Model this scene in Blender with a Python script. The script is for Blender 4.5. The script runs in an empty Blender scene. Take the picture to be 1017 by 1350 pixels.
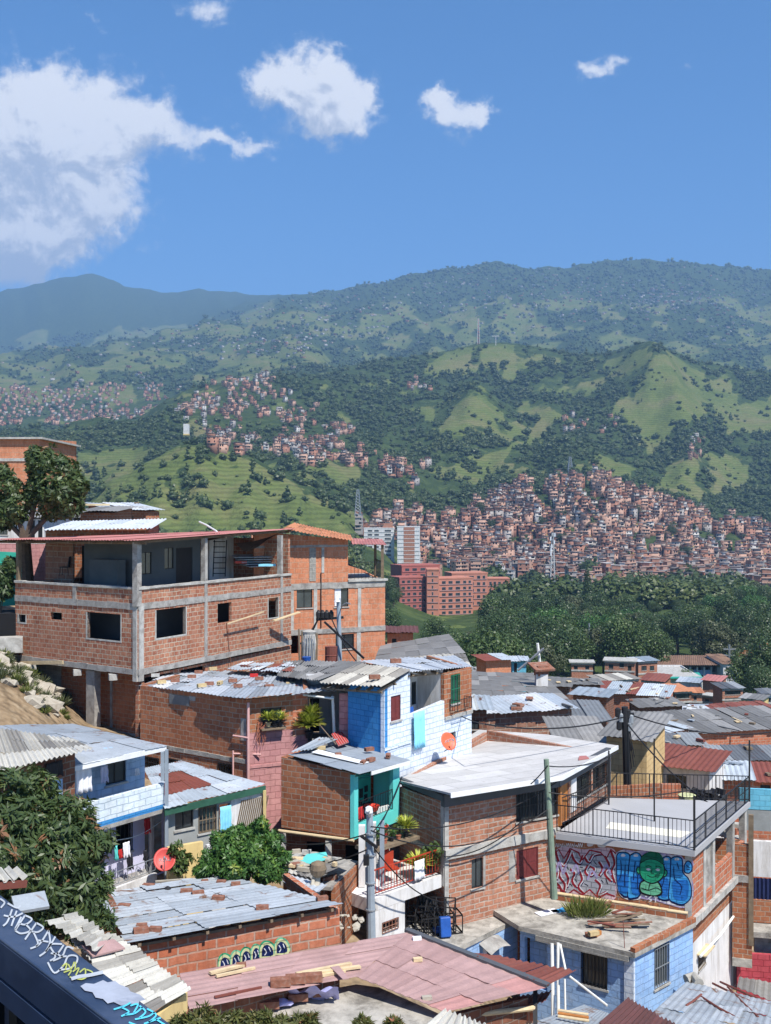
import bpy,math,random
import numpy as np
from mathutils import Vector,Matrix
random.seed(7);RNG=np.random.default_rng(11)
SC=bpy.context.scene
COL=SC.collection
# ------------------------------------------------------------------ camera
F,CX,HY=1400.0,508.5,675.0
cam=bpy.data.objects.new('camera',bpy.data.cameras.new('camera'));COL.objects.link(cam)
cam.data.sensor_fit='HORIZONTAL';cam.data.sensor_width=36.0
cam.data.lens=36.0*F/1017.0
cam.data.clip_start=0.05;cam.data.clip_end=60000
cam.location=(0,0,0);cam.rotation_euler=(math.radians(90),0,0)
SC.camera=cam
# ------------------------------------------------------------------ light
SUN_DIR=Vector((0.36,-0.50,0.92)).normalized()
SUN_EL=math.asin(SUN_DIR.z);SUN_AZ=math.atan2(SUN_DIR.x,SUN_DIR.y)
sun=bpy.data.objects.new('sun',bpy.data.lights.new('sun','SUN'));COL.objects.link(sun)
sun.data.energy=4.8;sun.data.angle=math.radians(0.5);sun.data.color=(1.0,0.955,0.88)
sun.rotation_euler=SUN_DIR.to_track_quat('Z','Y').to_euler()
sun.location=(0,0,400)
SC.view_settings.view_transform='Standard';SC.view_settings.look='None'
SC.view_settings.exposure=0.55;SC.view_settings.gamma=1.0
world=bpy.data.worlds.new('World');SC.world=world;world.use_nodes=True
class NT:
    """tiny node-tree helper"""
    def __init__(s,tree):s.t=tree
    def n(s,kind,props=None,**ins):
        nd=s.t.nodes.new('ShaderNode'+kind)
        for k,v in (props or {}).items():setattr(nd,k,v)
        for k,v in ins.items():
            key=int(k[1:]) if k[0]=='i' and k[1:].isdigit() else k.replace('_',' ')
            sock=nd.inputs[key]
            if isinstance(v,bpy.types.NodeSocket):s.t.links.new(v,sock)
            elif isinstance(v,bpy.types.Node):s.t.links.new(v.outputs[0],sock)
            else:
                if isinstance(v,tuple) and len(v)==3 and len(sock.default_value)==4:v=(*v,1)
                sock.default_value=v
        return nd
    def math(s,op,a,b=0.0,c=0.0,clamp=False):
        return s.n('Math',{'operation':op,'use_clamp':clamp},i0=a,i1=b,i2=c).outputs[0]
    def mix(s,fac,a,b,mode='MIX'):
        nd=s.t.nodes.new('ShaderNodeMix');nd.data_type='RGBA';nd.blend_type=mode
        for i,v in ((0,fac),(6,a),(7,b)):
            if isinstance(v,bpy.types.NodeSocket):s.t.links.new(v,nd.inputs[i])
            else:nd.inputs[i].default_value=v if i==0 else (*v[:3],1)
        return nd.outputs[2]
    def ramp(s,fac,stops,interp='LINEAR'):
        nd=s.t.nodes.new('ShaderNodeValToRGB');cr=nd.color_ramp;cr.interpolation=interp
        while len(cr.elements)<len(stops):cr.elements.new(0.5)
        for e,(p,c) in zip(cr.elements,stops):
            e.position=p;e.color=(*c,1) if isinstance(c,tuple) else (c,c,c,1)
        s.t.links.new(fac,nd.inputs[0]);return nd.outputs[0]
    def noise(s,vec,scale,detail=4,rough=0.55,dist=0.0):
        return s.n('TexNoise',{'noise_dimensions':'3D'},Vector=vec,Scale=scale,Detail=detail,Roughness=rough,Distortion=dist).outputs[0]
    def link(s,a,b):s.t.links.new(a,b)
# ------------------------------------------------------------------ sky with fair-weather clouds
def make_world():
    t=world.node_tree;t.nodes.clear();N=NT(t)
    sky=N.n('TexSky',{'sky_type':'NISHITA','sun_disc':False,'sun_elevation':SUN_EL,'sun_rotation':SUN_AZ,
                         'air_density':1.0,'dust_density':0.1,'ozone_density':4.5,'altitude':1600})
    geo=N.n('NewGeometry')
    d=N.n('VectorMath',{'operation':'SCALE'},i0=geo.outputs['Incoming'],Scale=-1.0).outputs[0]
    tc=N.n('TexCoord').outputs['Generated']
    sep=N.n('SeparateXYZ',i0=tc)
    yy=N.math('MAXIMUM',sep.outputs[1],0.02)
    u=N.math('DIVIDE',sep.outputs[0],yy);v=N.math('DIVIDE',sep.outputs[2],yy)
    p=N.n('CombineXYZ',X=u,Y=v).outputs[0]
    wob=N.n('TexNoise',{},Vector=p,Scale=22.0,Detail=7.0,Roughness=0.6)
    wv=N.n('VectorMath',{'operation':'MULTIPLY_ADD'},i0=wob.outputs[1],i1=(.075,.075,0),i2=p).outputs[0]
    pw=N.n('VectorMath',{'operation':'SUBTRACT'},i0=wv,i1=(.0375,.0375,0)).outputs[0]
    blobs=[(10,225,105,95,1.5),(80,205,75,55,.9),(15,330,65,42,.9),(110,165,100,55,1.0),(55,150,60,42,.9),(40,310,80,42,.95),(140,275,55,32,.8),(220,165,50,26,.72),
             (325,190,38,17,.85),(352,104,32,28,1.0),(434,96,34,32,1.1),(462,130,24,34,.8),(396,128,42,28,1.0),(432,160,42,24,1.0),(285,172,28,14,.8),
             (608,148,34,24,1.0),(578,134,20,15,.75),(640,142,18,12,.6),(795,88,26,17,.62),(770,90,14,8,.35),(897,82,16,6,.33),(265,20,44,20,.55),(118,22,22,8,.3)]
    def field(vec):
        tot=None
        sp=N.n('SeparateXYZ',i0=vec)
        for (bx,by,rx,ry,w) in blobs:
            a=N.math('DIVIDE',N.math('SUBTRACT',sp.outputs[0],(bx-CX)/F),rx/F)
            b=N.math('DIVIDE',N.math('SUBTRACT',sp.outputs[1],(HY-by)/F),ry/F)
            q=N.math('ADD',N.math('MULTIPLY',a,a),N.math('MULTIPLY',b,b))
            g=N.math('MULTIPLY',N.math('EXPONENT',N.math('MULTIPLY',q,-1.0)),w)
            tot=g if tot is None else N.math('ADD',tot,g)
        return tot
    f0=field(pw)
    n1=N.noise(p,26.0,12,0.66,0.3)
    n2=N.noise(p,90.0,6,0.6)
    nn=N.math('ADD',N.math('MULTIPLY',n1,1.55),N.math('MULTIPLY',n2,.60))
    dens=N.math('ADD',f0,N.math('SUBTRACT',nn,1.07))
    nz=N.n('MapRange',{'interpolation_type':'SMOOTHSTEP'},Value=dens,i1=0.16,i2=0.92,i3=0.0,i4=1.0).outputs[0]
    front=N.math('GREATER_THAN',sep.outputs[1],0.02)
    gate=N.math('GREATER_THAN',f0,0.06)
    alpha=N.math('MULTIPLY',N.math('MULTIPLY',nz,N.math('MULTIPLY',front,gate)),0.93)
    up=N.n('VectorMath',{'operation':'ADD'},i0=pw,i1=(.008,.024,0)).outputs[0]
    f1=field(up)
    n3=N.noise(N.n('VectorMath',{'operation':'ADD'},i0=p,i1=(.003,.010,0)).outputs[0],26.0,12,0.66,0.3)
    sh=N.math('ADD',N.math('MULTIPLY',N.math('SUBTRACT',f0,f1),.6),N.math('MULTIPLY',N.math('SUBTRACT',n1,n3),2.6))
    lit=N.n('MapRange',{'interpolation_type':'SMOOTHSTEP'},Value=sh,i1=-.48,i2=.30,i3=0.0,i4=1.0).outputs[0]
    ccol=N.ramp(lit,[(0,(.44,.47,.53)),(.5,(.60,.61,.64)),(1,(.82,.81,.80))])
    hs=N.n('HueSaturation',Saturation=1.22,Color=sky.outputs[0])
    bs=N.n('Background',Color=hs.outputs[0],Strength=0.125)
    bc=N.n('Background',Color=ccol,Strength=1.0)
    ms=N.n('MixShader',i0=alpha,i1=bs.outputs[0],i2=bc.outputs[0])
    out=N.n('OutputWorld');N.link(ms.outputs[0],out.inputs[0])
make_world()
# ------------------------------------------------------------------ measuring helpers
def at(px,py,Y):return Vector(((px-CX)/F*Y,Y,(HY-py)/F*Y))
def plan(px,Y):return Vector(((px-CX)/F*Y,Y))
def zat(py,Y):return (HY-py)/F*Y
class Face:
    """vertical plane through two plan points; u runs along it in metres, z is height"""
    def __init__(s,a,b):
        s.a=Vector(a);s.b=Vector(b);s.d=(s.b-s.a).normalized();s.L=(s.b-s.a).length
        s.n=Vector((s.d.y,-s.d.x))
        if s.n.dot((s.a+s.b)/2)>0:s.n=-s.n
    def u(s,px):
        k=(px-CX)/F
        return (k*s.a.y-s.a.x)/(s.d.x-k*s.d.y)
    def Y(s,px):return s.a.y+s.d.y*s.u(px)
    def z(s,px,py):return zat(py,s.Y(px))
    def P(s,u,z,off=0.0):
        q=s.a+s.d*u+s.n*off
        return Vector((q.x,q.y,z))
    def pix(s,px,py,off=0.0):return s.P(s.u(px),s.z(px,py),off)
    def R(s,x0,y0,x1,y1):
        ua,ub=sorted((s.u(x0),s.u(x1)));xm=(x0+x1)/2
        return (ua,ub,s.z(xm,y1),s.z(xm,y0))
class Pl:
    """plane through three points; pixel -> point on it"""
    def __init__(s,a,b,c):
        s.o=Vector(a);s.n=(Vector(b)-s.o).cross(Vector(c)-s.o).normalized()
        if s.n.z<0:s.n=-s.n
    def pix(s,px,py,up=0.0):
        r=Vector(((px-CX)/F,1,(HY-py)/F))
        return r*(s.o.dot(s.n)/r.dot(s.n))+Vector((0,0,up))
# ------------------------------------------------------------------ objects
def tag(o,label=None,cat=None,group=None,kind=None):
    if label:o['label']=label
    if cat:o['category']=cat
    if group:o['group']=group
    if kind:o['kind']=kind
    return o
def thing(name,label,cat,loc=(0,0,0),group=None,rz=0.0):
    o=bpy.data.objects.new(name,None);COL.objects.link(o);o.location=loc;o.rotation_euler=(0,0,rz)
    o.empty_display_size=0.3
    return tag(o,label,cat,group)
def copy_thing(o,loc,rz=None,sc=None,label=None,group=None):
    c=o.copy();COL.objects.link(c);c.location=loc
    if rz is not None:c.rotation_euler=(0,0,rz)
    if sc is not None:c.scale=(sc,sc,sc) if not isinstance(sc,tuple) else sc
    if label:c['label']=label
    if group:c['group']=group
    for ch in o.children:
        k=ch.copy();COL.objects.link(k);k.parent=c
        for g in ch.children:
            q=g.copy();COL.objects.link(q);q.parent=k
    return c
def finish_mesh(me,smooth=False):
    n=len(me.loops)
    if n==0:return
    me.update()
    co=np.empty(len(me.vertices)*3);me.vertices.foreach_get('co',co);co=co.reshape(-1,3)
    vi=np.empty(n,dtype=np.int64);me.loops.foreach_get('vertex_index',vi)
    pn=np.empty(len(me.polygons)*3);me.polygons.foreach_get('normal',pn);pn=pn.reshape(-1,3)
    lt=np.empty(len(me.polygons),dtype=np.int64);me.polygons.foreach_get('loop_total',lt)
    nn=np.repeat(pn,lt,axis=0)
    t=np.stack([-nn[:,1],nn[:,0],np.zeros(n)],1)
    ln=np.linalg.norm(t,axis=1);flat=(np.abs(nn[:,2])>0.75)|(ln<1e-5)
    t[flat]=(1,0,0);t[~flat]/=ln[~flat][:,None]
    b=np.cross(nn,t);b[flat]=(0,1,0)
    off=np.array(me.get('uv_off',(0,0,0)))
    c=co[vi]+off
    uv=np.stack([(c*t).sum(1),(c*b).sum(1)],1)
    lay=me.uv_layers.new(name='UVMap');lay.data.foreach_set('uv',uv.ravel())
    if smooth:me.polygons.foreach_set('use_smooth',np.ones(len(me.polygons),dtype=bool))
    me.update()
Z=Vector((0,0,1))
class MB:
    def __init__(s):s.v=[];s.f=[];s.m=[];s.t=[]
    def add(s,verts,faces,mi=0,tone=0.5):
        k=len(s.v);s.v+=[tuple(p) for p in verts]
        for f in faces:s.f.append(tuple(i+k for i in f));s.m.append(mi);s.t.append(tone)
        return s
    def quad(s,a,b,c,d,mi=0,tone=.5):return s.add([a,b,c,d],[(0,1,2,3)],mi,tone)
    def box8(s,p,mi=0,tone=.5):
        return s.add(p,[(3,2,1,0),(4,5,6,7),(0,1,5,4),(1,2,6,5),(2,3,7,6),(3,0,4,7)],mi,tone)
    def box(s,c,size,rz=0.0,mi=0,tone=.5,tilt=None):
        R=Matrix.Rotation(rz,3,'Z')
        if tilt:R=R@Matrix.Rotation(tilt[1],3,tilt[0])
        x,y,z=size[0]/2,size[1]/2,size[2]/2;c=Vector(c)
        return s.box8([c+R@Vector(q) for q in ((-x,-y,-z),(x,-y,-z),(x,y,-z),(-x,y,-z),(-x,-y,z),(x,-y,z),(x,y,z),(-x,y,z))],mi,tone)
    def fbox(s,fc,u0,u1,z0,z1,o0,o1,mi=0,tone=.5):
        return s.box8([fc.P(u0,z0,o0),fc.P(u1,z0,o0),fc.P(u1,z0,o1),fc.P(u0,z0,o1),fc.P(u0,z1,o0),fc.P(u1,z1,o0),fc.P(u1,z1,o1),fc.P(u0,z1,o1)],mi,tone)
    def beam(s,p0,p1,w,h=None,mi=0,tone=.5,up=Z):
        h=h or w;p0=Vector(p0);p1=Vector(p1);d=(p1-p0).normalized()
        sd=d.cross(up)
        if sd.length<1e-4:sd=d.cross(Vector((1,0,0)))
        sd.normalize();u=sd.cross(d)
        a,b=sd*w/2,u*h/2
        return s.box8([p0-a-b,p0+a-b,p1+a-b,p1-a-b,p0-a+b,p0+a+b,p1+a+b,p1-a+b],mi,tone)
    def tube(s,pts,r,n=6,mi=0,tone=.5,cap=True):
        pts=[Vector(p) for p in pts];k=len(pts)
        rr=r if isinstance(r,(list,tuple)) else [r]*k
        vs=[];ref=None
        for i,p in enumerate(pts):
            d=(pts[min(i+1,k-1)]-pts[max(i-1,0)]).normalized()
            a=d.cross(ref if ref is not None else (Z if abs(d.z)<.9 else Vector((1,0,0))))
            if ref is not None:a=(ref-d*ref.dot(d))
            if a.length<1e-5:a=d.cross(Vector((1,0,0)))
            a.normalize();ref=a;b=d.cross(a)
            for j in range(n):
                q=2*math.pi*j/n;vs.append(p+(a*math.cos(q)+b*math.sin(q))*rr[i])
        fs=[(i*n+j,i*n+(j+1)%n,(i+1)*n+(j+1)%n,(i+1)*n+j) for i in range(k-1) for j in range(n)]
        if cap:fs+=[tuple(range(n))[::-1],tuple((k-1)*n+j for j in range(n))]
        return s.add(vs,fs,mi,tone)
    def lathe(s,base,prof,n=14,mi=0,tone=.5):
        base=Vector(base);vs=[]
        for (r,h) in prof:
            for j in range(n):
                q=2*math.pi*j/n;vs.append(base+Vector((r*math.cos(q),r*math.sin(q),h)))
        k=len(prof)
        fs=[(i*n+j,i*n+(j+1)%n,(i+1)*n+(j+1)%n,(i+1)*n+j) for i in range(k-1) for j in range(n)]
        fs+=[tuple(range(n))[::-1],tuple((k-1)*n+j for j in range(n))]
        return s.add(vs,fs,mi,tone)
    def poly(s,pts,h,mi=0,tone=.5):
        n=len(pts);pts=[Vector(p) for p in pts]
        vs=pts+[p-Vector((0,0,h)) for p in pts]
        fs=[tuple(range(n)),tuple(range(2*n-1,n-1,-1))]+[(i,n+i,n+(i+1)%n,(i+1)%n) for i in range(n)]
        return s.add(vs,fs,mi,tone)
    def wall(s,fc,u0,u1,z0,za,zb,holes=(),th=0.15,mi=0):
        """wall on a face from u0 to u1, its top running from za to zb, with real openings"""
        us=sorted({u0,u1,*[min(max(h[i],u0),u1) for h in holes for i in (0,1)]})
        lo=min(za,zb)
        zs=sorted({z0,*[min(max(h[i],z0),lo-.02) for h in holes for i in (2,3)]})
        top=lambda u:za+(zb-za)*(u-u0)/(u1-u0)
        def inside(u,z):return any(h[0]<u<h[1] and h[2]<z<h[3] for h in holes)
        for i in range(len(us)-1):
            a,b=us[i],us[i+1]
            if b-a<1e-4:continue
            for j in range(len(zs)):
                z_0=zs[j]
                if j+1<len(zs):t0=t1=zs[j+1];zc=(z_0+t0)/2
                else:t0,t1=top(a),top(b);zc=z_0+.01
                if inside((a+b)/2,zc):continue
                s.quad(fc.P(a,z_0),fc.P(b,z_0),fc.P(b,t1),fc.P(a,t0),mi)
                s.quad(fc.P(b,z_0,-th),fc.P(a,z_0,-th),fc.P(a,t0,-th),fc.P(b,t1,-th),mi)
        for h in holes:
            a,b,c,d=h[0],h[1],h[2],min(h[3],lo-.02)
            for (p,q) in (((a,c),(b,c)),((b,c),(b,d)),((b,d),(a,d)),((a,d),(a,c))):
                s.quad(fc.P(*p),fc.P(*q),fc.P(*q,-th),fc.P(*p,-th),mi)
        s.quad(fc.P(u0,top(u0)),fc.P(u1,top(u1)),fc.P(u1,top(u1),-th),fc.P(u0,top(u0),-th),mi)
        s.quad(fc.P(u0,z0),fc.P(u0,za),fc.P(u0,za,-th),fc.P(u0,z0,-th),mi)
        s.quad(fc.P(u1,z0),fc.P(u1,zb),fc.P(u1,zb,-th),fc.P(u1,z0,-th),mi)
        return s
    def build(s,name,mats,parent=None,smooth=False,bevel=0.0):
        if not isinstance(mats,(list,tuple)):mats=[mats]
        org=Vector((0,0,0));p=parent
        while p is not None:org+=p.location;p=p.parent
        me=bpy.data.meshes.new(name)
        off=org
        if parent is None and s.v:
            a=np.array(s.v);off=Vector(((a[:,0].min()+a[:,0].max())/2,(a[:,1].min()+a[:,1].max())/2,a[:,2].min()))
        me.from_pydata([(x-off.x,y-off.y,z-off.z) for x,y,z in s.v],[],s.f)
        for m in mats:me.materials.append(m)
        if len(mats)>1:me.polygons.foreach_set('material_index',s.m)
        at_=me.attributes.new('tone','FLOAT','FACE');at_.data.foreach_set('value',s.t)
        me['uv_off']=tuple(off);finish_mesh(me,smooth)
        o=bpy.data.objects.new(name,me);COL.objects.link(o)
        if parent is not None:o.parent=parent
        else:o.location=off
        if bevel:
            b=o.modifiers.new('bevel','BEVEL');b.width=bevel;b.segments=2;b.limit_method='ANGLE'
        return o
def np_obj(name,V,Q,tone=None,mats=(),mi=None,parent=None,smooth=False,loc=None,uv=False):
    """fast mesh from arrays; Q is (n,3) or (n,4)"""
    me=bpy.data.meshes.new(name);V=np.asarray(V,dtype=np.float32);Q=np.asarray(Q,dtype=np.int32)
    me.vertices.add(len(V));me.vertices.foreach_set('co',V.ravel())
    k=Q.shape[1];me.loops.add(Q.size);me.loops.foreach_set('vertex_index',Q.ravel())
    me.polygons.add(len(Q));me.polygons.foreach_set('loop_start',np.arange(0,Q.size,k,dtype=np.int32))
    me.update(calc_edges=True)
    for m in mats:me.materials.append(m)
    if mi is not None:me.polygons.foreach_set('material_index',np.asarray(mi,dtype=np.int32))
    if tone is not None:
        at_=me.attributes.new('tone','FLOAT','FACE');at_.data.foreach_set('value',np.asarray(tone,dtype=np.float32))
    if smooth:me.polygons.foreach_set('use_smooth',np.ones(len(Q),dtype=bool))
    if uv:finish_mesh(me)
    me.validate();o=bpy.data.objects.new(name,me);COL.objects.link(o)
    if parent is not None:o.parent=parent
    if loc is not None:o.location=loc
    return o
_P=RNG.random((256,256))
def vnoise(x,y):
    xi=np.floor(x).astype(int);yi=np.floor(y).astype(int);fx=x-xi;fy=y-yi
    fx=fx*fx*(3-2*fx);fy=fy*fy*(3-2*fy)
    g=lambda a,b:_P[a%256,b%256]
    return (g(xi,yi)*(1-fx)+g(xi+1,yi)*fx)*(1-fy)+(g(xi,yi+1)*(1-fx)+g(xi+1,yi+1)*fx)*fy
def fbm(x,y,o=4,ridged=False):
    s=0;a=.5;tot=0
    for i in range(o):
        n=vnoise(x*2**i+17.3*i,y*2**i+5.1*i)
        if ridged:n=1-np.abs(2*n-1)
        s=s+a*n;tot+=a;a*=.5
    return s/tot
# ================================================================== materials
def new_mat(name,rough=0.8,metal=0.0,spec=0.3):
    m=bpy.data.materials.new(name);m.use_nodes=True;t=m.node_tree;t.nodes.clear();N=NT(t)
    b=N.n('BsdfPrincipled',Roughness=rough,Metallic=metal);b.inputs['Specular IOR Level'].default_value=spec
    o=N.n('OutputMaterial');N.link(b.outputs[0],o.inputs[0])
    return m,N,b
def uvn(N):return N.n('UVMap',{'uv_map':'UVMap'}).outputs[0]
def tonen(N):return N.n('Attribute',{'attribute_name':'tone'}).outputs['Fac']
def objn(N):return N.n('TexCoord').outputs['Object']
def bump(N,b,h,dist,st=1.0):
    bn=N.n('Bump',Height=h,Distance=dist,Strength=st);N.link(bn.outputs[0],b.inputs['Normal'])
def brick(name,c1,c2,mortar,bw=.33,bh=.185,ms=.017,smear=.4,smearc=None,var=.7,wob=.03,bmp=.02,stain=None):
    m,N,b=new_mat(name,.9,0,.15)
    uv=uvn(N)
    nz=N.n('TexNoise',{},Vector=uv,Scale=2.6,Detail=3.0)
    w=N.n('VectorMath',{'operation':'MULTIPLY_ADD'},i0=nz.outputs[1],i1=(wob*2.4,wob*2.4,0),i2=uv).outputs[0]
    bt=N.n('TexBrick',{'offset':.5,'squash':1.0},Vector=w,Color1=c1,Color2=c2,Mortar=mortar,Scale=1.0,Bias=-.1)
    bt.inputs['Mortar Size'].default_value=ms;bt.inputs['Brick Width'].default_value=bw;bt.inputs['Row Height'].default_value=bh
    bt.inputs['Mortar Smooth'].default_value=.25
    n1=N.noise(uv,9.0,5,.65);n2=N.noise(uv,.8,5,.6)
    c=N.mix(.8,bt.outputs[0],N.ramp(n1,[(.25,1-var*.55),(.75,1+var*.35)]),'MULTIPLY')
    c=N.mix(.75,c,N.ramp(n2,[(.25,.72),(.7,1.15)]),'MULTIPLY')
    if smear:
        sm=N.noise(uv,3.2,8,.72,.6)
        fac=N.math('MULTIPLY',N.ramp(sm,[(.52,0.0),(.66,1.0)]),smear)
        c=N.mix(fac,c,smearc or mortar)
    pf=N.noise(uv,.55,4,.6);c=N.mix(N.math('MULTIPLY',N.ramp(pf,[(.42,0.0),(.62,1.0)]),.45),c,tuple((a+b)*.5 for a,b in zip(c1,c2)))
    mp=N.n('Mapping',Vector=uv);mp.inputs['Scale'].default_value=(2.2,.35,1)
    sk=N.noise(mp.outputs[0],2.0,5,.6)
    c=N.mix(N.math('MULTIPLY',N.ramp(sk,[(.5,0.0),(.75,1.0)]),.45),c,stain or tuple(x*.45 for x in c1))
    N.link(c,b.inputs['Base Color'])
    h=N.math('ADD',N.math('MULTIPLY',bt.outputs[1],-1.0),N.math('MULTIPLY',n1,.5))
    bump(N,b,h,bmp,.8)
    return m
def plain(name,c,rough=.8,var=.25,scale=3.0,metal=0.0,dirt=None,dirtf=.4,bmp=.0,spec=.3,coord='uv',streak=False):
    m,N,b=new_mat(name,rough,metal,spec)
    v=uvn(N) if coord=='uv' else objn(N)
    n=N.noise(v,scale,6,.65)
    c_=N.mix(1.0,c,N.ramp(n,[(.25,1-var),(.75,1+var*.6)]),'MULTIPLY')
    if dirt:
        if streak:
            mp=N.n('Mapping',Vector=v);mp.inputs['Scale'].default_value=(2.5,.4,1);v2=mp.outputs[0]
        else:v2=v
        d=N.noise(v2,scale*.55,8,.7,.5)
        c_=N.mix(N.math('MULTIPLY',N.ramp(d,[(.48,0.0),(.64,1.0)]),dirtf),c_,dirt)
    N.link(c_,b.inputs['Base Color'])
    if bmp:bump(N,b,N.noise(v,scale*5,5,.65),bmp,.7)
    return m
def roofmat(name,stops,rust=None,rustf=.0,rough=.5,metal=.0,lap=True,spots=.25,spotc=(.08,.075,.07),spec=.4):
    m,N,b=new_mat(name,rough,metal,spec)
    uv=uvn(N);base=N.ramp(tonen(N),stops)
    n1=N.noise(uv,1.3,6,.65);n2=N.noise(uv,14.0,4,.7)
    c=N.mix(1.0,base,N.ramp(n1,[(.25,.78),(.72,1.14)]),'MULTIPLY')
    c=N.mix(.6,c,N.ramp(n2,[(.3,.8),(.7,1.1)]),'MULTIPLY')
    d=N.noise(uv,4.5,8,.75,.8)
    c=N.mix(N.math('MULTIPLY',N.ramp(d,[(.56,0.0),(.67,1.0)]),spots),c,spotc)
    if rust:
        r=N.noise(uv,1.1,8,.68,1.2)
        rr=N.n('MapRange',Value=r,i1=.62-rustf*.35,i2=.70-rustf*.35,i3=0.0,i4=1.0).outputs[0]
        c=N.mix(rr,c,N.mix(n2,rust,tuple(x*.45 for x in rust)))
    N.link(c,b.inputs['Base Color'])
    N.link(N.ramp(n1,[(.2,min(1,rough+.15)),(.8,max(.1,rough-.1))]),b.inputs['Roughness'])
    bump(N,b,n2,.004,.6)
    return m
M={}
MORT=(.38,.33,.27)
M['brick_a']=brick('clay_brick',(.31,.11,.066),(.46,.215,.13),(.47,.39,.30),smear=.5,smearc=(.40,.33,.26),bh=.205,ms=.021)
M['brick_c']=brick('orange_brick',(.29,.10,.05),(.44,.18,.09),(.38,.31,.24),smear=.25,smearc=(.33,.21,.14))
M['brick_b']=brick('striated_brick',(.50,.185,.095),(.60,.25,.14),(.50,.36,.26),bw=.4,bh=.3,ms=.014,smear=.45,smearc=(.52,.38,.29))
M['brick_g']=brick('long_brick',(.36,.15,.09),(.47,.22,.14),(.44,.36,.30),bw=.38,bh=.17,ms=.024,smear=.75,smearc=(.46,.34,.28))
M['brick_l']=brick('fresh_brick',(.42,.125,.062),(.50,.19,.11),(.44,.34,.27),bw=.45,bh=.22,ms=.024,smear=.35,smearc=(.5,.33,.24))
M['brick_v']=brick('weathered_brick',(.26,.13,.09),(.36,.19,.13),(.40,.33,.27),bw=.6,bh=.27,ms=.03,smear=.4)
M['brick_far']=brick('far_brick',(.36,.14,.082),(.44,.185,.11),(.42,.32,.25),bw=.4,bh=.24,ms=.02,smear=.4,bmp=.0)
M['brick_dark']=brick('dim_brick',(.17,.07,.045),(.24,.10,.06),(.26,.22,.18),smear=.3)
M['blue_block']=brick('deep_blue_block',(.040,.22,.50),(.055,.26,.56),(.03,.17,.42),bw=.4,bh=.2,ms=.012,smear=.12,smearc=(.2,.4,.6),var=.2,bmp=.03,stain=(.05,.15,.3))
M['white_block']=brick('pale_blue_block',(.62,.68,.76),(.70,.75,.80),(.42,.52,.68),bw=.42,bh=.2,ms=.016,smear=.35,smearc=(.40,.52,.72),var=.25,bmp=.035,stain=(.4,.46,.55))
M['sky_block']=brick('sky_blue_block',(.25,.42,.70),(.33,.50,.76),(.22,.34,.56),bw=.42,bh=.21,ms=.014,smear=.6,smearc=(.44,.54,.68),var=.3,bmp=.03,stain=(.22,.26,.32))
M['lav_block']=brick('blue_grey_block',(.30,.44,.62),(.36,.50,.68),(.26,.38,.54),bw=.42,bh=.2,ms=.01,smear=.25,smearc=(.42,.5,.6),var=.2,bmp=.02)
M['parapet_block']=brick('washed_white_block',(.62,.70,.76),(.70,.76,.80),(.42,.52,.60),bw=.42,bh=.2,ms=.014,smear=.35,smearc=(.45,.62,.78),var=.2,bmp=.03)
M['pink_block']=brick('pink_block',(.47,.225,.225),(.54,.28,.27),(.38,.17,.165),bw=.4,bh=.22,ms=.012,smear=.3,smearc=(.55,.33,.30),var=.3,bmp=.035,stain=(.3,.15,.14))
M['red_block']=brick('red_painted_block',(.42,.055,.075),(.47,.085,.10),(.3,.04,.05),bw=.4,bh=.22,ms=.015,smear=.15,var=.25,bmp=.03)
M['yellow_block']=brick('cream_yellow_block',(.60,.42,.20),(.64,.47,.24),(.46,.31,.15),bw=.5,bh=.25,ms=.012,smear=.15,var=.15,bmp=.015)
M['grey_block']=brick('bare_grey_block',(.24,.23,.21),(.32,.31,.28),(.40,.38,.34),bw=.4,bh=.2,smear=.3)
M['aqua_block']=brick('aqua_block',(.13,.42,.56),(.18,.48,.60),(.12,.34,.45),bw=.42,bh=.22,ms=.012,smear=.2,var=.2)
M['concrete']=plain('concrete',(.35,.335,.31),.9,.4,3.2,dirt=(.15,.13,.12),dirtf=.75,bmp=.012)
M['concrete_lt']=plain('pale_concrete',(.44,.43,.40),.9,.35,3.0,dirt=(.20,.18,.16),dirtf=.65,bmp=.012)
M['mossy']=plain('weathered_slab',(.40,.375,.33),.95,.45,2.5,dirt=(.11,.10,.085),dirtf=.75,bmp=.02)
M['white']=plain('white_render',(.66,.65,.64),.85,.15,1.5,dirt=(.34,.31,.27),dirtf=.65,streak=True)
M['lilac']=plain('lilac_render',(.56,.56,.74),.85,.15,1.5,dirt=(.40,.38,.45),dirtf=.4,streak=True)
M['yellow']=plain('yellow_render',(.66,.50,.22),.85,.15,1.5,dirt=(.4,.28,.14),dirtf=.4,streak=True)
M['grey_wall']=plain('grey_render',(.30,.31,.30),.9,.2,1.0,dirt=(.16,.16,.15),dirtf=.5)
M['shade_wall']=plain('shade_darkened_render',(.10,.115,.125),.9,.2,1.0)  # grey render with the covered terrace's deep shade put into its colour
M['dim_plaster']=plain('dim_plaster',(.22,.23,.24),.9,.2,1.0)
M['turquoise']=plain('turquoise_paint',(.12,.60,.56),.55,.1,2.0,dirt=(.14,.45,.42),dirtf=.3)
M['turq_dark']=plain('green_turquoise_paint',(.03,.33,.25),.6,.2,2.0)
M['green_door']=plain('green_door_paint',(.015,.16,.085),.5,.2,2.0)
M['deckgrey']=plain('grey_floor_coating',(.37,.37,.38),.7,.10,.6,dirt=(.33,.33,.335),dirtf=.5)
M['cream']=plain('cream_screed',(.70,.67,.56),.85,.08,1.5)
M['white_paint']=plain('white_gloss_paint',(.76,.77,.78),.5,.08,2.0,dirt=(.45,.45,.45),dirtf=.3)
M['fascia']=plain('dark_fascia',(.085,.09,.10),.6,.2,2.0)
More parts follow.
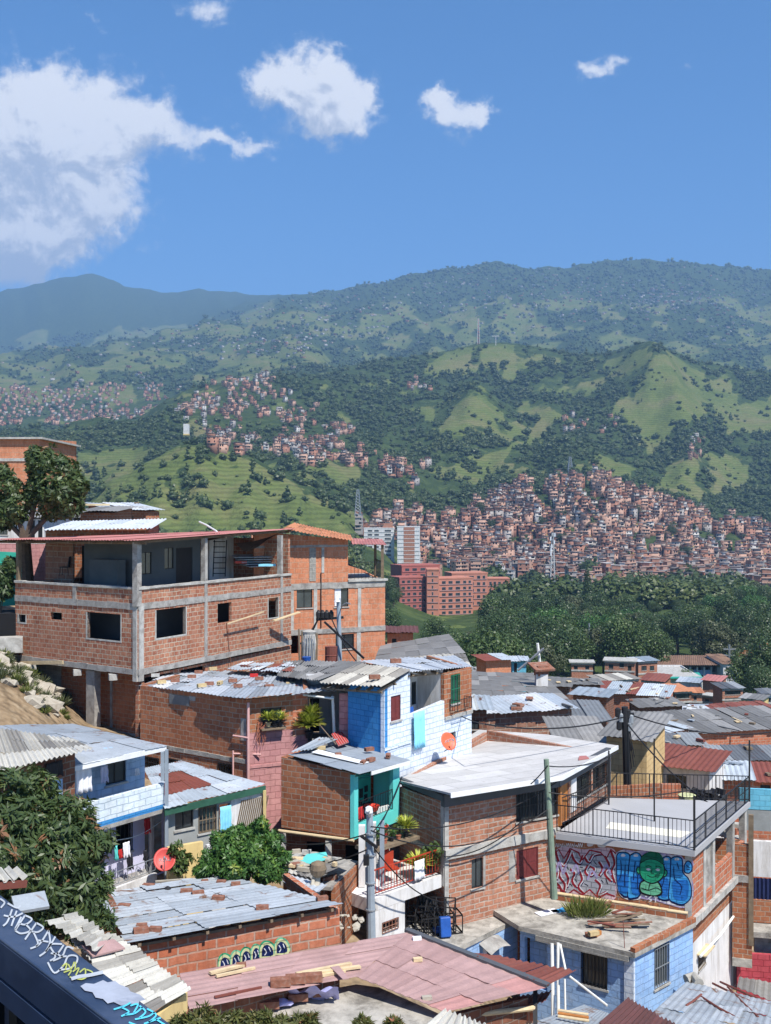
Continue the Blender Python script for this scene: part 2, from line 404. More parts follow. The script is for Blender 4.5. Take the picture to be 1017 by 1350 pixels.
M['black']=plain('black_steel',(.018,.018,.02),.5,.3,6.0,metal=.0)
M['steel']=plain('galvanised_steel',(.36,.39,.42),.5,.25,3.0,metal=.5,dirt=(.2,.19,.18),dirtf=.3)
M['greypost']=plain('grey_painted_pole',(.28,.33,.38),.6,.2,4.0,coord='obj')
M['greenpost']=plain('faded_green_pole',(.20,.27,.20),.8,.3,5.0,dirt=(.25,.24,.2),dirtf=.6,coord='obj')
M['wood']=plain('grey_timber',(.20,.15,.10),.9,.4,4.0,dirt=(.08,.06,.05),dirtf=.4)
M['lumber']=plain('fresh_lumber',(.62,.49,.30),.85,.25,5.0,dirt=(.34,.24,.14),dirtf=.4)
M['orange_wood']=plain('orange_timber',(.42,.16,.04),.7,.3,4.0)
M['redwood']=plain('red_window_paint',(.15,.03,.03),.6,.3,4.0)
M['redrail']=plain('red_rail_paint',(.38,.045,.02),.5,.25,4.0)
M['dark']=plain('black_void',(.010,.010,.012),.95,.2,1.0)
M['darkcloth']=plain('black_plastic_sheet',(.02,.02,.024),.6,.3,3.0)
M['navy']=plain('navy_cloth',(.012,.02,.075),.9,.3,3.0)
M['redcloth']=plain('red_cloth',(.50,.03,.03),.9,.3,5.0,coord='obj')
M['whitecloth']=plain('white_cloth',(.74,.74,.78),.9,.12,5.0)
M['bluecloth']=plain('light_blue_cloth',(.25,.62,.80),.9,.2,5.0,coord='obj')
M['lilaccloth']=plain('lilac_cloth',(.45,.45,.78),.9,.25,5.0,coord='obj')
M['blueplastic']=plain('blue_plastic',(.02,.09,.36),.45,.3,4.0,coord='obj')
M['redplastic']=plain('red_plastic',(.55,.05,.03),.4,.2,4.0,coord='obj')
M['dishred']=plain('red_dish_paint',(.52,.07,.06),.45,.15,3.0,coord='obj')
M['dishorange']=plain('orange_red_dish_paint',(.66,.13,.06),.45,.15,3.0,coord='obj')
M['pipe']=plain('pink_painted_pipe',(.62,.36,.33),.6,.15,3.0,coord='obj')
M['whitepipe']=plain('white_pvc',(.72,.72,.68),.5,.12,3.0,coord='obj')
M['cable']=plain('black_cable',(.014,.014,.016),.6,.2,3.0,coord='obj')
M['brickbit']=plain('loose_brick_clay',(.26,.11,.07),.9,.5,7.0,dirt=(.30,.26,.22),dirtf=.5,coord='obj')
M['yellowbit']=plain('pale_block',(.50,.38,.20),.9,.3,7.0,coord='obj')
M['stone']=plain('pale_rubble',(.42,.38,.31),.95,.4,3.0,dirt=(.2,.15,.1),dirtf=.5,coord='obj')
M['terracotta']=plain('clay_pot',(.40,.14,.08),.8,.3,5.0,coord='obj')
M['railblue']=plain('dark_blue_rail_paint',(.025,.042,.085),.38,.35,9.0,dirt=(.06,.08,.13),dirtf=.6,coord='obj',spec=.5)
M['railblack']=plain('black_rail_paint',(.008,.008,.009),.5,.3,6.0,coord='obj')
M['inkwhite']=plain('white_spray_paint',(.42,.45,.48),.7,.25,9.0,coord='obj')
M['inkyellow']=plain('yellow_green_spray_paint',(.42,.46,.12),.7,.3,14.0,coord='obj')
M['inkcyan']=plain('cyan_spray_paint',(.10,.55,.72),.7,.2,8.0,coord='obj')
M['bark']=plain('bark',(.10,.075,.055),.95,.4,6.0,coord='obj',bmp=.02)
M['zinc']=roofmat('zinc_sheet',[(0,(.27,.32,.36)),(.35,(.36,.41,.46)),(.6,(.45,.50,.55)),(.85,(.53,.57,.61)),(1,(.72,.73,.73))],rust=(.20,.085,.04),rustf=.10,rough=.5,metal=.25)
M['zincblue']=roofmat('blue_grey_zinc_sheet',[(0,(.23,.26,.29)),(.5,(.32,.355,.39)),(1,(.44,.475,.51))],rust=(.22,.11,.06),rustf=.13,rough=.6,metal=.1,spots=.4,spotc=(.13,.12,.11))
M['zincwhite']=roofmat('pale_zinc_sheet',[(0,(.46,.50,.55)),(1,(.62,.65,.68))],rough=.5,metal=.1,spots=.12,spotc=(.4,.42,.45))
M['zincdark']=roofmat('dark_zinc_sheet',[(0,(.085,.09,.10)),(.6,(.17,.18,.19)),(1,(.34,.36,.37))],rust=(.16,.07,.035),rustf=.06,rough=.55,metal=.2)
M['zincrust']=roofmat('patchwork_zinc_sheet',[(0,(.20,.055,.035)),(.33,(.25,.075,.05)),(.36,(.36,.41,.45)),(.8,(.46,.51,.56)),(1,(.60,.63,.66))],rust=(.21,.075,.04),rustf=.12,rough=.6,metal=.1)
M['rust']=roofmat('rusty_sheet',[(0,(.15,.04,.028)),(1,(.22,.07,.05))],rust=(.25,.08,.045),rustf=.1,rough=.75)
M['maroon']=roofmat('dark_maroon_sheet',[(0,(.085,.035,.03)),(1,(.13,.05,.045))],rough=.6,spots=.3)
M['fibro']=roofmat('fibre_cement_sheet',[(0,(.15,.14,.13)),(.3,(.25,.235,.21)),(.6,(.42,.40,.35)),(1,(.58,.56,.50))],rough=.9,spots=.45,spotc=(.10,.095,.085))
M['fibdark']=roofmat('old_fibre_cement_sheet',[(0,(.10,.10,.10)),(.6,(.165,.165,.165)),(1,(.28,.275,.27))],rough=.85,spots=.4,spotc=(.06,.06,.055))
M['fibwhite']=roofmat('white_fibre_cement_sheet',[(0,(.56,.54,.52)),(.5,(.66,.64,.62)),(1,(.76,.75,.73))],rough=.9,spots=.12,spotc=(.4,.38,.35))
M['fibgrey']=roofmat('slate_grey_flat_sheet',[(0,(.20,.23,.27)),(1,(.31,.35,.39))],rough=.7,spots=.18)
M['pinkroof']=roofmat('faded_pink_sheet',[(0,(.35,.215,.20)),(.75,(.40,.255,.24)),(.9,(.43,.23,.21)),(1,(.44,.21,.19))],rough=.75,spots=.35,spotc=(.22,.13,.12))
M['redroof']=roofmat('dull_red_sheet',[(0,(.36,.13,.12)),(1,(.46,.19,.17))],rough=.7,spots=.15)
M['tileroof']=roofmat('clay_tile_sheet',[(0,(.36,.14,.07)),(1,(.52,.22,.11))],rough=.85,spots=.2)
def glass_mat():
    m,N,b=new_mat('window_glass',.12,0,.6)
    n=N.noise(objn(N),.8,3)
    N.link(N.ramp(n,[(.3,(.018,.024,.028)),(.7,(.06,.075,.08))]),b.inputs['Base Color'])
    return m
M['glass']=glass_mat()
def leafmat(name,lo,mid,hi,tip=None,rough=.45):
    m,N,b=new_mat(name,rough,0,.4)
    st=[(0,lo),(.55,mid),(.93,hi)]+([(1,tip)] if tip else [])
    c=N.ramp(tonen(N),st)
    N.link(c,b.inputs['Base Color'])
    tr=N.n('BsdfTranslucent');N.link(N.mix(.5,c,(.16,.22,.03)),tr.inputs[0])
    ms=N.n('MixShader',i0=.22,i1=b.outputs[0],i2=tr.outputs[0])
    N.link(ms.outputs[0],N.t.nodes['Material Output'].inputs[0])
    return m
M['leaf_mango']=leafmat('mango_leaf',(.030,.052,.020),(.060,.095,.032),(.13,.16,.045),(.24,.12,.06))
M['leaf_bright']=leafmat('bright_leaf',(.030,.085,.018),(.060,.14,.030),(.14,.24,.04),(.22,.28,.05))
M['leaf_dark']=leafmat('dark_leaf',(.030,.055,.022),(.055,.090,.030),(.10,.14,.042))
M['leaf_mid']=leafmat('wood_leaf',(.045,.075,.022),(.080,.125,.036),(.15,.20,.055))
M['leaf_olive']=leafmat('olive_leaf',(.055,.065,.030),(.095,.11,.05),(.15,.16,.075))
M['leaf_orange']=leafmat('orange_leaf',(.15,.07,.03),(.24,.11,.04),(.30,.16,.06))
M['leaf_yellow']=leafmat('yellow_leaf',(.22,.28,.03),(.42,.46,.06),(.68,.66,.14))
M['leaf_young']=leafmat('young_bushy_leaf',(.05,.07,.02),(.11,.12,.035),(.20,.14,.06),(.36,.15,.09))
M['grassblade']=leafmat('grass_blade',(.07,.10,.02),(.14,.17,.04),(.24,.24,.08))
# ================================================================== terrain, one sheet to the mountains
PXC=[-900,-500,0,110,180,250,330,400,460,500,560,640,700,760,800,850,920,1017,1300,1900]
ZR=[1,4,8,14,20,30,45,70,100,160,240,320]
ZT={0:[-2,-5.5,-7.5,-9,-10.5,-11.5,-6.3,-4.5,-2.5,-3,-8,-15],
      110:[-2,-6,-8,-10,-11.5,-11.5,-9.3,-6,-4,-6,-12,-20],
      250:[-2,-6,-8.5,-11,-12.3,-12.2,-10.2,-8,-8,-15,-22,-28],
      330:[-2,-6,-8.7,-11.3,-12.5,-12.4,-10.4,-8.4,-10,-20,-27,-32],
      420:[-2,-6,-9,-11.6,-12.7,-12.6,-10.8,-8.8,-14,-25,-32,-35],
      500:[-2,-6,-9,-11.8,-12.9,-12.9,-12.2,-11.4,-18,-30,-36,-38],
      640:[-2,-6,-9.2,-12,-13.6,-14.6,-15.2,-16,-20.5,-31,-38,-40],
      760:[-2,-6,-9.4,-12.3,-14.6,-16,-17,-18,-22,-32,-38,-41],
      850:[-2,-6,-9.5,-12.6,-15,-16.6,-17.8,-19,-23,-33,-38,-41],
      1017:[-2,-6,-9.7,-13,-15.8,-17.4,-19.2,-21.5,-24.5,-34,-38.5,-41],
      1900:[-2,-6,-10,-13.5,-16.5,-18.5,-21,-24,-27,-35,-39,-42],
      -900:[-2,-5,-6.5,-7,-7,-6,-3,0,3,4,2,-4]}
PR=[450,600,700,800,950,1100,1350,1700,2100,2600,3500,4500,5500,8000,10500]
PT={-900:[735,715,700,690,660,620,560,570,555,518,480,462,470,410,450],
      -500:[735,715,700,690,660,620,560,570,555,518,480,467,475,400,440],
      0:[735,715,700,690,665,620,566,575,555,518,480,467,472,385,430],
      110:[735,715,690,665,650,605,562,572,552,512,475,458,465,363,420],
      180:[735,710,650,612,618,600,556,560,545,506,468,448,455,380,420],
      250:[735,700,630,583,600,590,545,515,530,500,462,438,444,380,425],
      330:[735,705,650,606,612,590,550,508,515,490,455,415,410,391,430],
      400:[740,715,670,640,625,600,560,500,500,482,450,405,389,396,430],
      460:[745,720,695,670,640,612,570,508,484,492,455,405,384,400,430],
      500:[775,755,722,700,650,620,575,510,474,492,455,405,374,400,430],
      560:[790,782,768,742,665,630,580,520,468,492,455,402,356,400,430],
      640:[795,788,775,742,675,635,590,530,454,490,452,400,347,400,430],
      700:[798,790,776,742,660,625,590,530,457,490,452,400,357,400,430],
      760:[800,792,778,738,650,620,580,530,468,490,450,400,355,400,430],
      800:[800,792,778,738,650,628,600,515,466,490,450,400,344,400,430],
      850:[800,792,778,742,665,640,610,510,461,490,450,400,342,400,430],
      920:[800,792,778,748,690,665,625,540,474,490,452,402,347,400,430],
      1017:[800,792,780,752,706,690,645,570,492,500,458,406,361,400,430],
      1300:[790,780,762,732,706,690,650,560,490,500,450,400,355,400,430],
      1900:[790,780,762,732,706,690,650,560,490,500,450,400,370,400,430]}
gpx=np.arange(-900,1901,7.0)
gY=np.exp(np.linspace(math.log(0.8),math.log(10400),420))
rows=[]
for Yr in ZR+PR:
    src=ZT if Yr<=320 else PT
    ks=sorted(src);i=(ZR if Yr<=320 else PR).index(Yr)
    v=np.interp(gpx,ks,[src[k][i] for k in ks])
    ker=np.exp(-.5*(np.arange(-4,5)/1.8)**2);ker/=ker.sum()
    v=np.convolve(np.pad(v,4,mode='edge'),ker,'valid')
    if Yr>320:v=(HY-v)/F*Yr
    rows.append(v)
rows=np.array(rows);LR=np.log(np.array(ZR+PR,float));LY=np.log(gY)
def interp_rows(t):
    i=int(np.clip(np.searchsorted(LR,t)-1,0,len(LR)-2));a=np.clip((t-LR[i])/(LR[i+1]-LR[i]),0,1)
    s=rows/np.exp(LR)[:,None]
    w=a*a*(3-2*a)*.6+a*.4
    return (s[i]*(1-w)+s[i+1]*w)*math.exp(t)
GZ=np.array([interp_rows(t) for t in LY])
PXg,LYg=np.meshgrid(gpx,LY);Yg=np.exp(LYg)
w_far=np.clip((Yg-500)/500,0,1)
warp=60*(fbm(PXg/260+3,LYg*2.2,3)-.5)
r1=fbm((PXg+warp+LYg*60)/85,LYg*2.6,4,True)-.62
r2=fbm((PXg-warp)/34+9,LYg*7,4,True)-.6
near_top=np.exp(-((np.interp(LYg,[math.log(2100)-.2,math.log(2100),math.log(2100)+.2],[0,1,0])))*1.2)
amp=np.where(Yg>4800,.6,1.0)*near_top
GZ+=w_far*amp*Yg/F*(34*r1+11*r2)
GZ+=np.clip((Yg-8)/20,0,1)*(fbm(Yg*PXg/F/3.0,Yg/3.0,3)-.5)*.35*np.clip(60/Yg,0,1)
def bumpz(px,Y,spx,sY,h):
    global GZ
    GZ+=h/F*Yg*np.exp(-((PXg-px)/spx)**2-((LYg-math.log(Y))/sY)**2)
bumpz(632,1500,45,.10,42);bumpz(632,1330,60,.10,14)
bumpz(862,1800,46,.12,40);bumpz(640,2050,60,.05,8);bumpz(905,1500,46,.12,18);bumpz(960,1600,60,.12,14)
bumpz(590,440,75,.16,-20);bumpz(430,1000,45,.07,16);bumpz(925,1300,40,.08,16)
for q in (150,210,268,330,392,450):bumpz(q,660,13,.12,9);bumpz(q+28,660,11,.12,-7)
GPY=HY-GZ/Yg*F
def ground_pxY(px,Y):
    i=np.clip((np.asarray(px,float)-gpx[0])/7.0,0,len(gpx)-1.001);j=np.clip((np.log(np.maximum(Y,.81))-LY[0])/(LY[1]-LY[0]),0,len(LY)-1.001)
    a=i.astype(int);b=j.astype(int);fa=i-a;fb=j-b
    return (GZ[b,a]*(1-fa)+GZ[b,a+1]*fa)*(1-fb)+(GZ[b+1,a]*(1-fa)+GZ[b+1,a+1]*fa)*fb
def ground(x,y):return float(ground_pxY(np.array(CX+F*x/max(y,.81)),np.array(y)))
def hit(px,py,Ymin=0):
    """first ground point seen at (px,py): returns Y (nan when sky)"""
    px=np.asarray(px,float);py=np.asarray(py,float)
    i=np.clip((px-gpx[0])/7.0,0,len(gpx)-1.001);a=i.astype(int);fa=i-a
    col=GPY[:,a]*(1-fa)+GPY[:,a+1]*fa
    col=np.where(gY[:,None]<Ymin,9e9,col)
    ok=col<=py[None,:];j=ok.argmax(0);none=~ok.any(0)
    j0=np.maximum(j-1,0);k=np.arange(len(px))
    c1=col[j,k];c0=np.minimum(col[j0,k],1e6);tt=np.clip((c0-py)/np.maximum(c0-c1,1e-6),0,1)
    Y=np.exp(LY[j0]+(LY[j]-LY[j0])*tt);Y[none]=np.nan
    return Y
def inpoly(px,py,poly):
    c=np.zeros(np.shape(px),bool);n=len(poly)
    for i in range(n):
        x0,y0=poly[i];x1,y1=poly[i-1]
        m=((y0>py)!=(y1>py))&(px<(x1-x0)*(py-y0)/((y1-y0) or 1e-9)+x0)
        c^=m
    return c
GRASS=[([(118,690),(135,640),(200,600),(250,585),(300,592),(345,612),(420,655),(500,690),(480,712),(120,712)],450,1000),
         ([(85,600),(170,592),(210,590),(150,640),(110,640)],600,1300),
         ([(577,572),(600,535),(632,520),(660,540),(685,575),(650,590),(612,570)],900,2000),
         ([(600,610),(680,585),(660,620),(630,640),(560,620)],900,2000),
         ([(784,488),(815,468),(842,459),(890,468),(975,520),(965,545),(890,568),(862,600),(800,545),(845,500)],1100,2200),
         ([(560,478),(600,462),(650,452),(735,468),(745,482),(680,480),(620,490),(560,495)],1500,2500),
         ([(945,545),(1030,520),(1030,580),(960,570)],1000,2200),
         ([(880,612),(925,596),(985,610),(990,640),(920,660),(860,650)],900,1700),
         ([(750,615),(800,598),(840,620),(800,635)],900,1600),
         ([(385,612),(430,600),(475,612),(470,640),(400,640)],700,1300),
         ([(130,480),(200,475),(210,500),(60,520),(30,500),(70,480)],2200,4000),([(430,700),(500,690),(490,715),(400,715)],400,900)]
def grass_mask(px,py,Y):
    g=np.zeros(np.shape(px))
    for poly,a,b in GRASS:g=np.maximum(g,inpoly(px,py,poly)&(Y>a)&(Y<b))
    return g
gm=grass_mask(PXg,GPY,Yg).astype(float)
n_=fbm(PXg/30+40,LYg*22,4)
gm=np.where(gm>0,np.clip(.55+(n_-.35)*4,0,1),np.clip((n_-.60)*7,0,.8))
pasture=np.clip((fbm(PXg/38+7,LYg*16+2,4)-.45)*7,0,1)*np.clip((GPY-378-10*np.sin(PXg/60))/25,0,1)
gm=np.where((Yg>2300),np.where(Yg>6200,.05,pasture),gm)
dirt=np.clip(1-(Yg-60)/60,0,1)
Vt=np.stack([(PXg-CX)/F*Yg,Yg,GZ],-1).reshape(-1,3)
nr,nc=GZ.shape
idx=np.arange(nr*nc).reshape(nr,nc)
Qt=np.stack([idx[:-1,:-1],idx[:-1,1:],idx[1:,1:],idx[1:,:-1]],-1).reshape(-1,4)
def ground_mat():
    m,N,b=new_mat('hillside_ground',.95,0,.1)
    P=N.n('NewGeometry').outputs['Position']
    g=N.n('Attribute',{'attribute_name':'grass'}).outputs['Fac'];d=N.n('Attribute',{'attribute_name':'dirt'}).outputs['Fac']
    n1=N.noise(P,.012,9,.68);n2=N.noise(P,.06,6,.7);n3=N.noise(P,.5,6,.7)
    grass=N.ramp(n1,[(.3,(.085,.12,.032)),(.48,(.13,.16,.045)),(.6,(.17,.17,.065)),(.75,(.20,.17,.085))])
    z=N.n('SeparateXYZ',i0=P).outputs[2]
    wv=N.math('SINE',N.math('ADD',N.math('MULTIPLY',z,1.9),N.math('MULTIPLY',n2,14.0)))
    grass=N.mix(.55,grass,N.ramp(N.math('MULTIPLY_ADD',wv,.5,.5),[(.2,.62),(.6,1.1)]),'MULTIPLY')
    forest=N.ramp(n2,[(.3,(.026,.045,.016)),(.5,(.045,.070,.022)),(.62,(.075,.105,.032)),(.75,(.12,.13,.05))])
    edge=N.n('MapRange',{'interpolation_type':'SMOOTHSTEP'},Value=N.math('ADD',g,N.math('MULTIPLY_ADD',n2,1.0,-.5)),i1=.35,i2=.6,i3=0.0,i4=1.0).outputs[0]
    c=N.mix(edge,forest,grass)
    soil=N.ramp(n3,[(.3,(.14,.095,.06)),(.5,(.25,.18,.11)),(.7,(.36,.29,.20))])
    c=N.mix(d,c,soil)
    N.link(c,b.inputs['Base Color'])
    bn=N.n('Bump',Height=n2,Distance=6.0,Strength=.8)
    N.link(bn.outputs[0],b.inputs['Normal'])
    return m
M['ground']=ground_mat()
ter=np_obj('ground',Vt,Qt,mats=[M['ground']],smooth=True)
tag(ter,kind='structure')
for nm,arr in (('grass',gm),('dirt',dirt)):
    a=ter.data.attributes.new(nm,'FLOAT','POINT');a.data.foreach_set('value',arr.ravel().astype(np.float32))
# ------------------------------------------------------------------ air between the hills
hz=bpy.data.materials.new('haze');hz.use_nodes=True;hz.node_tree.nodes.clear();N=NT(hz.node_tree)
pv=N.n('VolumePrincipled',Color=(.34,.60,1.0,1),Density=1.3e-4,Anisotropy=.0)
N.link(pv.outputs[0],N.n('OutputMaterial').inputs['Volume'])
mb=MB();mb.box((0,5700,960),(26000,11800,2080),mi=0)
hzo=mb.build('haze',hz);tag(hzo,kind='stuff')
# ------------------------------------------------------------------ foliage generators
def leaf_quads(P,Nn,L,W,dirs=None,fold=0.0):
    """rhombic leaves: P centres, Nn normals; returns verts, quads"""
    n=len(P);Nn=Nn/np.maximum(np.linalg.norm(Nn,axis=1),1e-6)[:,None]
    r=RNG.normal(size=(n,3)) if dirs is None else dirs
    t=r-Nn*(r*Nn).sum(1)[:,None];t/=np.maximum(np.linalg.norm(t,axis=1),1e-6)[:,None]
    b=np.cross(Nn,t);L=np.broadcast_to(L,(n,))[:,None]/2;W=np.broadcast_to(W,(n,))[:,None]/2
    k=t*0
    if fold:k=-Nn*fold*L
    V=np.stack([P-t*L+k,P+b*W,P+t*L+k,P-b*W],1).reshape(-1,3)
    return V,np.arange(4*n).reshape(n,4)
def shell_points(lobes,n,inner=.7,flat=1.0):
    lb=np.array(lobes,float);w=lb[:,3]**2;w/=w.sum()
    k=RNG.choice(len(lb),n,p=w);d=RNG.normal(size=(n,3));d/=np.linalg.norm(d,axis=1)[:,None]
    rr=lb[k,3]*(inner+(1-inner)*RNG.random(n)**.5*1.0)*(1+.12*RNG.normal(size=n))
    P=lb[k,:3]+d*rr[:,None]*np.array([1,1,flat])
    return P,d,k
def rand_lobes(n,R,H,r0,r1,z0,shape='round'):
    out=[]
    for i in range(n):
        a=random.random()*2*math.pi;t=random.random()
        if shape=='cone':rad=R*(1-t)*random.uniform(.5,1);z=z0+H*t;r=r1+(r0-r1)*t
        elif shape=='flat':rad=R*math.sqrt(random.random());z=z0+H*(.6+.4*random.random())*(1-.35*(rad/R)**2);r=random.uniform(r0,r1)
        else:
            rad=R*math.sqrt(random.random())*math.sqrt(max(.12,1-(2*t-1)**2));z=z0+H*t;r=random.uniform(r0,r1)
        out.append((rad*math.cos(a),rad*math.sin(a),z,r))
    return out
def crown_mesh(name,lobes,n,L,W,mats,tone_shift=0.0,inner=.7,parent=None,up=.25,fold=.15,flat=1.0):
    P,d,k=shell_points(lobes,n,inner,flat)
    Nn=d+RNG.normal(size=d.shape)*.55+np.array([0,0,up])
    V,Q=leaf_quads(P,Nn,L*RNG.uniform(.7,1.3,n),W*RNG.uniform(.7,1.3,n),fold=fold)
    lt=RNG.random(len(lobes))
    tone=np.clip(.30*lt[k]+.55*RNG.random(n)+tone_shift,0,1)
    return np_obj(name,V,Q,tone,mats,parent=parent)
def trunk_mb(h,r,limbs=4,spread=2.0,z1=None,n=7,lean=0.0):
    mb=MB();z1=z1 or h
    pts=[(lean*t*t*h+.1*math.sin(t*5)*r*3,0,h*t-.5*(t==0)) for t in (0,.3,.6,1)]
    mb.tube(pts,[r*1.25,r,r*.8,r*.45],n)
    for i in range(limbs):
        a=2*math.pi*(i+random.random()*.6)/limbs;t0=random.uniform(.4,.8);b=Vector((lean*t0*t0*h,0,h*t0))
        e=b+Vector((math.cos(a)*spread,math.sin(a)*spread,(z1-h*t0)*random.uniform(.5,1)))
        mid=(b+e)/2+Vector((0,0,-.12*spread))
        mb.tube([b,mid,e],[r*.5,r*.33,r*.12],5)
    return mb
# ------------------------------------------------------------------ woods on the far hills (uncountable)
TOWN=[[(560,772),(548,737),(556,700),(615,682),(655,660),(660,645),(690,640),(700,660),(735,640),(800,628),(835,650),(900,672),(960,690),(1030,700),(1030,795),(960,782),(830,778),(790,792),(700,772),(650,768)],
        [(495,608),(540,608),(600,640),(590,655),(540,645),(500,632)],[(470,700),(540,672),(560,690),(560,720),(500,712)],
        [(350,600),(365,580),(420,558),(462,568),(460,596),(500,606),(470,618),(410,608)],[(268,572),(328,586),(325,600),(275,590)],
        [(325,575),(400,585),(380,598),(330,590)],
        [(-20,514),(215,508),(225,545),(110,565),(60,556),(-20,572)],[(215,522),(350,496),(420,545),(360,566),(300,572),(235,545)],
        [(735,560),(815,548),(812,562),(740,572)],[(895,590),(928,560),(922,600),(900,606)],[(540,500),(575,505),(570,515),(545,515)]]
def in_town(px,py):
    m=np.zeros(len(px),bool)
    for p in TOWN[:5]+TOWN[6:8]:m|=inpoly(px,py,p)
    return m
def ico(sub):
    import bmesh
    bm=bmesh.new();bmesh.ops.create_icosphere(bm,subdivisions=sub,radius=1)
    V=np.array([v.co[:] for v in bm.verts]);Q=np.array([[v.index for v in f.verts] for f in bm.faces]);bm.free();return V,Q
def scatter(name,tmpl,P,S,label=None,mats=None,kind='stuff',zs=None):
    """merge copies of (V,Q,tone) templates at points P with sizes S into one mesh"""
    Vs,Qs,Ts=[],[],[];off=0
    kk=RNG.integers(0,len(tmpl),len(P));ang=RNG.random(len(P))*6.28
    for i,(V,Q,T) in enumerate(tmpl):
        s=np.where(kk==i)[0]
        if not len(s):continue
        c,sn=np.cos(ang[s]),np.sin(ang[s])
        x=V[None,:,0]*c[:,None]-V[None,:,1]*sn[:,None];y=V[None,:,0]*sn[:,None]+V[None,:,1]*c[:,None]
        z=np.broadcast_to(V[None,:,2],x.shape)*(1 if zs is None else zs[s][:,None])
        W=np.stack([x,y,z],-1)*S[s][:,None,None]+P[s][:,None,:]
        Vs.append(W.reshape(-1,3));q=Q[None]+(np.arange(len(s))*len(V))[:,None,None]+off
        Qs.append(q.reshape(-1,Q.shape[1]));off+=len(s)*len(V)
        Ts.append(np.clip(np.repeat(fbm(P[s][:,0]/60,P[s][:,1]/60,3)*.6+RNG.random(len(s))*.25-.1,len(Q))+np.tile(T,len(s))*.35,0,1))
    o=np_obj(name,np.concatenate(Vs),np.concatenate(Qs),np.concatenate(Ts),mats)
    return tag(o,label,None,None,kind)
iv1,iq1=ico(2);iv0,iq0=ico(1)
def lump_t(rough,lobes,nleaf,lsz):
    Vs,Qs,Ts=[],[],[];off=0
    for (x,y,z,r) in lobes:
        V=iv0*(1+RNG.normal(size=(len(iv0),1))*rough)*r*.82+np.array([x,y,z])
        Vs.append(V);Qs.append(iq0+off);off+=len(V);Ts.append(RNG.random(len(iq0))*.7)
    P,d,k=shell_points(lobes,nleaf,.9)
    V,Q=leaf_quads(P,d+RNG.normal(size=d.shape)*.6+np.array([0,0,.3]),lsz*RNG.uniform(.7,1.4,nleaf),lsz*RNG.uniform(.5,1,nleaf))
    tri=np.concatenate([Q[:,[0,1,2]],Q[:,[0,2,3]]])+off
    Vs.append(V);Qs.append(tri);Ts.append(np.tile(RNG.random(nleaf),2))
    return np.concatenate(Vs),np.concatenate(Qs),np.concatenate(Ts)
T_far=[lump_t(.15,[(0,0,.55,.5),(.3,.1,.45,.34),(-.25,.2,.5,.36)],46,.30) for _ in range(4)]+[lump_t(.18,[(0,0,.6,.42),(0,.05,1.05,.3),(.05,0,1.45,.18)],24,.26) for _ in range(1)]
T_tiny=[lump_t(.2,[(0,0,.5,.55)],8,.4) for _ in range(4)]
def forest(name,n,Y0,Y1,size,tmpl,label,box,prob=1.0,invert=.02):
    px=RNG.uniform(box[0],box[2],n);py=RNG.uniform(box[1],box[3],n)
    Y=hit(px,py,Y0);ok=~np.isnan(Y)&(Y>Y0)&(Y<Y1);px,py,Y=px[ok],py[ok],Y[ok]
    i=np.clip(((px-gpx[0])/7).astype(int),0,nc-1);j=np.clip(((np.log(Y)-LY[0])/(LY[1]-LY[0])).astype(int),0,nr-1)
    g=gm[j,i];clump=fbm(px/26,np.log(Y)*26,3);bare=fbm(px/20+9,np.log(Y)*40+3,3)
    keep=(RNG.random(len(px))<np.where(g>.3,invert+np.clip(clump-.60,0,1)*1.5,np.where(bare>.60,.25,1.0)))&~(in_town(px,py)&(RNG.random(len(px))>.10))
    keep&=~(inpoly(px,py,[(470,685),(560,685),(560,745),(650,745),(650,870),(515,870)])&(Y<800))
    px,Y=px[keep],Y[keep]
    P=np.stack([(px-CX)/F*Y,Y,ground_pxY(px,Y)-.5],1)
    big=fbm(px/9,np.log(Y)*60,2);S=size*(.45+RNG.random(len(P))**2*1.1+np.clip(big-.5,-.2,.4)*1.2)*(1+(Y-Y0)/(Y1-Y0)*.7)
    return scatter(name,tmpl,P,S,label,[M['leaf_wood']],zs=RNG.uniform(.5,1.05,len(P)))
M['leaf_wood']=leafmat('hill_wood_leaf',(.036,.060,.018),(.070,.100,.028),(.14,.165,.048))
forest('hill_woods',62000,470,2350,4.3,T_far,'mass of dark trees covering the green hills behind the town',(-180,440,1200,780))
T_leafy=[lump_t(.15,[(0,0,.5,.42),(.25,.1,.45,.3)],230,.15) for _ in range(4)]
forest('valley_woods',2600,430,760,8.5,T_leafy,'thick low woods on the flat ground just below the hillside town',(500,772,1120,840))
forest('mountain_woods',30000,2300,6100,8.5,T_tiny,'distant woods scattered over the blue mountain slopes',(-180,335,1200,520),invert=.12)
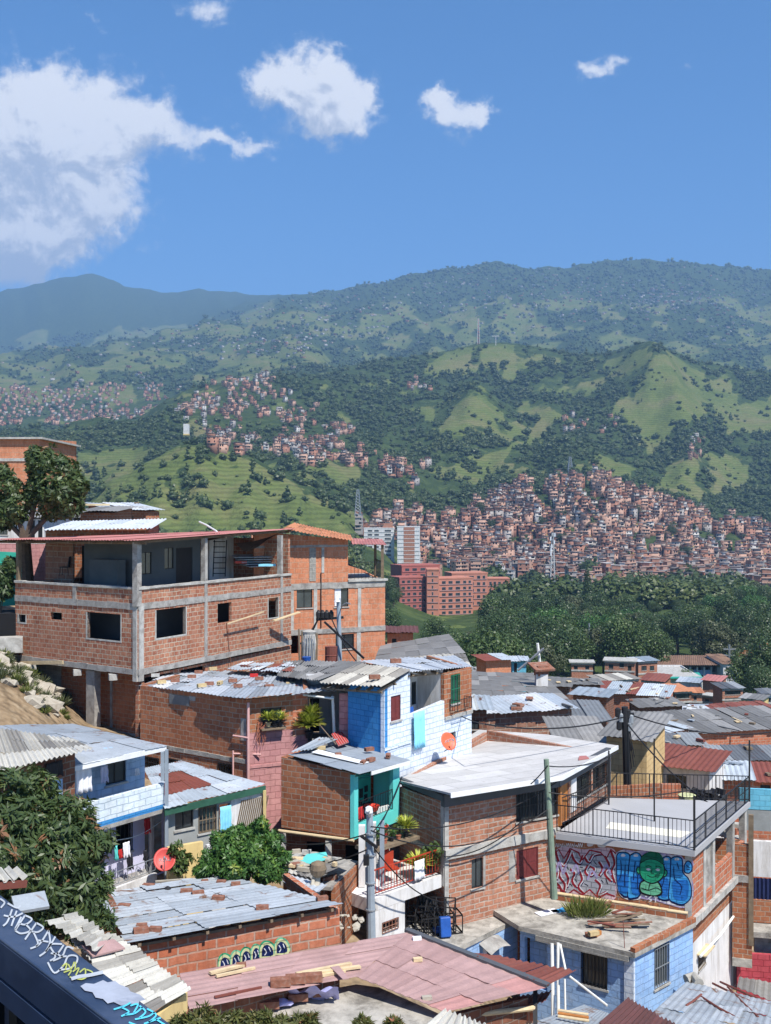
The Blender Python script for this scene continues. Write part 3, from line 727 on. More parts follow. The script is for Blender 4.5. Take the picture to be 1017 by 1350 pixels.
# ================================================================== building kit
def lerp(a,b,t):return a+(b-a)*t
def bil(P,s,t):return lerp(lerp(P[0],P[1],s),lerp(P[3],P[2],s),t)
def roof_sheets(P,nu,nv,pitch=.18,amp=.02,mat='zinc',name='roof',parent=None,lift=.02,jit=.012,tones=None,sag=0.0,flat=False,rag=.06,base=0.0):
    """corrugated sheets laid on a four-cornered roof: P0->P1 eave (across the ribs), P3,P2 the far edge; ribs run P0->P3"""
    P=[Vector(p) for p in P];mb=MB();W=(P[1]-P[0]).length;Ln=(P[3]-P[0]).length
    nrm=(P[1]-P[0]).cross(P[3]-P[0]).normalized()
    if nrm.z<0:nrm=-nrm
    rs=random.Random(int(abs(P[0].x*97+P[0].y*31)*10))
    for j in range(nv):
        for i in range(nu):
            s0,s1=i/nu,(i+1)/nu+.04/max(W,.1);t0,t1=j/nv,(j+1)/nv+.10/max(Ln,.1)
            s1=min(s1,1.0);e0=rs.uniform(-rag,rag*.4)/Ln if j==0 else 0;e1=rs.uniform(-rag*.4,rag)/Ln if j==nv-1 else 0
            t0+=e0;t1=min(t1,1)+e1
            n=max(2,int((s1-s0)*W/pitch*4)) if not flat else 1
            tl=rs.uniform(-jit,jit);zj=base+lift*(((i+j)%2)*.5)+rs.uniform(0,jit)+.004*j
            tone=(tones[(i+j*nu)%len(tones)] if tones else rs.random())
            ts=[t0,(t0+t1)/2,t1];vs=[]
            for q,t in enumerate(ts):
                for k in range(n+1):
                    s=lerp(s0,s1,k/n);h=0 if flat else amp*math.sin(s*W/pitch*2*math.pi)
                    h+=zj+tl*(k/n-.5)*2-sag*math.sin(math.pi*s)*(1-abs(2*t-1))+(.01 if q==0 else 0)
                    vs.append(bil(P,s,t)+nrm*h)
            fs=[(q*(n+1)+k,q*(n+1)+k+1,(q+1)*(n+1)+k+1,(q+1)*(n+1)+k) for q in range(2) for k in range(n)]
            mb.add(vs,fs,0,tone)
            low=[vs[k] for k in range(n+1)]
            mb.add(low+[p-nrm*.012 for p in low],[(k,k+1,n+2+k,n+1+k) for k in range(n)],0,tone)
    return mb.build(name,M[mat],parent)
def rafters(P,parent,n=4,sz=.08,mat='wood',drop=.09):
    mb=MB()
    for i in range(n):
        s=(i+.3)/(n-.4)
        mb.beam(bil(P,s,.01)-Z*drop,bil(P,s,.99)-Z*drop,sz)
    for t in (.04,.5,.96):mb.beam(bil(P,.01,t)-Z*(drop+sz*.55),bil(P,.99,t)-Z*(drop+sz*.55),sz*.8)
    return mb.build('rafters',M[mat],parent)
def window(root,fc,r,style='pane',frame='black',recess=.09,sill=True,name='window'):
    u0,u1,z0,z1=r;w=u1-u0;h=z1-z0;mb=MB();b=.035
    o0,o1=-recess,-recess+.035
    for (a,c,d,e) in ((u0,u1,z0,z0+b),(u0,u1,z1-b,z1),(u0,u0+b,z0+b,z1-b),(u1-b,u1,z0+b,z1-b)):mb.fbox(fc,a+.003,c-.003,d+.003,e-.003,o0,o1)
    if style in ('pane','grille','curtain'):
        k=max(2,round(w/.6))
        for i in range(1,k):mb.fbox(fc,u0+w*i/k-b*.5,u0+w*i/k+b*.5,z0+b,z1-b,o0,o1-.004)
    fr=mb.build(name,M[frame],root)
    if style in ('pane','curtain','grille'):
        g=MB();g.quad(fc.P(u0+b,z0+b,o0+.012),fc.P(u1-b,z0+b,o0+.012),fc.P(u1-b,z1-b,o0+.012),fc.P(u0+b,z1-b,o0+.012));g.build('pane',M['glass'],fr)
    if style=='curtain':
        g=MB();n=10;vs=[]
        for z in (z0+.04,z1-.05):
            for i in range(n*2+1):vs.append(fc.P(u0+w*(.05+.45*i/(n*2)),z,o0+.03+.012*(i%2)))
        m=n*2+1;g.add(vs,[(i,i+1,m+i+1,m+i) for i in range(n*2)]);g.build('curtain',M['whitecloth'],fr)
    if style in ('grille','bars'):
        g=MB();n=max(3,int(w/.12))
        for i in range(n+1):g.fbox(fc,u0+w*i/n-.009,u0+w*i/n+.009,z0,z1,.01,.028)
        for t in (.03,.5,.97):g.fbox(fc,u0,u1,z0+h*t-.012,z0+h*t+.012,.028,.04)
        g.build('grille',M[frame],fr)
    if style=='shutter':
        g=MB()
        for i in range(2):
            a=u0+b+(w-2*b)*i/2;c=a+(w-2*b)/2-.01
            g.fbox(fc,a,c,z0+b,z1-b,o0-.01,o0+.02)
            g.fbox(fc,a+.05,c-.05,z0+.1,z0+h*.45,o0+.02,o0+.03);g.fbox(fc,a+.05,c-.05,z0+h*.52,z1-.1,o0+.02,o0+.03)
        g.build('shutter',M[frame],fr)
    if sill:
        s=MB();s.fbox(fc,u0-.05,u1+.05,z0-.06,z0-.002,-.02,.05);s.build('sill',M['concrete_lt'],fr)
    return fr
def band(root,fc,u0,u1,z0,z1,o0=-.04,o1=.035,mat='concrete',name='beam'):
    mb=MB();n=max(1,int((u1-u0)/.6)) if (u1-u0)>(z1-z0) else 1
    rs=random.Random(int(abs(u0*13+z0*71)*10));pts=[]
    mb2=mb
    for i in range(n):
        a=lerp(u0,u1,i/n);c=lerp(u0,u1,(i+1)/n);q=rs.uniform(-.008,.008)
        mb2.fbox(fc,a,c,z0+(rs.uniform(-.012,.012) if n>1 else 0),z1+(rs.uniform(-.012,.012) if n>1 else 0),o0,o1+q)
    return mb.build(name,M[mat],root)
def box_walls(root,quad,z0,zt,mats,holes={},th=.15,names='wall'):
    """quad: plan corners [left, near, right]; the fourth follows; returns the two seen faces"""
    A,B,C=[Vector(q) for q in quad];D=A+(C-B);pts=[A,B,C,D]
    if not isinstance(zt,(list,tuple)):zt=[zt]*4
    fs=[]
    for i in range(4):
        m=mats[i] if i<len(mats) else mats[-1]
        a,b=pts[i],pts[(i+1)%4];fc=Face(a,b)
        if i>=2:
            c=(A+C)/2
            fc.n=Vector((fc.d.y,-fc.d.x));fc.n=fc.n if fc.n.dot((a+b)/2-c)>0 else -fc.n
        fs.append(fc)
        if m is None:continue
        e=.155 if i in (0,2) else.003
        mb=MB();h=holes.get(i,[])
        u0=0 if i<2 else.004;u1=fc.L
        if i==0:u1=fc.L-.004
        mb.wall(fc,u0,u1,z0,zt[i],zt[(i+1)%4],h,th);mb.build(names,M[m],root)
    return fs
def rail(root,pts,h=1.0,gap=.12,bar=.014,top=.03,mat='black',mid=False,name='railing',post=None,botz=.08):
    """railing along 3D points"""
    mb=MB()
    for a,b in zip(pts[:-1],pts[1:]):
        a=Vector(a);b=Vector(b);L=(b-a).length;n=max(1,int(L/gap))
        mb.beam(a+Z*h,b+Z*h,top,top*.8);mb.beam(a+Z*botz,b+Z*botz,top*.8,top*.6)
        if mid:mb.beam(a+Z*h*.55,b+Z*h*.55,top*.7,top*.5)
        for i in range(n+1):
            p=lerp(a,b,i/n);w=bar if (i%(post or 10**6)) else bar*2.2
            mb.beam(p+Z*botz,p+Z*h,w,w,up=Vector((0,1,0)))
    return mb.build(name,M[mat],root)
BRICK_PROTO=None
def loose_brick(p,rz,label,group='loose bricks holding roofs down',mat='brickbit',sc=1.0,size=(.30,.14,.11),lie=0.0):
    mb=MB();x,y,z=size[0]*sc/2,size[1]*sc/2,size[2]*sc/2;w=.022*sc
    R=Matrix.Rotation(rz,3,'Z')@Matrix.Rotation(lie,3,'X');c=Vector(p)+Z*(z-.012)
    f=lambda a,b,d:c+R@Vector((a,b,d))
    def bx(x0,x1,y0,y1,z0,z1):mb.box8([f(x0,y0,z0),f(x1,y0,z0),f(x1,y1,z0),f(x0,y1,z0),f(x0,y0,z1),f(x1,y0,z1),f(x1,y1,z1),f(x0,y1,z1)])
    bx(-x,x,-y,y,-z,-z+w);bx(-x,x,-y,y,z-w,z)
    for t in (-1,0,1):bx(-x,x,t*(y-w/2)-w/2,t*(y-w/2)+w/2,-z+w+.0005,z-w-.0005)
    o=mb.build('loose_brick',M[mat]);return tag(o,label,'brick',group)
def cable(p0,p1,sag,label,r=.012,mat='cable',group='overhead cables',n=14):
    p0,p1=Vector(p0),Vector(p1)
    pts=[lerp(p0,p1,i/n)-Z*sag*4*(i/n)*(1-i/n) for i in range(n+1)]
    mb=MB();mb.tube(pts,r,5);o=mb.build('cable',M[mat]);return tag(o,label,'cable',group)
def cloth(name,fc,u0,u1,z0,z1,off,mat,label,cat='laundry',group='laundry hung out to dry',fold=.035,waves=5,ragged=.03,parent=None):
    n=22;k=6;vs=[];rs=random.Random(int(abs(u0*100+z1*10)))
    for j in range(k+1):
        t=j/k
        for i in range(n+1):
            s=i/n;u=lerp(u0,u1,s)+.01*math.sin(j*2+i);z=lerp(z1,z0,t)+(ragged*math.sin(i*1.7) if j==k else 0)
            vs.append(fc.P(u,z,off+fold*math.sin(s*waves*6.28+t)*(.3+t)))
    fs=[(j*(n+1)+i,j*(n+1)+i+1,(j+1)*(n+1)+i+1,(j+1)*(n+1)+i) for j in range(k) for i in range(n)]
    mb=MB();mb.add(vs,fs);o=mb.build(name,M[mat],parent,smooth=True)
    sm=o.modifiers.new('thick','SOLIDIFY');sm.thickness=.008
    if parent is None:tag(o,label,cat,group)
    return o
def dish(c,R,dirv,mat,label,mark=None):
    t=thing('satellite_dish',label,'satellite dish',Vector(c)-Z*R)
    d=Vector(dirv).normalized();a=d.cross(Z).normalized();b=a.cross(d);c=Vector(c)
    vs=[];n=28;rings=6
    for j in range(rings+1):
        r=R*j/rings
        for i in range(n):q=6.283*i/n;vs.append(c+a*math.cos(q)*r*.92+b*math.sin(q)*r-d*(.22*R*(1-(j/rings)**2)))
    fs=[(j*n+i,j*n+(i+1)%n,(j+1)*n+(i+1)%n,(j+1)*n+i) for j in range(rings) for i in range(n)]
    mb=MB();mb.add(vs,fs);o=mb.build('reflector',M[mat],t,smooth=True)
    s=o.modifiers.new('thick','SOLIDIFY');s.thickness=.012
    mb=MB();e=c+d*R*.9-b*R*.25;mb.tube([c-b*R*.95,e],.012,5);mb.tube([e,e+b*.07-d*.05],.03,7);mb.build('feed_arm',M['steel'],t)
    mb=MB();mb.tube([c-d*R*.25,c-d*R*.35-Z*R*.8],.025,6);mb.tube([c-d*R*.35-Z*R*.8,c-d*R*.1-Z*R*1.0+a*R*.5],.016,5);mb.tube([c-d*R*.35-Z*R*.8,c-d*R*.1-Z*R*1.0-a*R*.5],.016,5);mb.build('bracket',M['black'],t)
    if mark:
        mb=MB()
        for stroke in mark:
            pts=[c+a*x*R+b*y*R-d*(.22*R*(1-(x*x+y*y))-.012) for x,y in stroke]
            mb.tube(pts,R*.035,4)
        mb.build('painted_lettering',M['inkwhite'],t)
    return t
def plant(p,label,cat='plant',group='plants in pots',kind='bush',mat='leaf_bright',pot='terracotta',s=.35,n=160,potr=.10):
    t=thing('potted_plant',label,cat,p,group)
    if pot:
        mb=MB();mb.lathe(p,[(potr*.7,0),(potr*.95,potr*1.3),(potr*1.08,potr*1.35),(potr*1.08,potr*1.6),(potr*.9,potr*1.6)],12);mb.build('pot',M[pot],t)
    h0=potr*1.5 if pot else 0
    mb=MB();rs=random.Random(int(p[0]*1000))
    for i in range(5):
        a=rs.random()*6.28;mb.tube([Vector(p)+Z*h0*.8,Vector(p)+Vector((math.cos(a)*s*.3,math.sin(a)*s*.3,h0+s*.6))],.008,4)
    mb.build('stem',M['bark'],t)
    if kind=='rosette':
        k=RNG.integers(0,4,n);az=RNG.random(n)*6.28;el=RNG.uniform(.1,1.2,n)
        d=np.stack([np.cos(az)*np.cos(el),np.sin(az)*np.cos(el),np.sin(el)],1)
        P_=d*(s*.45)+np.array([0,0,h0+s*.3]);Nn=np.cross(d,np.cross(d,np.array([0,0,1.])+.01));V_,Q_=leaf_quads(P_,-Nn,s*.9,s*.13,dirs=d,fold=.2)
    else:
        lob=[(rs.uniform(-.3,.3)*s,rs.uniform(-.3,.3)*s,h0+s*rs.uniform(.3,.9),s*rs.uniform(.3,.45)) for _ in range(5)]
        P_,d,k=shell_points(lob,n,.5);V_,Q_=leaf_quads(P_,d+RNG.normal(size=d.shape)*.5,s*.24,s*.13)
    np_obj('foliage',V_,Q_,RNG.random(n),[M[mat]],parent=t)
    return t
def text_strokes(mb,to3,strokes,w,off=None,tone=.5):
    """painted lines: each stroke a flat ribbon; to3(x, y) gives a 3D point, w the half width in the same 2D units"""
    for st in strokes:
        k=len(st)
        L=[];Rr=[]
        for i,(x,y) in enumerate(st):
            x0,y0=st[max(i-1,0)];x1,y1=st[min(i+1,k-1)]
            dx,dy=x1-x0,y1-y0;l=math.hypot(dx,dy) or 1;nx,ny=-dy/l*w,dx/l*w
            L.append(to3(x+nx,y+ny));Rr.append(to3(x-nx,y-ny))
        for i in range(k-1):mb.quad(L[i],L[i+1],Rr[i+1],Rr[i],0,tone)
def curve(pts,n=6):
    """smooth a 2D polyline (Catmull-Rom)"""
    out=[];P=[pts[0]]+list(pts)+[pts[-1]]
    for i in range(1,len(P)-2):
        for k in range(n):
            t=k/n;a,b,c,d=P[i-1],P[i],P[i+1],P[i+2]
            out.append(tuple(.5*((2*b[q])+(-a[q]+c[q])*t+(2*a[q]-5*b[q]+4*c[q]-d[q])*t*t+(-a[q]+3*b[q]-3*c[q]+d[q])*t**3) for q in (0,1)))
    out.append(tuple(pts[-1]));return out
def pole(base,top,r0,r1,mat,name,label,cat='pole',n=10):
    t=thing(name,label,cat,base);mb=MB();mb.tube([base,lerp(Vector(base),Vector(top),.5),top],[r0,(r0+r1)/2,r1],n);mb.build('shaft',M[mat],t);return t
# ================================================================== the big unfinished brick house on the left
A=thing('brick_house','large unfinished brick house with bare window holes and a roofed open terrace on top','house',(plan(182,45).x,45,-10.3))
fa=Face(plan(20,49.7),plan(182,45));fb=Face(plan(182,45),plan(384,55.5))
ha=[fa.R(24.6,810.4,33.8,820.3),fa.R(66.5,807.5,81.6,817.3),fa.R(115,808.5,159,843)]
hb=[fb.R(206,802,245,838.7),fb.R(287,795,305.5,821),fb.R(354,788,367,814)]
for fc,hh in ((fa,ha),(fb,hb)):
    mb=MB();mb.wall(fc,0 if fc is fb else.003,fc.L-(0 if fc is fb else.16),-6.75,-3.28,-3.28,hh,.16);mb.build('wall',M['brick_a'],A)
D4=plan(20,49.7)+(plan(384,55.5)-plan(182,45))
mb=MB();fx=Face(plan(384,55.5),D4);mb.wall(fx,.2,fx.L,-6.75,-1.4,-1.4);fx2=Face(D4,plan(20,49.7));mb.wall(fx2,.2,fx2.L-.2,-6.75,-3.3,-3.3);mb.build('rear_wall',M['brick_a'],A)
for fc in (fa,fb):
    band(A,fc,0,fc.L-.02,-4.16,-3.88,-.05,.035)
    band(A,fc,0,fc.L-.02,-6.93,-6.68,-.05,.05)
    band(A,fc,0,fc.L-.02,-3.29,-3.2,-.20,.07,'concrete_lt','parapet_cap')
for fc,u,w in ((fa,fa.L-.27,.24),(fb,.03,.28)):band(A,fc,u,u+w,-7.2,-4.0,-.1,.05,'concrete_lt','column')
band(A,fb,-.1,.18,-4.0,-1.28,-.22,.05,'concrete','column')
for px in (271,371):u=fb.u(px);band(A,fb,u-.09,u+.10,-6.9,-1.2,-.2,.05,'concrete','column')
u=fa.u(99);band(A,fa,u-.12,u+.1,-4.0,-3.3,-.1,.04,'concrete','column')
band(A,fa,.02,.2,-4.0,-1.35,-.2,-.02,'wood','column')
for r,fc in ((ha[2],fa),(hb[0],fb),(hb[2],fb),(ha[0],fa)):
    mb=MB();b=.07;u0,u1,z0,z1=r
    for (a,c,d,e) in ((u0-b,u0,z0-b,z1),(u1,u1+b,z0-b,z1),(u0,u1,z0-b,z0)):mb.fbox(fc,a,c,d,e,-.16,.012)
    mb.build('window_surround',M['concrete_lt'],A)
pa,pb,pc_=plan(20,49.7),plan(182,45),plan(384,55.5)
def slab(root,pts,z,h,mat,name='floor_slab',inset=.2):
    c=sum((Vector(p) for p in pts),Vector((0,0)))/len(pts);q=[Vector(p)+(c-Vector(p)).normalized()*inset for p in pts]
    mb=MB();mb.poly([(p.x,p.y,z) for p in q],h);return mb.build(name,M[mat],root)
slab(A,[pa,pb,pc_,D4],-3.95,.2,'concrete');slab(A,[pa,pb,pc_,D4],-6.68,.2,'concrete')
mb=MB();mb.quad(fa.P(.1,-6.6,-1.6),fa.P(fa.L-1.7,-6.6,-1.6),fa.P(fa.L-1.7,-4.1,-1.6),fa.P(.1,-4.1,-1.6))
mb.quad(fb.P(1.7,-6.6,-1.7),fb.P(fb.L,-6.6,-1.7),fb.P(fb.L,-4.1,-1.7),fb.P(1.7,-4.1,-1.7));mb.build('shade_sheet',M['fascia'],A)  # dark sheets close behind the window holes, painting in the shade of the rooms
i1=Face(plan(60,52.3),plan(184,48.9));i2=Face(plan(184,48.9),plan(264,53.6))
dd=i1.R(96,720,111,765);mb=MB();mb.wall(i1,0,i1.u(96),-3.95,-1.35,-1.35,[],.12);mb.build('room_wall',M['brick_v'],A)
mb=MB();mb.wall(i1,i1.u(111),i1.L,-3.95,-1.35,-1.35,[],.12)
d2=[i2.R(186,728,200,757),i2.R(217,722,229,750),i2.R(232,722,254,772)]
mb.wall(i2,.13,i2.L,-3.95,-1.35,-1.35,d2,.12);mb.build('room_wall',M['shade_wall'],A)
for r in d2[:2]:window(A,i2,r,'pane',recess=.06,sill=False)
r=d2[2];mb=MB();mb.fbox(i2,r[0]+.02,r[1]-.02,r[2],r[3]-.01,-.08,-.04);mb.build('door',M['black'],A)
mb=MB();mb.fbox(i1,dd[0]+.02,dd[1]-.02,-3.95,dd[3],-.6,-.55);mb.build('door',M['dark'],A)
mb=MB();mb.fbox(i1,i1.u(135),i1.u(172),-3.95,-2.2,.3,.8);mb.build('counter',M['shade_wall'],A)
RA=[at(-25,711.5,51),at(184.5,713,44.1),at(390,697.5,56.6),at(262,702,64)]
roof_sheets([RA[1],RA[0],RA[3],RA[2]],11,2,.2,.018,'redroof',parent=A,rag=.04)
rafters([RA[1],RA[0],RA[3],RA[2]],A,8,.09,'wood')
i3=Face(plan(276,56),plan(308,57.5));mb=MB();mb.wall(i3,0,i3.L,-3.95,-1.5,-1.3,[],.12);mb.build('side_wall',M['white'],A)
i4=Face(plan(302,58),plan(372,57));mb=MB();mb.wall(i4,0,i4.L,-4.0,-3.15,-3.15,[],.12);mb.build('low_wall',M['white'],A)
t=thing('rolled_awning','brown canvas awning stretched under the roof edge of the terrace','awning',at(340,722,56))
mb=MB();c0,c1,c2,c3=at(310,716,56),at(368,703,55.8),at(352,712,54.6),at(322,727,55)
vs=[];
for j in range(5):
    for i in range(9):vs.append(bil([c0,c1,c2,c3],i/8,j/4)-Z*.12*math.sin(math.pi*i/8))
mb.add(vs,[(j*9+i,j*9+i+1,(j+1)*9+i+1,(j+1)*9+i) for j in range(4) for i in range(8)]);o=mb.build('canvas',M['wood'],t,smooth=True)
t=thing('ladder','dark metal ladder leaning on the terrace behind the brick parapet','ladder',at(288,757,53.5))
mb=MB()
for px in (281,297):mb.tube([at(px,760,53.5),at(px+2,712,54.2)],.03,6)
for i in range(7):mb.tube([at(281.3,756-i*7,53.6),at(297.3,756-i*7,53.6)],.022,5)
mb.build('frame',M['black'],t)
t=thing('stacked_sheets','stack of roofing sheets stored on the terrace behind the second column','roofing sheets',at(335,738,56.5))
mb=MB()
for i in range(5):mb.box(at(332+i*3,733+i*3,56.4)+Vector((0,0,.0)),(2.0,1.0,.03),.3+i*.1,tilt=('X',.1));
mb.build('sheet',M['zinc'],t)
mb=MB();mb.box(at(317,741,55.8),(.6,.5,.12),.3);mb.build('red_sheet',M['redplastic'],t)
mb=MB();mb.box(at(352,745,55.2),(.9,.5,.1),.2);mb.build('white_sheet',M['bluecloth'],t)
t=thing('plastic_chair','dark chair standing against the brick wall on the covered terrace','chair',at(87,758,51.3))
b=at(86,759,51.2);mb=MB();mb.box(b+Z*.42,(.42,.42,.04));mb.build('seat',M['black'],t)
mb=MB();mb.box(b+Vector((.2,.05,.68)),(.04,.4,.5),0,tilt=('Y',.15));mb.build('backrest',M['black'],t)
for sx in (-1,1):
    for sy in (-1,1):mb=MB();mb.tube([b+Vector((sx*.18,sy*.18,.42)),b+Vector((sx*.21,sy*.21,0))],.018,5);mb.build('leg',M['black'],t)
c1f=Face(plan(42,50.6),plan(187,46.4));ug=c1f.u(81)
mb=MB();mb.wall(c1f,0,ug,-11,-7.05,-7.05);mb.build('lower_wall',M['grey_block'],A)
mb=MB();mb.wall(c1f,ug+.002,c1f.L,-11,-7.05,-7.05);mb.build('lower_wall',M['brick_c'],A)
band(A,c1f,c1f.u(146),c1f.u(148.5),-9.9,-7.1,.0,.05,'concrete','column')
band(A,fa,fa.u(111),fa.u(122),-10.4,-7.0,-.45,-.1,'concrete','column')
band(A,c1f,.1,c1f.L,-10.6,-9.75,.0,.10,'mossy','footing')
for px in (44,103,150):
    mb=MB();p=fa.pix(px,877,-.0);mb.box(Vector((p.x,p.y,-7.12))+Vector((fa.n.x,fa.n.y,0))*.05,(.34,.3,.26),.4);mb.build('beam_end',M['concrete_lt'],A)
mb=MB();mb.beam(fa.pix(22,874,.16),fa.pix(88,872.5,.2),.05,.16);tag(mb.build('plank',M['lumber']),'long pale plank lying under the slab edge of the big brick house','plank')
fb2=Face(plan(183,45.3),plan(384,55.7));hs=[(fb2.u(190.5),fb2.u(229),-7.75,-7.12),(fb2.u(238),fb2.u(271),-7.6,-7.12)]
mb=MB();mb.wall(fb2,0,fb2.L,-9.6,-7.03,-7.03,hs,.18);mb.build('lower_wall',M['brick_a'],A)
mb=MB();mb.quad(fb2.P(.9,-9.5,-.6),fb2.P(7,-9.5,-.6),fb2.P(7,-7.1,-.6),fb2.P(.9,-7.1,-.6));mb.build('shade_sheet',M['dark'],A)  # black sheet paints the shade inside the openings under the slab
fe_=Face(plan(384,55.5),plan(381,59));
for i,(a,b) in enumerate((((292,822),(337,806)),((353,818),(373,806)))):
    mb=MB();mb.beam(fb.pix(*a,.35),fb.pix(*b,.5 if i==0 else 1.0),.05 if i==0 else.25,.05)
    tag(mb.build('plank',M['lumber']),['thin yellow batten leaning across the small window of the big brick house','pale board propped below the rightmost window hole of the big brick house'][i],'plank')
mb=MB();mb.tube([fb.pix(298,821,.04),fb.pix(301,850,.04),fb.pix(304,878,.04)],.018,5);tag(mb.build('drain_pipe',M['brickbit']),'thin rusty pipe running down from the small middle window of the big brick house','pipe')
mb=MB();mb.tube([at(263,688,60),at(272,692,59),at(285,700,57.5),at(292,708,56.5)],.05,6);tag(mb.build('bent_pipe',M['whitepipe']),'pale curved pipe rising above the red terrace roof','pipe')
# ================================================================== orange house behind it
B=thing('brick_house','orange brick house with a clay roof and a black barred balcony at its top right','house',(plan(450,58).x,58,-10.5))
fB=Face(plan(335,56.3),plan(508,59.7));uL=fB.L;u8=fB.u(459)
w1,w2,w3,w4=fB.R(391.4,776,412,801.5),fB.R(441,773.7,459.5,800),fB.R(443,836,466.5,855.6),fB.R(352,721,376,746)
dr=fB.R(383,836,394,862)
mb=MB();mb.wall(fB,0,uL,-10.5,-3.85,-3.85,[w1,w2,w3,dr],.16);mb.wall(fB,0,u8,-3.84,zat(700,56.4),zat(711.5,58.6),[w4],.16);mb.build('wall',M['brick_b'],B)
side=Face(plan(508,59.7),plan(508,59.7)+Vector((-1.2,8.5)));side.n=Vector((1,.14)).normalized()
mb=MB();mb.wall(side,.17,side.L,-10.5,-3.85,-3.85);s2=Face(plan(459,58.7),plan(459,58.7)+Vector((-1.2,7.5)));s2.n=Vector((1,.14)).normalized();mb.wall(s2,.17,s2.L,-3.84,-1.55,-1.4);mb.build('side_wall',M['brick_b'],B)
mb=MB();bk=Face(plan(335,56.3)+Vector((-1.2,8.5)),side.P(side.L,0).xy);mb.wall(bk,0,bk.L,-10.5,-1.4,-3.8);mb.build('rear_wall',M['brick_b'],B)
band(B,fB,0,uL,-4.2,-3.87,-.05,.04);band(B,fB,0,uL,-6.65,-6.38,-.05,.05);band(B,fB,0,u8,-1.92,-1.8,-.03,.03)
for px in (385,416,474):u=fB.u(px);band(B,fB,u-.1,u+.1,-6.4,-4.2,-.02,.028,'concrete_lt','column')
u=fB.u(473);band(B,fB,u-.12,u+.12,-8.6,-6.6,-.02,.028,'concrete_lt','column')
r=fB.R(408,722,416.5,766);band(B,fB,r[0],r[1],r[2],r[3],-.02,.02,'grey_block','blocked_opening')
r=fB.R(424,722,427.5,755);band(B,fB,r[0],r[1],r[2],r[3],-.02,.03,'concrete_lt','blocked_opening')
mb=MB();mb.tube([fB.pix(423,755,.05),fB.pix(423,828,.05)],.03,5);mb.build('pipe',M['black'],B)
window(B,fB,w1,'pane');window(B,fB,w2,'curtain');window(B,fB,w3,'grille');window(B,fB,w4,'bars',sill=False)
slab(B,[plan(335,56.3),plan(508,59.7),side.P(side.L,0).xy,bk.a],-3.9,.15,'concrete');slab(B,[plan(335,56.3),plan(508,59.7),side.P(side.L,0).xy,bk.a],-6.4,.15,'concrete')
RB=[at(466.5,713.5,58.1),at(372,697.5,56),at(388,689.5,63.8),at(463,706,65.5)]
roof_sheets([RB[1],RB[0],RB[3],RB[2]],8,3,.22,.03,'tileroof',parent=B)
RB2=[at(463,717.5,58.4),at(510,718.5,59.6),at(504,711,66),at(463,710,65)]
roof_sheets(RB2,5,2,.2,.02,'redroof',name='balcony_roof',parent=B)
mb=MB();mb.beam(fB.P(uL-.12,-3.9,-.1),fB.P(uL-.12,-1.85,-.1),.16);mb.beam(side.P(3.5,-3.9,-.1),side.P(3.5,-1.8,-.1),.16);mb.build('balcony_post',M['wood'],B)
rail(B,[fB.P(u8,-3.85,-.08),fB.P(uL-.1,-3.85,-.08),side.P(3.5,-3.85,-.08)],1.05,.2,.02,.04)
mb=MB();mb.fbox(fB,u8-.02,uL+.12,-3.86,-3.74,-1.2,.12);mb.build('balcony_edge',M['concrete_lt'],B)
t=pole(at(448,885,50),at(446.5,789,50),.13,.10,'greypost','power_pole','grey power pole with a crossarm in front of the orange brick house','power pole')
mb=MB();mb.beam(at(417,817,50.2),at(453,814,50),.09,.12);mb.beam(at(428,820,50.1),at(480,868,49),.07,.09);mb.build('crossarm',M['black'],t)
for i,px in enumerate((420,425.5,431,437)):
    mb=MB();mb.lathe(at(px,816,50.1),[(.06,0),(.11,.05),(.12,.3),(.07,.36),(.05,.42)],8);mb.build('insulator',M['black'],t)
mb=MB();mb.lathe(at(444.5,794,49.8),[(.05,0),(.15,.03),(.10,.15),(.05,.26)],10);mb.build('lamp_head',M['white_paint'],t)
mb=MB();mb.tube([at(449,804,50),at(452,798,49.6),at(457,795,49.2),at(462,796,49)],.03,6);mb.build('lamp_arm',M['steel'],t)
t=thing('water_tank','round water tank wrapped in whitish plastic beside the power pole','water tank',at(408,884,49.6))
mb=MB();mb.lathe(at(408,881,49.6),[(.36,0),(.40,.1),(.39,.9),(.40,1.2),(.3,1.6),(.34,1.72),(.1,1.8)],14);mb.build('drum',M['concrete_lt'],t)
mb=MB();
for k in range(5):mb.tube([at(401+3.5*k,881,49.1),at(402+3.1*k,838,49.2)],.02,4)
mb.build('strap',M['steel'],t)
tag(MB().lathe(at(404.5,876,48.6),[(.16,0),(.20,.32),(.215,.34),(.19,.35)],12).build('bucket',M['blueplastic']),'blue plastic bucket at the foot of the wrapped water tank','bucket')
tag(MB().lathe(at(437,876,48.6),[(.28,0),(.30,.03),(.29,.4),(.31,.42),(.29,.44),(.29,.8),(.30,.82),(.26,.82)],14).build('barrel',M['rust']),'rusty brown barrel beside the power pole','barrel')
for i,(x,w) in enumerate(((395.5,.05),(399,.06),(417.5,.06))):
    mb=MB();mb.tube([at(x,885,49.3),at(x-1.2+i*.8,829+i*3,49.5)],w,6);tag(mb.build('timber_post',M['wood']),['weathered timber post left of the wrapped water tank','shorter timber post close against the wrapped water tank','timber post between the water tank and the power pole'][i],'post')
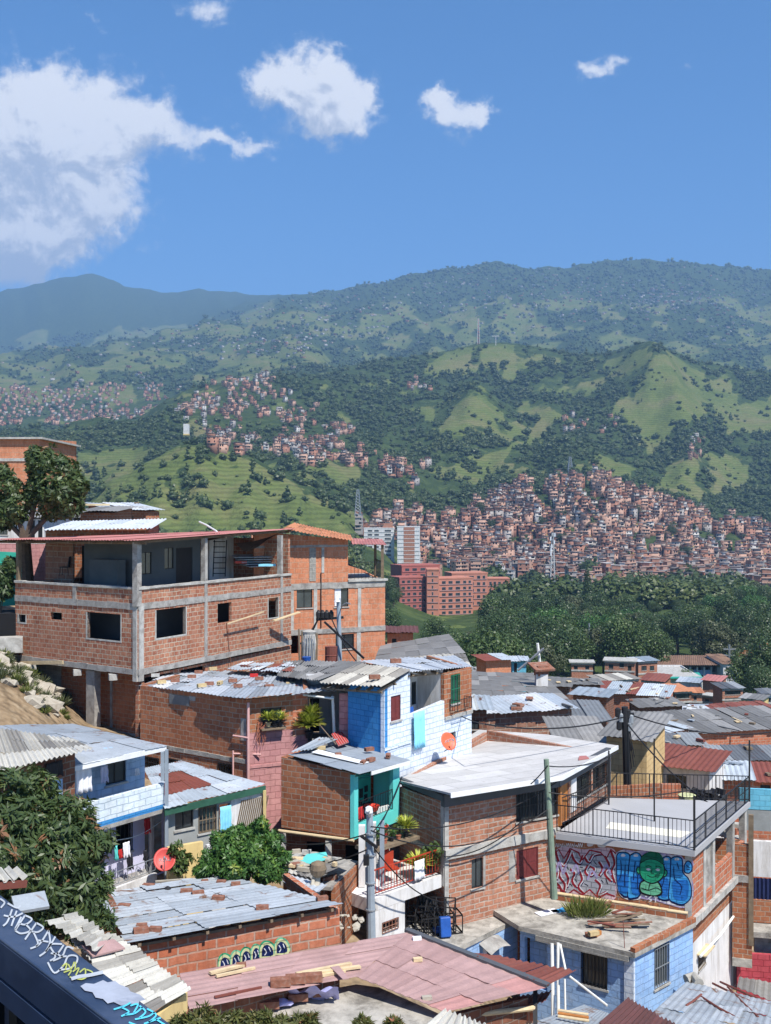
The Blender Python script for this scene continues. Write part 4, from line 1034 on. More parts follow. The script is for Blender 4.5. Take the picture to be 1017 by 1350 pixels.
# ================================================================== long brick and pink house with the patched zinc roof
C_=thing('brick_house','brown brick house with pink painted right half under a long roof of loose zinc','house',(plan(325,38).x,38,-13))
fc1=Face(plan(185,41.1),plan(325,38));fc2=Face(plan(325,38),plan(406,39.0))
h1=[fc1.R(187,998,210,1012),fc1.R(219,1001,243,1012),fc1.R(288,1007,308,1030)]
mb=MB();mb.wall(fc1,0,fc1.L-.004,-13,-6.72,-6.72,h1,.16);mb.build('wall',M['brick_c'],C_)
zp=-7.92
h2=[fc2.R(344,933.5,371.5,957)]
up_=fc2.u(386)
mb=MB();mb.wall(fc2,0,up_,zp,-6.72,-6.66,h2,.16);mb.build('wall',M['brick_c'],C_)
mb=MB();mb.wall(fc2,0,up_,-13,zp-.002,zp-.002,[],.16);mb.build('pink_wall',M['pink_block'],C_)
mb=MB();mb.wall(fc2,up_+.002,fc2.L,-13,-6.68,-6.64,[],.16);mb.build('pink_wall',M['pink_block'],C_)
r=fc2.R(395.5,918,405.8,968);band(C_,fc2,up_+.003,fc2.L,-8.2,-6.7,-.02,.012,'brick_l','bare_brick_pier')
band(C_,fc1,0,fc1.L,-9.02,-8.86,-.02,.05,'mossy','floor_band');band(C_,fc2,0,fc2.L,-9.2,-9.1,-.02,.03,'pink_block','floor_band')
u=fc1.u(318);band(C_,fc1,u,fc1.L-.01,-8.2,-7.4,-.02,.02,'concrete','cement_patch')
r=fc1.R(224,917,250,929);mb=MB();mb.fbox(fc1,*r,.01,.03);mb.build('vent_sheet',M['zincdark'],C_)
r=fc1.R(250,918,258,924);mb=MB();mb.fbox(fc1,*r,.0,.02);mb.build('patch',M['concrete'],C_)
for h in h1[:2]+[h1[2]]:window(C_,fc1,h,'bars',sill=False)
window(C_,fc2,h2[0],'pane',recess=.1)
fr=Face(plan(406,39.0),plan(404,42));fr.n=Vector((1,0))
mb=MB();mb.wall(fr,.17,fr.L,-13,-6.64,-6.5);rw=Face(plan(185,41.1),plan(185,41.1)+Vector((.5,4.6)));rw.n=Vector((-1,0));mb.wall(rw,.17,rw.L,-13,-6.7,-7);mb.build('side_wall',M['brick_c'],C_)
pt=Face(plan(404,41.2),plan(462,41.2));hd=[pt.R(408,921,421,966)]
mb=MB();mb.wall(pt,0,pt.L,-13,-6.3,-6.3,hd,.1);mb.build('patio_wall',M['white'],C_)
mb=MB();mb.fbox(pt,hd[0][0],hd[0][1],hd[0][2],hd[0][3],-.3,-.2);mb.build('door',M['dark'],C_)
ft=Face(plan(406,39),plan(459,38.6));mb=MB();mb.wall(ft,.17,ft.L,-13,-8.32,-8.35,[],.14);mb.build('parapet',M['concrete_lt'],C_)
mb=MB();uu=ft.u(447.5);mb.wall(ft,uu,ft.L-.002,-8.3,-6.62,-6.6,[(ft.u(449),ft.u(453),-8.2,-8.1)],.14);mb.build('pier',M['pink_block'],C_)
mb=MB();mb.poly([(p.x,p.y,-8.6) for p in (ft.P(0,0,-.1),ft.P(ft.L,0,-.1),pt.P(pt.L,0,.0),pt.P(0,0,.0))],.12);mb.build('patio_floor',M['concrete'],C_)
mb=MB();mb.tube([ft.pix(440,968,-.07),ft.pix(438,918,-.07)],.055,8);mb.tube([ft.pix(396,915,.1),ft.pix(441,921,.05)],.04,8);mb.build('post',M['whitepipe'],C_)
Cr=[at(183.5,905.5,41.2),at(325.5,923,37.5),at(458,912,39.3),at(380,884,49.2)]
R1=[at(182.5,904,41.3),at(325.5,922,37.5),at(366,886,47.8),at(230,886,50)]
roof_sheets(R1,8,3,.2,.014,'zinc',parent=C_,jit=.035,rag=.12)
R2=[at(326,921.5,37.6),at(459.5,910.5,39.3),at(445,888,46),at(360,884,48)]
roof_sheets(R2,7,3,.2,.014,'zincblue',name='roof',parent=C_,jit=.03,rag=.12,base=.03)
R3=[at(366,897,43.2),at(421,904,39.2),at(484,878.5,42),at(374,876,50.5)]
roof_sheets(R3,7,3,.18,.025,'fibdark',name='roof',parent=C_,jit=.03,rag=.1,base=.16)
R4=[at(300,886,47),at(420,893,43),at(445,881,46),at(320,877,51)]
roof_sheets(R4,8,2,.2,.02,'zincrust',name='roof',parent=C_,jit=.05,rag=.15,base=.12)
plC=Pl(R1[0],R1[1],R1[2])
for i,(x,y,rz,m) in enumerate(((205,893.5,.2,'concrete_lt'),(213,902.5,.5,'yellowbit'),(231,900.5,.3,'brickbit'),(253,895,.1,'brickbit'),(266,907,.6,'yellowbit'),(276,904.5,.1,'brickbit'),(290,903.5,1.4,'yellowbit'),
                                  (307,900.5,.3,'brickbit'),(314,907.5,.1,'brickbit'),(335,893.5,.1,'redcloth'),(342,897.5,.2,'brickbit'),(281,884.5,.3,'yellowbit'),(262,889,.1,'brickbit'),(383,905,.1,'yellowbit'),(403,906,.4,'yellowbit'),(417,898,.4,'yellowbit'),(355,908,.4,'brickbit'))):
    loose_brick(plC.pix(x,y,.05),rz,'loose brick or block weighing down the zinc sheets beside the big brick house','loose bricks on the long zinc roof',m,1.15)
mb=MB()
for (a,b) in (((318,884),(372,890)),((368,886),(418,884)),((330,890),(395,893))):mb.beam(plC.pix(*a,.2),plC.pix(*b,.2),.1,.12)
tag(mb.build('roof_poles',M['rust']),'rusty iron bars lying along the top of the long zinc roof','bars')
mb=MB();mb.tube([fc2.P(.02,-6.8,.16),fc2.P(.02,-9.6,.16)],.05,8);mb.build('downpipe',M['pipe'],C_)
mb=MB();u5=fc1.u(310)
for pts in ([fc1.P(u5,-8.05,.1),fc2.P(.0,-8.05,.2)],[fc1.P(u5,-8.7,.1),fc2.P(.5,-8.7,.15)],[fc1.P(u5,-8.6,.1),fc1.P(u5,-10,.1)],[fc1.P(u5,-9.55,.1),fc2.P(.0,-9.55,.2)]):mb.tube(pts,.035,6)
mb.build('waste_pipe',M['pipe'],C_)
# ================================================================== blue and white block house in the centre
D=thing('block_house','block house with one deep blue wall, one pale blue-white wall and a corrugated grey roof','house',(plan(507,37).x,37,-13))
fd1=Face(plan(459,38.3),plan(507,37));fd2=Face(plan(507,37),plan(622,41.6))
mb=MB();mb.wall(fd1,0,fd1.L-.004,-13,-6.13,-6.18,[],.16);mb.build('blue_wall',M['blue_block'],D)
ws=fd2.R(515.5,917,528.7,950);ub0,ub1=fd2.u(541.5),fd2.u(586);us_=fd2.u(541)
ww=fd2.R(590,966,600,977)
mb=MB();mb.wall(fd2,0,us_,-13,-6.18,zat(886,38.3),[ws],.16);mb.build('white_wall',M['white_block'],D)
mb=MB();mb.wall(fd2,us_+.001,ub1,-13,-7.32,-7.12,[],.16);mb.build('balcony_parapet',M['white_block'],D)
mb=MB();mb.wall(fd2,ub1+.001,fd2.L,-13,-7.86,-7.86,[ww],.16);mb.build('white_wall',M['white_block'],D)
wg=fd2.R(594.5,889,606,927)
mb=MB();mb.wall(fd2,ub1+.001,fd2.L,-7.74,-6.1,-6.08,[wg],.16);mb.build('brick_wall',M['brick_c'],D)
band(D,fd2,ub1,fd2.L,-7.86,-7.74,-.05,.06,'concrete_lt')
band(D,fd2,.0,us_,-8.32,-8.24,-.02,.04,'white_block','ledge')
for (o,m) in ((-1.25,'white'),):
    bk=Face(fd2.P(us_,0,o).xy,fd2.P(ub1+.3,0,o).xy);hh=[(bk.u(559.5),bk.u(578),-8.3,bk.z(568,894)),bk.R(543,899,549,929)]
    mb=MB();mb.wall(bk,0,bk.L,-8.3,-5.9,-5.95,hh,.1);mb.build('balcony_back_wall',M[m],D)
    mb=MB();mb.fbox(bk,hh[0][0],hh[0][1],hh[0][2],hh[0][3],-.07,-.03);mb.fbox(bk,hh[0][0]+.1,hh[0][1]-.1,-7,-6.4,-.03,-.02);mb.build('door',M['black'],D)
    window(D,bk,hh[1],'pane',recess=.05,sill=False)
for a_,b_,c_ in ((us_-.16,us_,-7.5),(ub1+.01,ub1+.16,-8.3)):mb=MB();mb.fbox(fd2,a_,b_,c_,-6.0,-1.3,-.17);mb.build('balcony_side_wall',M['white'],D)
mb=MB();mb.poly([(p.x,p.y,-8.2) for p in (fd2.P(us_,0,-.1),fd2.P(ub1,0,-.1),fd2.P(ub1,0,-1.3),fd2.P(us_,0,-1.3))],.12);mb.build('balcony_floor',M['concrete'],D)
window(D,fd2,ws,'shutter','redwood',recess=.06);window(D,fd2,wg,'grille','green_door');window(D,fd2,ww,'grille',sill=False)
r=fd2.R(593,920,612,937);rail(D,[fd2.P(r[0],r[2],.02),fd2.P(r[0],r[2],.35),fd2.P(r[1],r[2],.35),fd2.P(r[1],r[2],.02)],r[3]-r[2],.1,.014,.025,name='window_rail')
e_=fd2.b+Vector((-1.5,3.5));mb=MB();q=Face(fd2.b,e_);q.n=Vector((1,.4)).normalized();mb.wall(q,.17,q.L,-13,-6.1,-6.1);mb.build('side_wall',M['brick_c'],D)
RD=[at(421,904,38.9),at(503,909,36.45),at(542,886,38.15),at(474,878.5,42)]
roof_sheets(RD,6,2,.2,.03,'fibro',parent=D,jit=.01,tones=[.45,.7,.3,.8,.5,.62,.2,.4,.5,.35,.6,.3],rag=.05,base=.09)
RD2=[at(541,887.5,38.0),at(624,880,42),at(600,866,46.5),at(474,873,45)]
roof_sheets(RD2,6,2,.2,.02,'zincwhite',name='roof',parent=D,jit=.03,base=.03)
rafters(RD2,D,6);rafters(RD,D,6)
loose_brick(Pl(*RD[:3]).pix(494,901,.17),.2,'dark brick at the eave corner of the corrugated grey roof','loose bricks on the blue house roof',sc=1.3)
loose_brick(Pl(*RD2[:3]).pix(522,877,.1),.1,'dark brick lying where the grey and the white roof sheets meet','loose bricks on the blue house roof',sc=1.4)
cloth('blanket',fd2,fd2.u(541.5),fd2.u(556),fd2.z(548,986),fd2.z(548,938),.14,'bluecloth','light blue blanket hanging from the balcony parapet of the pale house','blanket',None)
cloth('tarpaulin',fd2,fd2.u(541),fd2.u(551),-7.35,-7.1,-.2,'blueplastic','dark blue tarpaulin bundle on the balcony of the pale house','tarpaulin',None,waves=2)
# ================================================================== low brick house with the turquoise front
E=thing('brick_house','small brick house with a turquoise painted balcony front and flat grey sheet roof','house',(plan(467,34).x,34,-13))
fe1=Face(plan(371,35.2),plan(467,34));fe2=Face(plan(467,34),plan(527,36.1))
mb=MB();mb.wall(fe1,0,fe1.L-.02,-10.46,-8.12,-8.38,[],.15);mb.build('brick_wall',M['brick_c'],E)
ho=(fe2.u(472.5),fe2.u(518.5),-10.05,-8.62)
mb=MB();mb.wall(fe2,0,fe2.L,-10.5,-8.5,-8.62,[ho],.15);mb.build('turquoise_front',M['turquoise'],E)
band(E,fe1,fe1.L-.12,fe1.L+.02,-10.5,-8.42,-.05,.03,'turquoise','corner_post')
bk=Face(fe2.P(0,0,-1.0).xy,fe2.P(fe2.L,0,-1.0).xy)
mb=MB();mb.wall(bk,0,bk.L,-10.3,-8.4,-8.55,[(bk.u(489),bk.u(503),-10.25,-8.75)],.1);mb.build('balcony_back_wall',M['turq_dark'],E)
mb=MB();mb.fbox(bk,bk.u(504.5),bk.u(517.5),-10.25,-8.7,.0,.04);mb.fbox(bk,bk.u(506),bk.u(516),-9.3,-8.8,.04,.055);mb.fbox(bk,bk.u(506),bk.u(516),-10.1,-9.5,.04,.055);mb.build('door',M['green_door'],E)
for a_ in (.02,fe2.L-.12):mb=MB();mb.fbox(fe2,a_,a_+.1,-10.3,-8.6,-1.0,-.16);mb.build('balcony_side_wall',M['turquoise'],E)
for (a,b,c,d) in ((474,1040,478,1052),(480.5,1036,484.5,1044),(474,1055,477,1062),(480,1047,484,1056)):
    r=bk.R(a,b,c,d);mb=MB();mb.fbox(bk,*r,.005,.03);mb.build('wall_plaque',M['black'],E)
rail(E,[fe2.P(ho[0],ho[2]-.02,-.02),fe2.P(ho[1],ho[2]-.02,-.02)],.72,.14,.014,.025)
mb=MB();mb.poly([(p.x,p.y,-10.3) for p in (fe1.P(.1,0,-.1),fe1.P(fe1.L-.1,0,-.1),fe2.P(fe2.L-.1,0,-.1),fe1.P(0,0,-3))],.14);mb.build('floor_slab',M['concrete'],E)
q=Face(fe2.b,fe2.b+Vector((-1.2,1.6)));q.n=Vector((1,.3)).normalized();mb=MB();mb.wall(q,.16,q.L,-10.46,-8.6,-8.5);mb.build('side_wall',M['brick_c'],E);mb=MB();q=Face(fe1.a,fe1.a+Vector((1.0,2.2)));q.n=Vector((-1,0));mb.wall(q,.16,q.L,-10.46,-8.12,-8.2);mb.build('side_wall',M['brick_c'],E)
RE=[at(380.5,996,35.1),at(474,1022,33.55),at(542,1003,36.2),at(452,981,38.6)]
roof_sheets(RE,4,2,flat=True,mat='fibgrey',parent=E,jit=.01,rag=.03,base=.02,tones=[.5,.75,.4,.6,.3,.8,.5])
mb=MB();mb.beam(lerp(RE[1],RE[2],.22)-Z*.05,lerp(RE[1],RE[2],.98)-Z*.05,.03,.12);mb.build('roof_edge',M['white_paint'],E)
plE=Pl(RE[0],RE[1],RE[2])
mb=MB();mb.box8([plE.pix(*p,o) for o in (.045,.06) for p in ((411,994),(478,1009.5),(487,1007),(420,990.5))]);tag(mb.build('white_sheet',M['white_paint']),'long white board lying on the flat grey roof of the turquoise house','board')
RE2=[at(383,994,35.4),at(404,992,35.6),at(450,978,39),at(420,975,40)]
t_=[plE.pix(*p,.10) for p in ((384,997),(414,993),(446,980),(421,977))]
o=roof_sheets(t_,3,1,.16,.025,'zinc',name='zinc_sheets',base=.03);tag(o,'loose corrugated zinc sheets stacked at the back corner of the flat grey roof','roofing sheets')
for i,(x,y,m,s) in enumerate(((423,990,'yellowbit',1.1),(446,997,'brickbit',.7),(487,991.5,'brickbit',1.1),(489,1005.5,'brickbit',1.1),(479,1008,'brickbit',.9),(512,1000,'brickbit',1.1))):
    loose_brick(plE.pix(x,y,.05),.3*i,['pale block on the left end of the white board','small brick fragment in the middle of the white board','dark brick near the top edge of the flat grey roof','dark brick at the right end of the white board','half brick at the lower right corner of the white board','dark brick near the right tip of the flat grey roof'][i],'bricks on the flat grey roof',m,s)
t=thing('red_crate','red patterned mat leaning where the flat grey roof meets the patio','mat',plE.pix(448,985))
mb=MB();a=plE.pix(437,974,.12);b=plE.pix(446,985.5,.03);c=plE.pix(460,981,.05);d=plE.pix(450,970,.16);mb.box8([a,b,c,d,a+Z*.04,b+Z*.04,c+Z*.04,d+Z*.04]);mb.build('panel',M['redroof'],t)
for i in range(5):
    mb=MB();mb.beam(lerp(a,d,(i+.5)/5)+Z*.05,lerp(b,c,(i+.5)/5)+Z*.05,.03,.02);mb.build('rib',M['redcloth'],t)
t.name='floor_mat'
mb=MB();mb.tube([ft.pix(421,953,.1),plE.pix(443,985,.1)],.022,6);tag(mb.build('broomstick',M['wood']),'long wooden stick leaning from the patio onto the flat grey roof','stick')
plant(ft.pix(411,943,.05)-Z*.3,'yellow-green leafy plant, the higher of the pair hanging beside the patio',kind='rosette',mat='leaf_yellow',s=.55,n=150,pot='black',potr=.12,group='plants beside the patio')
plant(ft.pix(409,972,.12),'large yellow-green leafy plant on the patio ledge under the smaller one',kind='rosette',mat='leaf_yellow',s=.75,n=260,pot='black',potr=.16,group='plants beside the patio')
mb=MB();mb.tube([ft.pix(412,912,.05),ft.pix(413,950,.05)],.015,5);tag(mb.build('hanging_wire',M['cable']),'black wire holding the upper yellow plant at the patio','wire')
for i,(x,y,m,k,l) in enumerate(((352,957,'leaf_yellow','rosette','spiky plant in a yellow tin on the window sill of the pink house'),(360.5,958.5,'leaf_dark','bush','dark bushy plant in the middle of the window sill of the pink house'),(367.5,957,'leaf_yellow','rosette','spiky plant at the right end of the window sill of the pink house'))):
    plant(fc2.pix(x,y,.16),l,kind=k,mat=m,s=.42,n=110,pot='yellowbit' if i==0 else 'black',potr=.10,group='plants on the window sill of the pink house')
mb=MB();r=fc2.R(342,956,373,958.5);mb.fbox(fc2,r[0],r[1],r[2]-.05,r[2],.0,.32);mb.build('planter_shelf',M['wood'],C_)
t=thing('trailing_plant','leafless reddish shrub trailing down the pink wall below the window','plant',fc2.pix(340,975,.1))
mb=MB();rs=random.Random(4)
for i in range(16):p=fc2.pix(344+rs.uniform(-6,8),951,.12);mb.tube([p,fc2.P(fc2.u(342)+rs.uniform(-.25,.25),p.z-rs.uniform(.3,.9),.12+rs.uniform(0,.15))],.008,4)
mb.build('branch',M['terracotta'],t)
# ================================================================== under the turquoise house: posts, shack, log
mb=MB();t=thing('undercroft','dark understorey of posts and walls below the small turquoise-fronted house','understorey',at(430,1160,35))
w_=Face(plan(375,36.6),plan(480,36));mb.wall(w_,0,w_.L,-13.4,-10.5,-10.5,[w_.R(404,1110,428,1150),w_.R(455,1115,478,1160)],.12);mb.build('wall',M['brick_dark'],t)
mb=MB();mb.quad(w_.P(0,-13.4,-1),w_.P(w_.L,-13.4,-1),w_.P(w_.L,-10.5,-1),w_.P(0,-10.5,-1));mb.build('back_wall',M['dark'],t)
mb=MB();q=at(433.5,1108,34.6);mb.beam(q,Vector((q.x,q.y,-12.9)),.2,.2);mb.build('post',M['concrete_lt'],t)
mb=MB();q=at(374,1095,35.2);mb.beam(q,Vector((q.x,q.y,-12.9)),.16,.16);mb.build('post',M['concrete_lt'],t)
mb=MB();mb.tube([fe1.pix(370,1094,.12),fe1.pix(469,1107,.12)],.05,7);mb.build('gutter_pipe',M['lumber'],t)
S2=thing('shack','low shack with junk sheets and a turquoise tarpaulin patch on its roof','shack',at(420,1185,31))
RS=[at(380,1152,30.6),at(414,1160,29.9),at(462,1138,32),at(386,1122,34)]
roof_sheets([RS[0],RS[1],RS[2],RS[3]],3,3,.2,.02,'fibro',parent=S2,jit=.05,rag=.2)
plS=Pl(RS[0],RS[1],RS[2])
mb=MB();mb.poly([plS.pix(x,y,.14+.02*(i%3)) for i,(x,y) in enumerate(((394,1143),(405,1133),(430,1131),(434,1138),(410,1146)))],.02);mb.build('tarpaulin_patch',M['turquoise'],S2)
f5=Face(plan(394,30.9),plan(446,31.5));mb=MB();mb.wall(f5,0,f5.L,-13,-10.9,-10.75,[f5.R(410,1160,425,1200)],.12);mb.build('wall',M['brick_dark'],S2)
f6=Face(plan(442,31.0),plan(473,33.2));mb=MB();mb.wall(f6,0,f6.L,-13.6,-10.95,-11.0,[],.12);mb.build('wall',M['brick_c'],S2)
mb=MB();mb.poly([f6.P(-.2,-10.9,-.05),f6.P(f6.L+.1,-10.95,-.05),f6.P(f6.L,-10.9,-1.4),f6.P(-.2,-10.9,-1.4)],.1);mb.build('flat_roof',M['concrete'],S2)
RS2=[at(372,1162,28.4),at(421,1178,27.6),at(432,1168,29.2),at(384,1154,30)]
o=roof_sheets(RS2,2,1,.18,.015,'zincwhite',name='awning',parent=S2)
rs=random.Random(9)
for i in range(26):
    x,y=rs.uniform(385,445),rs.uniform(1126,1152)
    if not inpoly(np.array([x]),np.array([y]),[(382,1150),(388,1124),(458,1138),(414,1158)])[0]:continue
    mb=MB();p=plS.pix(x,y,.12);mb.box(p,(rs.uniform(.1,.4),rs.uniform(.08,.25),rs.uniform(.05,.14)),rs.random()*3)
    tag(mb.build('roof_scrap',M[rs.choice(['yellowbit','stone','brickbit','wood','concrete_lt','lumber'])]),'piece of scrap among the junk on the shack roof','scrap','scraps weighing down the shack roof')
t=thing('log','pale tree trunk standing against the shack with a round sack on top','log',at(412,1225,28.5))
mb=MB();mb.tube([at(411,1228,28.3),at(413,1195,28.6),at(416,1165,28.9),at(418,1150,29)],[.17,.15,.13,.10],9);mb.tube([at(404,1226,28.3),at(409,1195,28.5),at(413,1160,28.8)],[.08,.07,.05],7);mb.build('trunk',M['stone'],t)
mb=MB();mb.lathe(at(419.5,1156,28.9),[(.10,0),(.2,.08),(.24,.22),(.2,.36),(.08,.42)],12);mb.build('sack',M['wood'],t)
PL=pole(at(490,1262,30.6),at(487.5,1072,30.6),.14,.10,'greypost','power_pole','tall grey lamp pole standing between the turquoise house and the red balcony railing','power pole')
mb=MB();mb.tube([at(487.8,1078,30.6),at(487,1070,30.3),at(485,1068,30)],.05,7);mb.lathe(at(486.5,1074,30.3),[(.07,0),(.12,.06),(.1,.2),(.03,.24)],10);mb.build('lamp_head',M['white_paint'],PL)
mb=MB();mb.beam(at(476,1102,30.5),at(498,1118,30.4),.05,.08);mb.box(at(483,1134,30.3),(.16,.16,.28));mb.build('bracket',M['black'],PL)
mb=MB()
for y in (1100,1128,1165,1200):mb.lathe(at(489,y,30.6),[(.15,0),(.15,.04)],10)
mb.build('strap',M['steel'],PL)
for i in range(34):
    x,y=rs.uniform(403,478),rs.uniform(1205,1232);Y=29.2-(y-1205)*.05
    mb=MB();p=at(x,y,Y);p.z=max(p.z,ground(p.x,p.y));V_=iv0*rs.uniform(.05,.13)*(1+RNG.normal(size=(12,1))*.2)*np.array([1,1,.6])+np.array(p)
    mb.add([tuple(v) for v in V_],[tuple(f) for f in iq0]);tag(mb.build('rubble_stone',M['stone']),'rubble stone heaped between the log and the grey pole','stone','rubble behind the grey pole')
# ================================================================== balcony with the red railing
Pb=thing('white_house','white house with a red railed terrace full of plant pots behind the grey pole','house',(plan(490,32).x,32,-14.5))
fp=Face(plan(489,31.9),plan(583,34.1))
mb=MB();mb.fbox(fp,0,fp.L,-12.05,-11.66,-2.6,.0);mb.build('terrace_slab',M['white'],Pb)
r=fp.R(505,1213,527,1226)
mb=MB();mb.wall(fp,0,fp.u(534),-15,-12.06,-12.06,[fp.R(504,1213,525,1227)],.15);mb.build('wall',M['white'],Pb)
window(Pb,fp,fp.R(504,1213,525,1227),'bars','brickbit',sill=False)
mb=MB();mb.wall(fp,fp.u(534)+.01,fp.L,-15,-12.06,-12.06,[],.1);ob=mb.build('recessed_wall',M['brick_dark'],Pb);ob.location+=Vector((-fp.n.x,-fp.n.y,0))*1.3
rail(Pb,[fp.P(.15,-11.62,-.08),fp.P(fp.L-.1,-11.62,-.08)],.78,.13,.02,.04,'redrail')
bw=Face(fp.P(0,0,-2.4).xy,fp.P(fp.L,0,-2.4).xy);bw=Face(bw.P(bw.u(497),0).xy,bw.b);mb=MB();mb.wall(bw,0,bw.L,-11.66,-9.9,-9.9,[(bw.u(500),bw.u(512),-11.6,-10.3),(bw.u(530),bw.u(556),-11.2,-10.4)],.12);mb.build('back_wall',M['white'],Pb)
mb=MB();mb.quad(bw.P(0,-11.6,-.8),bw.P(bw.L,-11.6,-.8),bw.P(bw.L,-9.9,-.8),bw.P(0,-9.9,-.8));mb.build('shade_sheet',M['dark'],Pb)  # black sheet behind the openings, its colour stands in for interior shade
for x,w in ((507,.2),(521,.22)):
    mb=MB();p=fp.P(fp.u(x),-11.64,-1.0);mb.beam(p,p+Z*1.9,w,w);mb.build('pillar',M['white'],Pb)
mb=MB();p=fp.P(fp.u(513),-10.6,-.3);mb.beam(p-Z*.9,p+Z*1.1,.14,.14);mb.build('pillar',M['greypost'],Pb)
mb=MB();mb.fbox(fp,fp.u(512),fp.u(576),-10.62,-10.52,-1.5,-.75);mb.build('plant_shelf',M['wood'],Pb)
shp=[(519,'leaf_bright','bush','small red-potted plant at the left end of the plant shelf'),(528,'leaf_bright','bush','second plant from the left on the plant shelf'),(537,'leaf_dark','bush','dark green plant in the middle of the plant shelf'),(546,'leaf_bright','bush','green plant right of the middle of the plant shelf'),(555,'leaf_dark','bush','dark plant next to the yellow one on the plant shelf'),(565,'leaf_yellow','rosette','tall yellow-leaved plant at the right end of the plant shelf')]
for i,(x,m,k,l) in enumerate(shp):
    p=fp.P(fp.u(x)+.0,-10.52,-1.0);plant(p,l,kind=k,mat=m,s=.27+.05*(i%3)+(.15 if i==5 else 0),n=150,pot='terracotta' if i%2==0 else 'black',potr=.09,group='plants on the shelf above the red railing')
plant(fp.P(fp.u(563),-11.64,-.35),'yellow plant standing on the red railed terrace beside the white cloth',kind='rosette',mat='leaf_yellow',s=.6,n=140,pot='black',potr=.13,group='plants on the red railed terrace')
plant(fp.P(fp.u(577),-11.64,-.3),'green climbing plant at the brick corner of the red railed terrace',mat='leaf_mid',s=.7,n=260,pot='black',potr=.13,group='plants on the red railed terrace')
cloth('towel',fp,fp.u(546),fp.u(559),fp.z(552,1160),fp.z(552,1134),.02,'whitecloth','white cloth draped over the red railing','towel',None,waves=2,fold=.015)
cloth('garment',bw,bw.u(498),bw.u(504),-11.3,-10.4,.3,'redcloth','dark red garment hanging in the shade behind the grey pole','garment',None,waves=2)
t=thing('red_chair','red plastic chair behind the red railing of the white terrace','chair',fp.P(fp.u(535),-11.64,-.7))
b=fp.P(fp.u(536),-11.64,-.7);mb=MB();mb.box(b+Z*.42,(.42,.42,.05),.5);mb.build('seat',M['redrail'],t)
mb=MB();mb.box(b+Vector((-.1,.18,.66)),(.42,.05,.45),.5);mb.build('backrest',M['redrail'],t)
for sx in (-1,1):
    for sy in (-1,1):mb=MB();mb.tube([b+Vector((sx*.17,sy*.17,.4)),b+Vector((sx*.2,sy*.2,0))],.02,5);mb.build('leg',M['redrail'],t)
mb=MB();mb.lathe(fe2.P(fe2.u(500),-10.12,-.3),[(.2,.2),(.26,.34),(.27,.36),(.2,.3)],14);tag(mb.build('basin',M['redplastic']),'orange-red plastic basin behind the black railing of the turquoise balcony','basin')
cloth('garment',fe2,fe2.u(474),fe2.u(481),-9.95,-9.55,-.06,'redcloth','red garment on the left end of the turquoise balcony railing','garment',None,waves=2)
# ================================================================== big brick house with the white sheet roof
G=thing('brick_house','two-storey brick house under a wide white flat roof with dark fascia','house',(plan(586,34).x,34,-15))
fg0,fg1,fg2=Face(plan(527,36.3),plan(586,34)),Face(plan(586,34),plan(736,36.5)),Face(plan(736,36.5),plan(804,40.8))
hu=[fg1.R(681,1041,735,1079)];hl=[fg1.R(622,1132,637,1171),fg1.R(681,1119,710,1157)]
mb=MB();mb.wall(fg1,0,fg1.L,-10.82,-9.46,-9.46,hu,.16);mb.build('wall',M['brick_g'],G)
mb=MB();mb.wall(fg1,0,fg1.L,-15,-11.12,-11.12,hl,.16);mb.build('wall',M['brick_g'],G)
mb=MB();mb.wall(fg0,0,fg0.L-.17,-15,-9.4,-9.3,[],.15);mb.build('side_wall',M['brick_g'],G)
band(G,fg0,fg0.L-.18,fg0.L-.01,-12,-9.2,-.02,.03,'concrete_lt','column')
band(G,fg0,0,fg0.L,-11.1,-10.95,-.02,.03,'mossy')
band(G,fg1,-.02,fg1.L,-11.12,-10.82,-.05,.12,'concrete_lt');band(G,fg1,.0,.16,-15,-9.46,-.02,.025,'concrete_lt','column')
for (fc,a,b) in ((fg1,-.03,fg1.L),(fg2,.0,fg2.L)):
    mb=MB();mb.fbox(fc,a,b,-9.45,-9.06,-.14,.06);mb.build('fascia',M['fascia'],G)
mb=MB();mb.fbox(fg0,0,fg0.L,-9.28,-9.08,-.1,.05);mb.build('fascia',M['fascia'],G)
window(G,fg1,hu[0],'grille');window(G,fg1,hl[0],'pane');window(G,fg1,hl[1],'shutter','redwood',recess=.05)
mb=MB();r=hu[0];mb.fbox(fg1,r[0]+.9,r[1]-.4,r[2]+.1,r[3]-.1,-.3,-.27);mb.build('curtain',M['dim_plaster'],G)
r=fg1.R(671,1122,680,1163);band(G,fg1,r[0],r[1]-.02,r[2],r[3],-.02,.012,'concrete','cement_patch')
r=hl[0];band(G,fg1,r[1]+.01,r[1]+.1,r[2]-.1,r[3]+.05,-.02,.012,'concrete','cement_patch')
g0=fg2.u(745);ho2=[(fg2.u(741.5),fg2.u(751),-10.8,-9.5),(fg2.u(760),fg2.u(779),-10.35,-9.5),(fg2.u(782),fg2.u(800),-10.35,-9.5)]
mb=MB();mb.wall(fg2,0,fg2.L,-10.8,-9.46,-9.46,ho2,.16);mb.build('wall',M['brick_g'],G)
band(G,fg2,.0,.14,-10.8,-9.46,-.05,.08,'orange_wood','timber_post');band(G,fg2,fg2.u(752),fg2.u(759),-10.6,-9.46,-.02,.05,'white','column');band(G,fg2,fg2.L-.25,fg2.L,-10.8,-9.3,-.1,.05,'fascia','column')
for r in ho2[1:]:window(G,fg2,r,'grille')
mb=MB();r=ho2[0];mb.fbox(fg2,r[0]+.04,r[1]-.02,r[2],r[3]-.01,-.1,-.06);mb.build('door',M['orange_wood'],G)
bb=Face(plan(632,44.5),plan(527,36.3)+Vector((-.2,.3)));bb.n=-bb.n
back=[plan(804,40.8),plan(640,45.0),plan(527,36.3)]
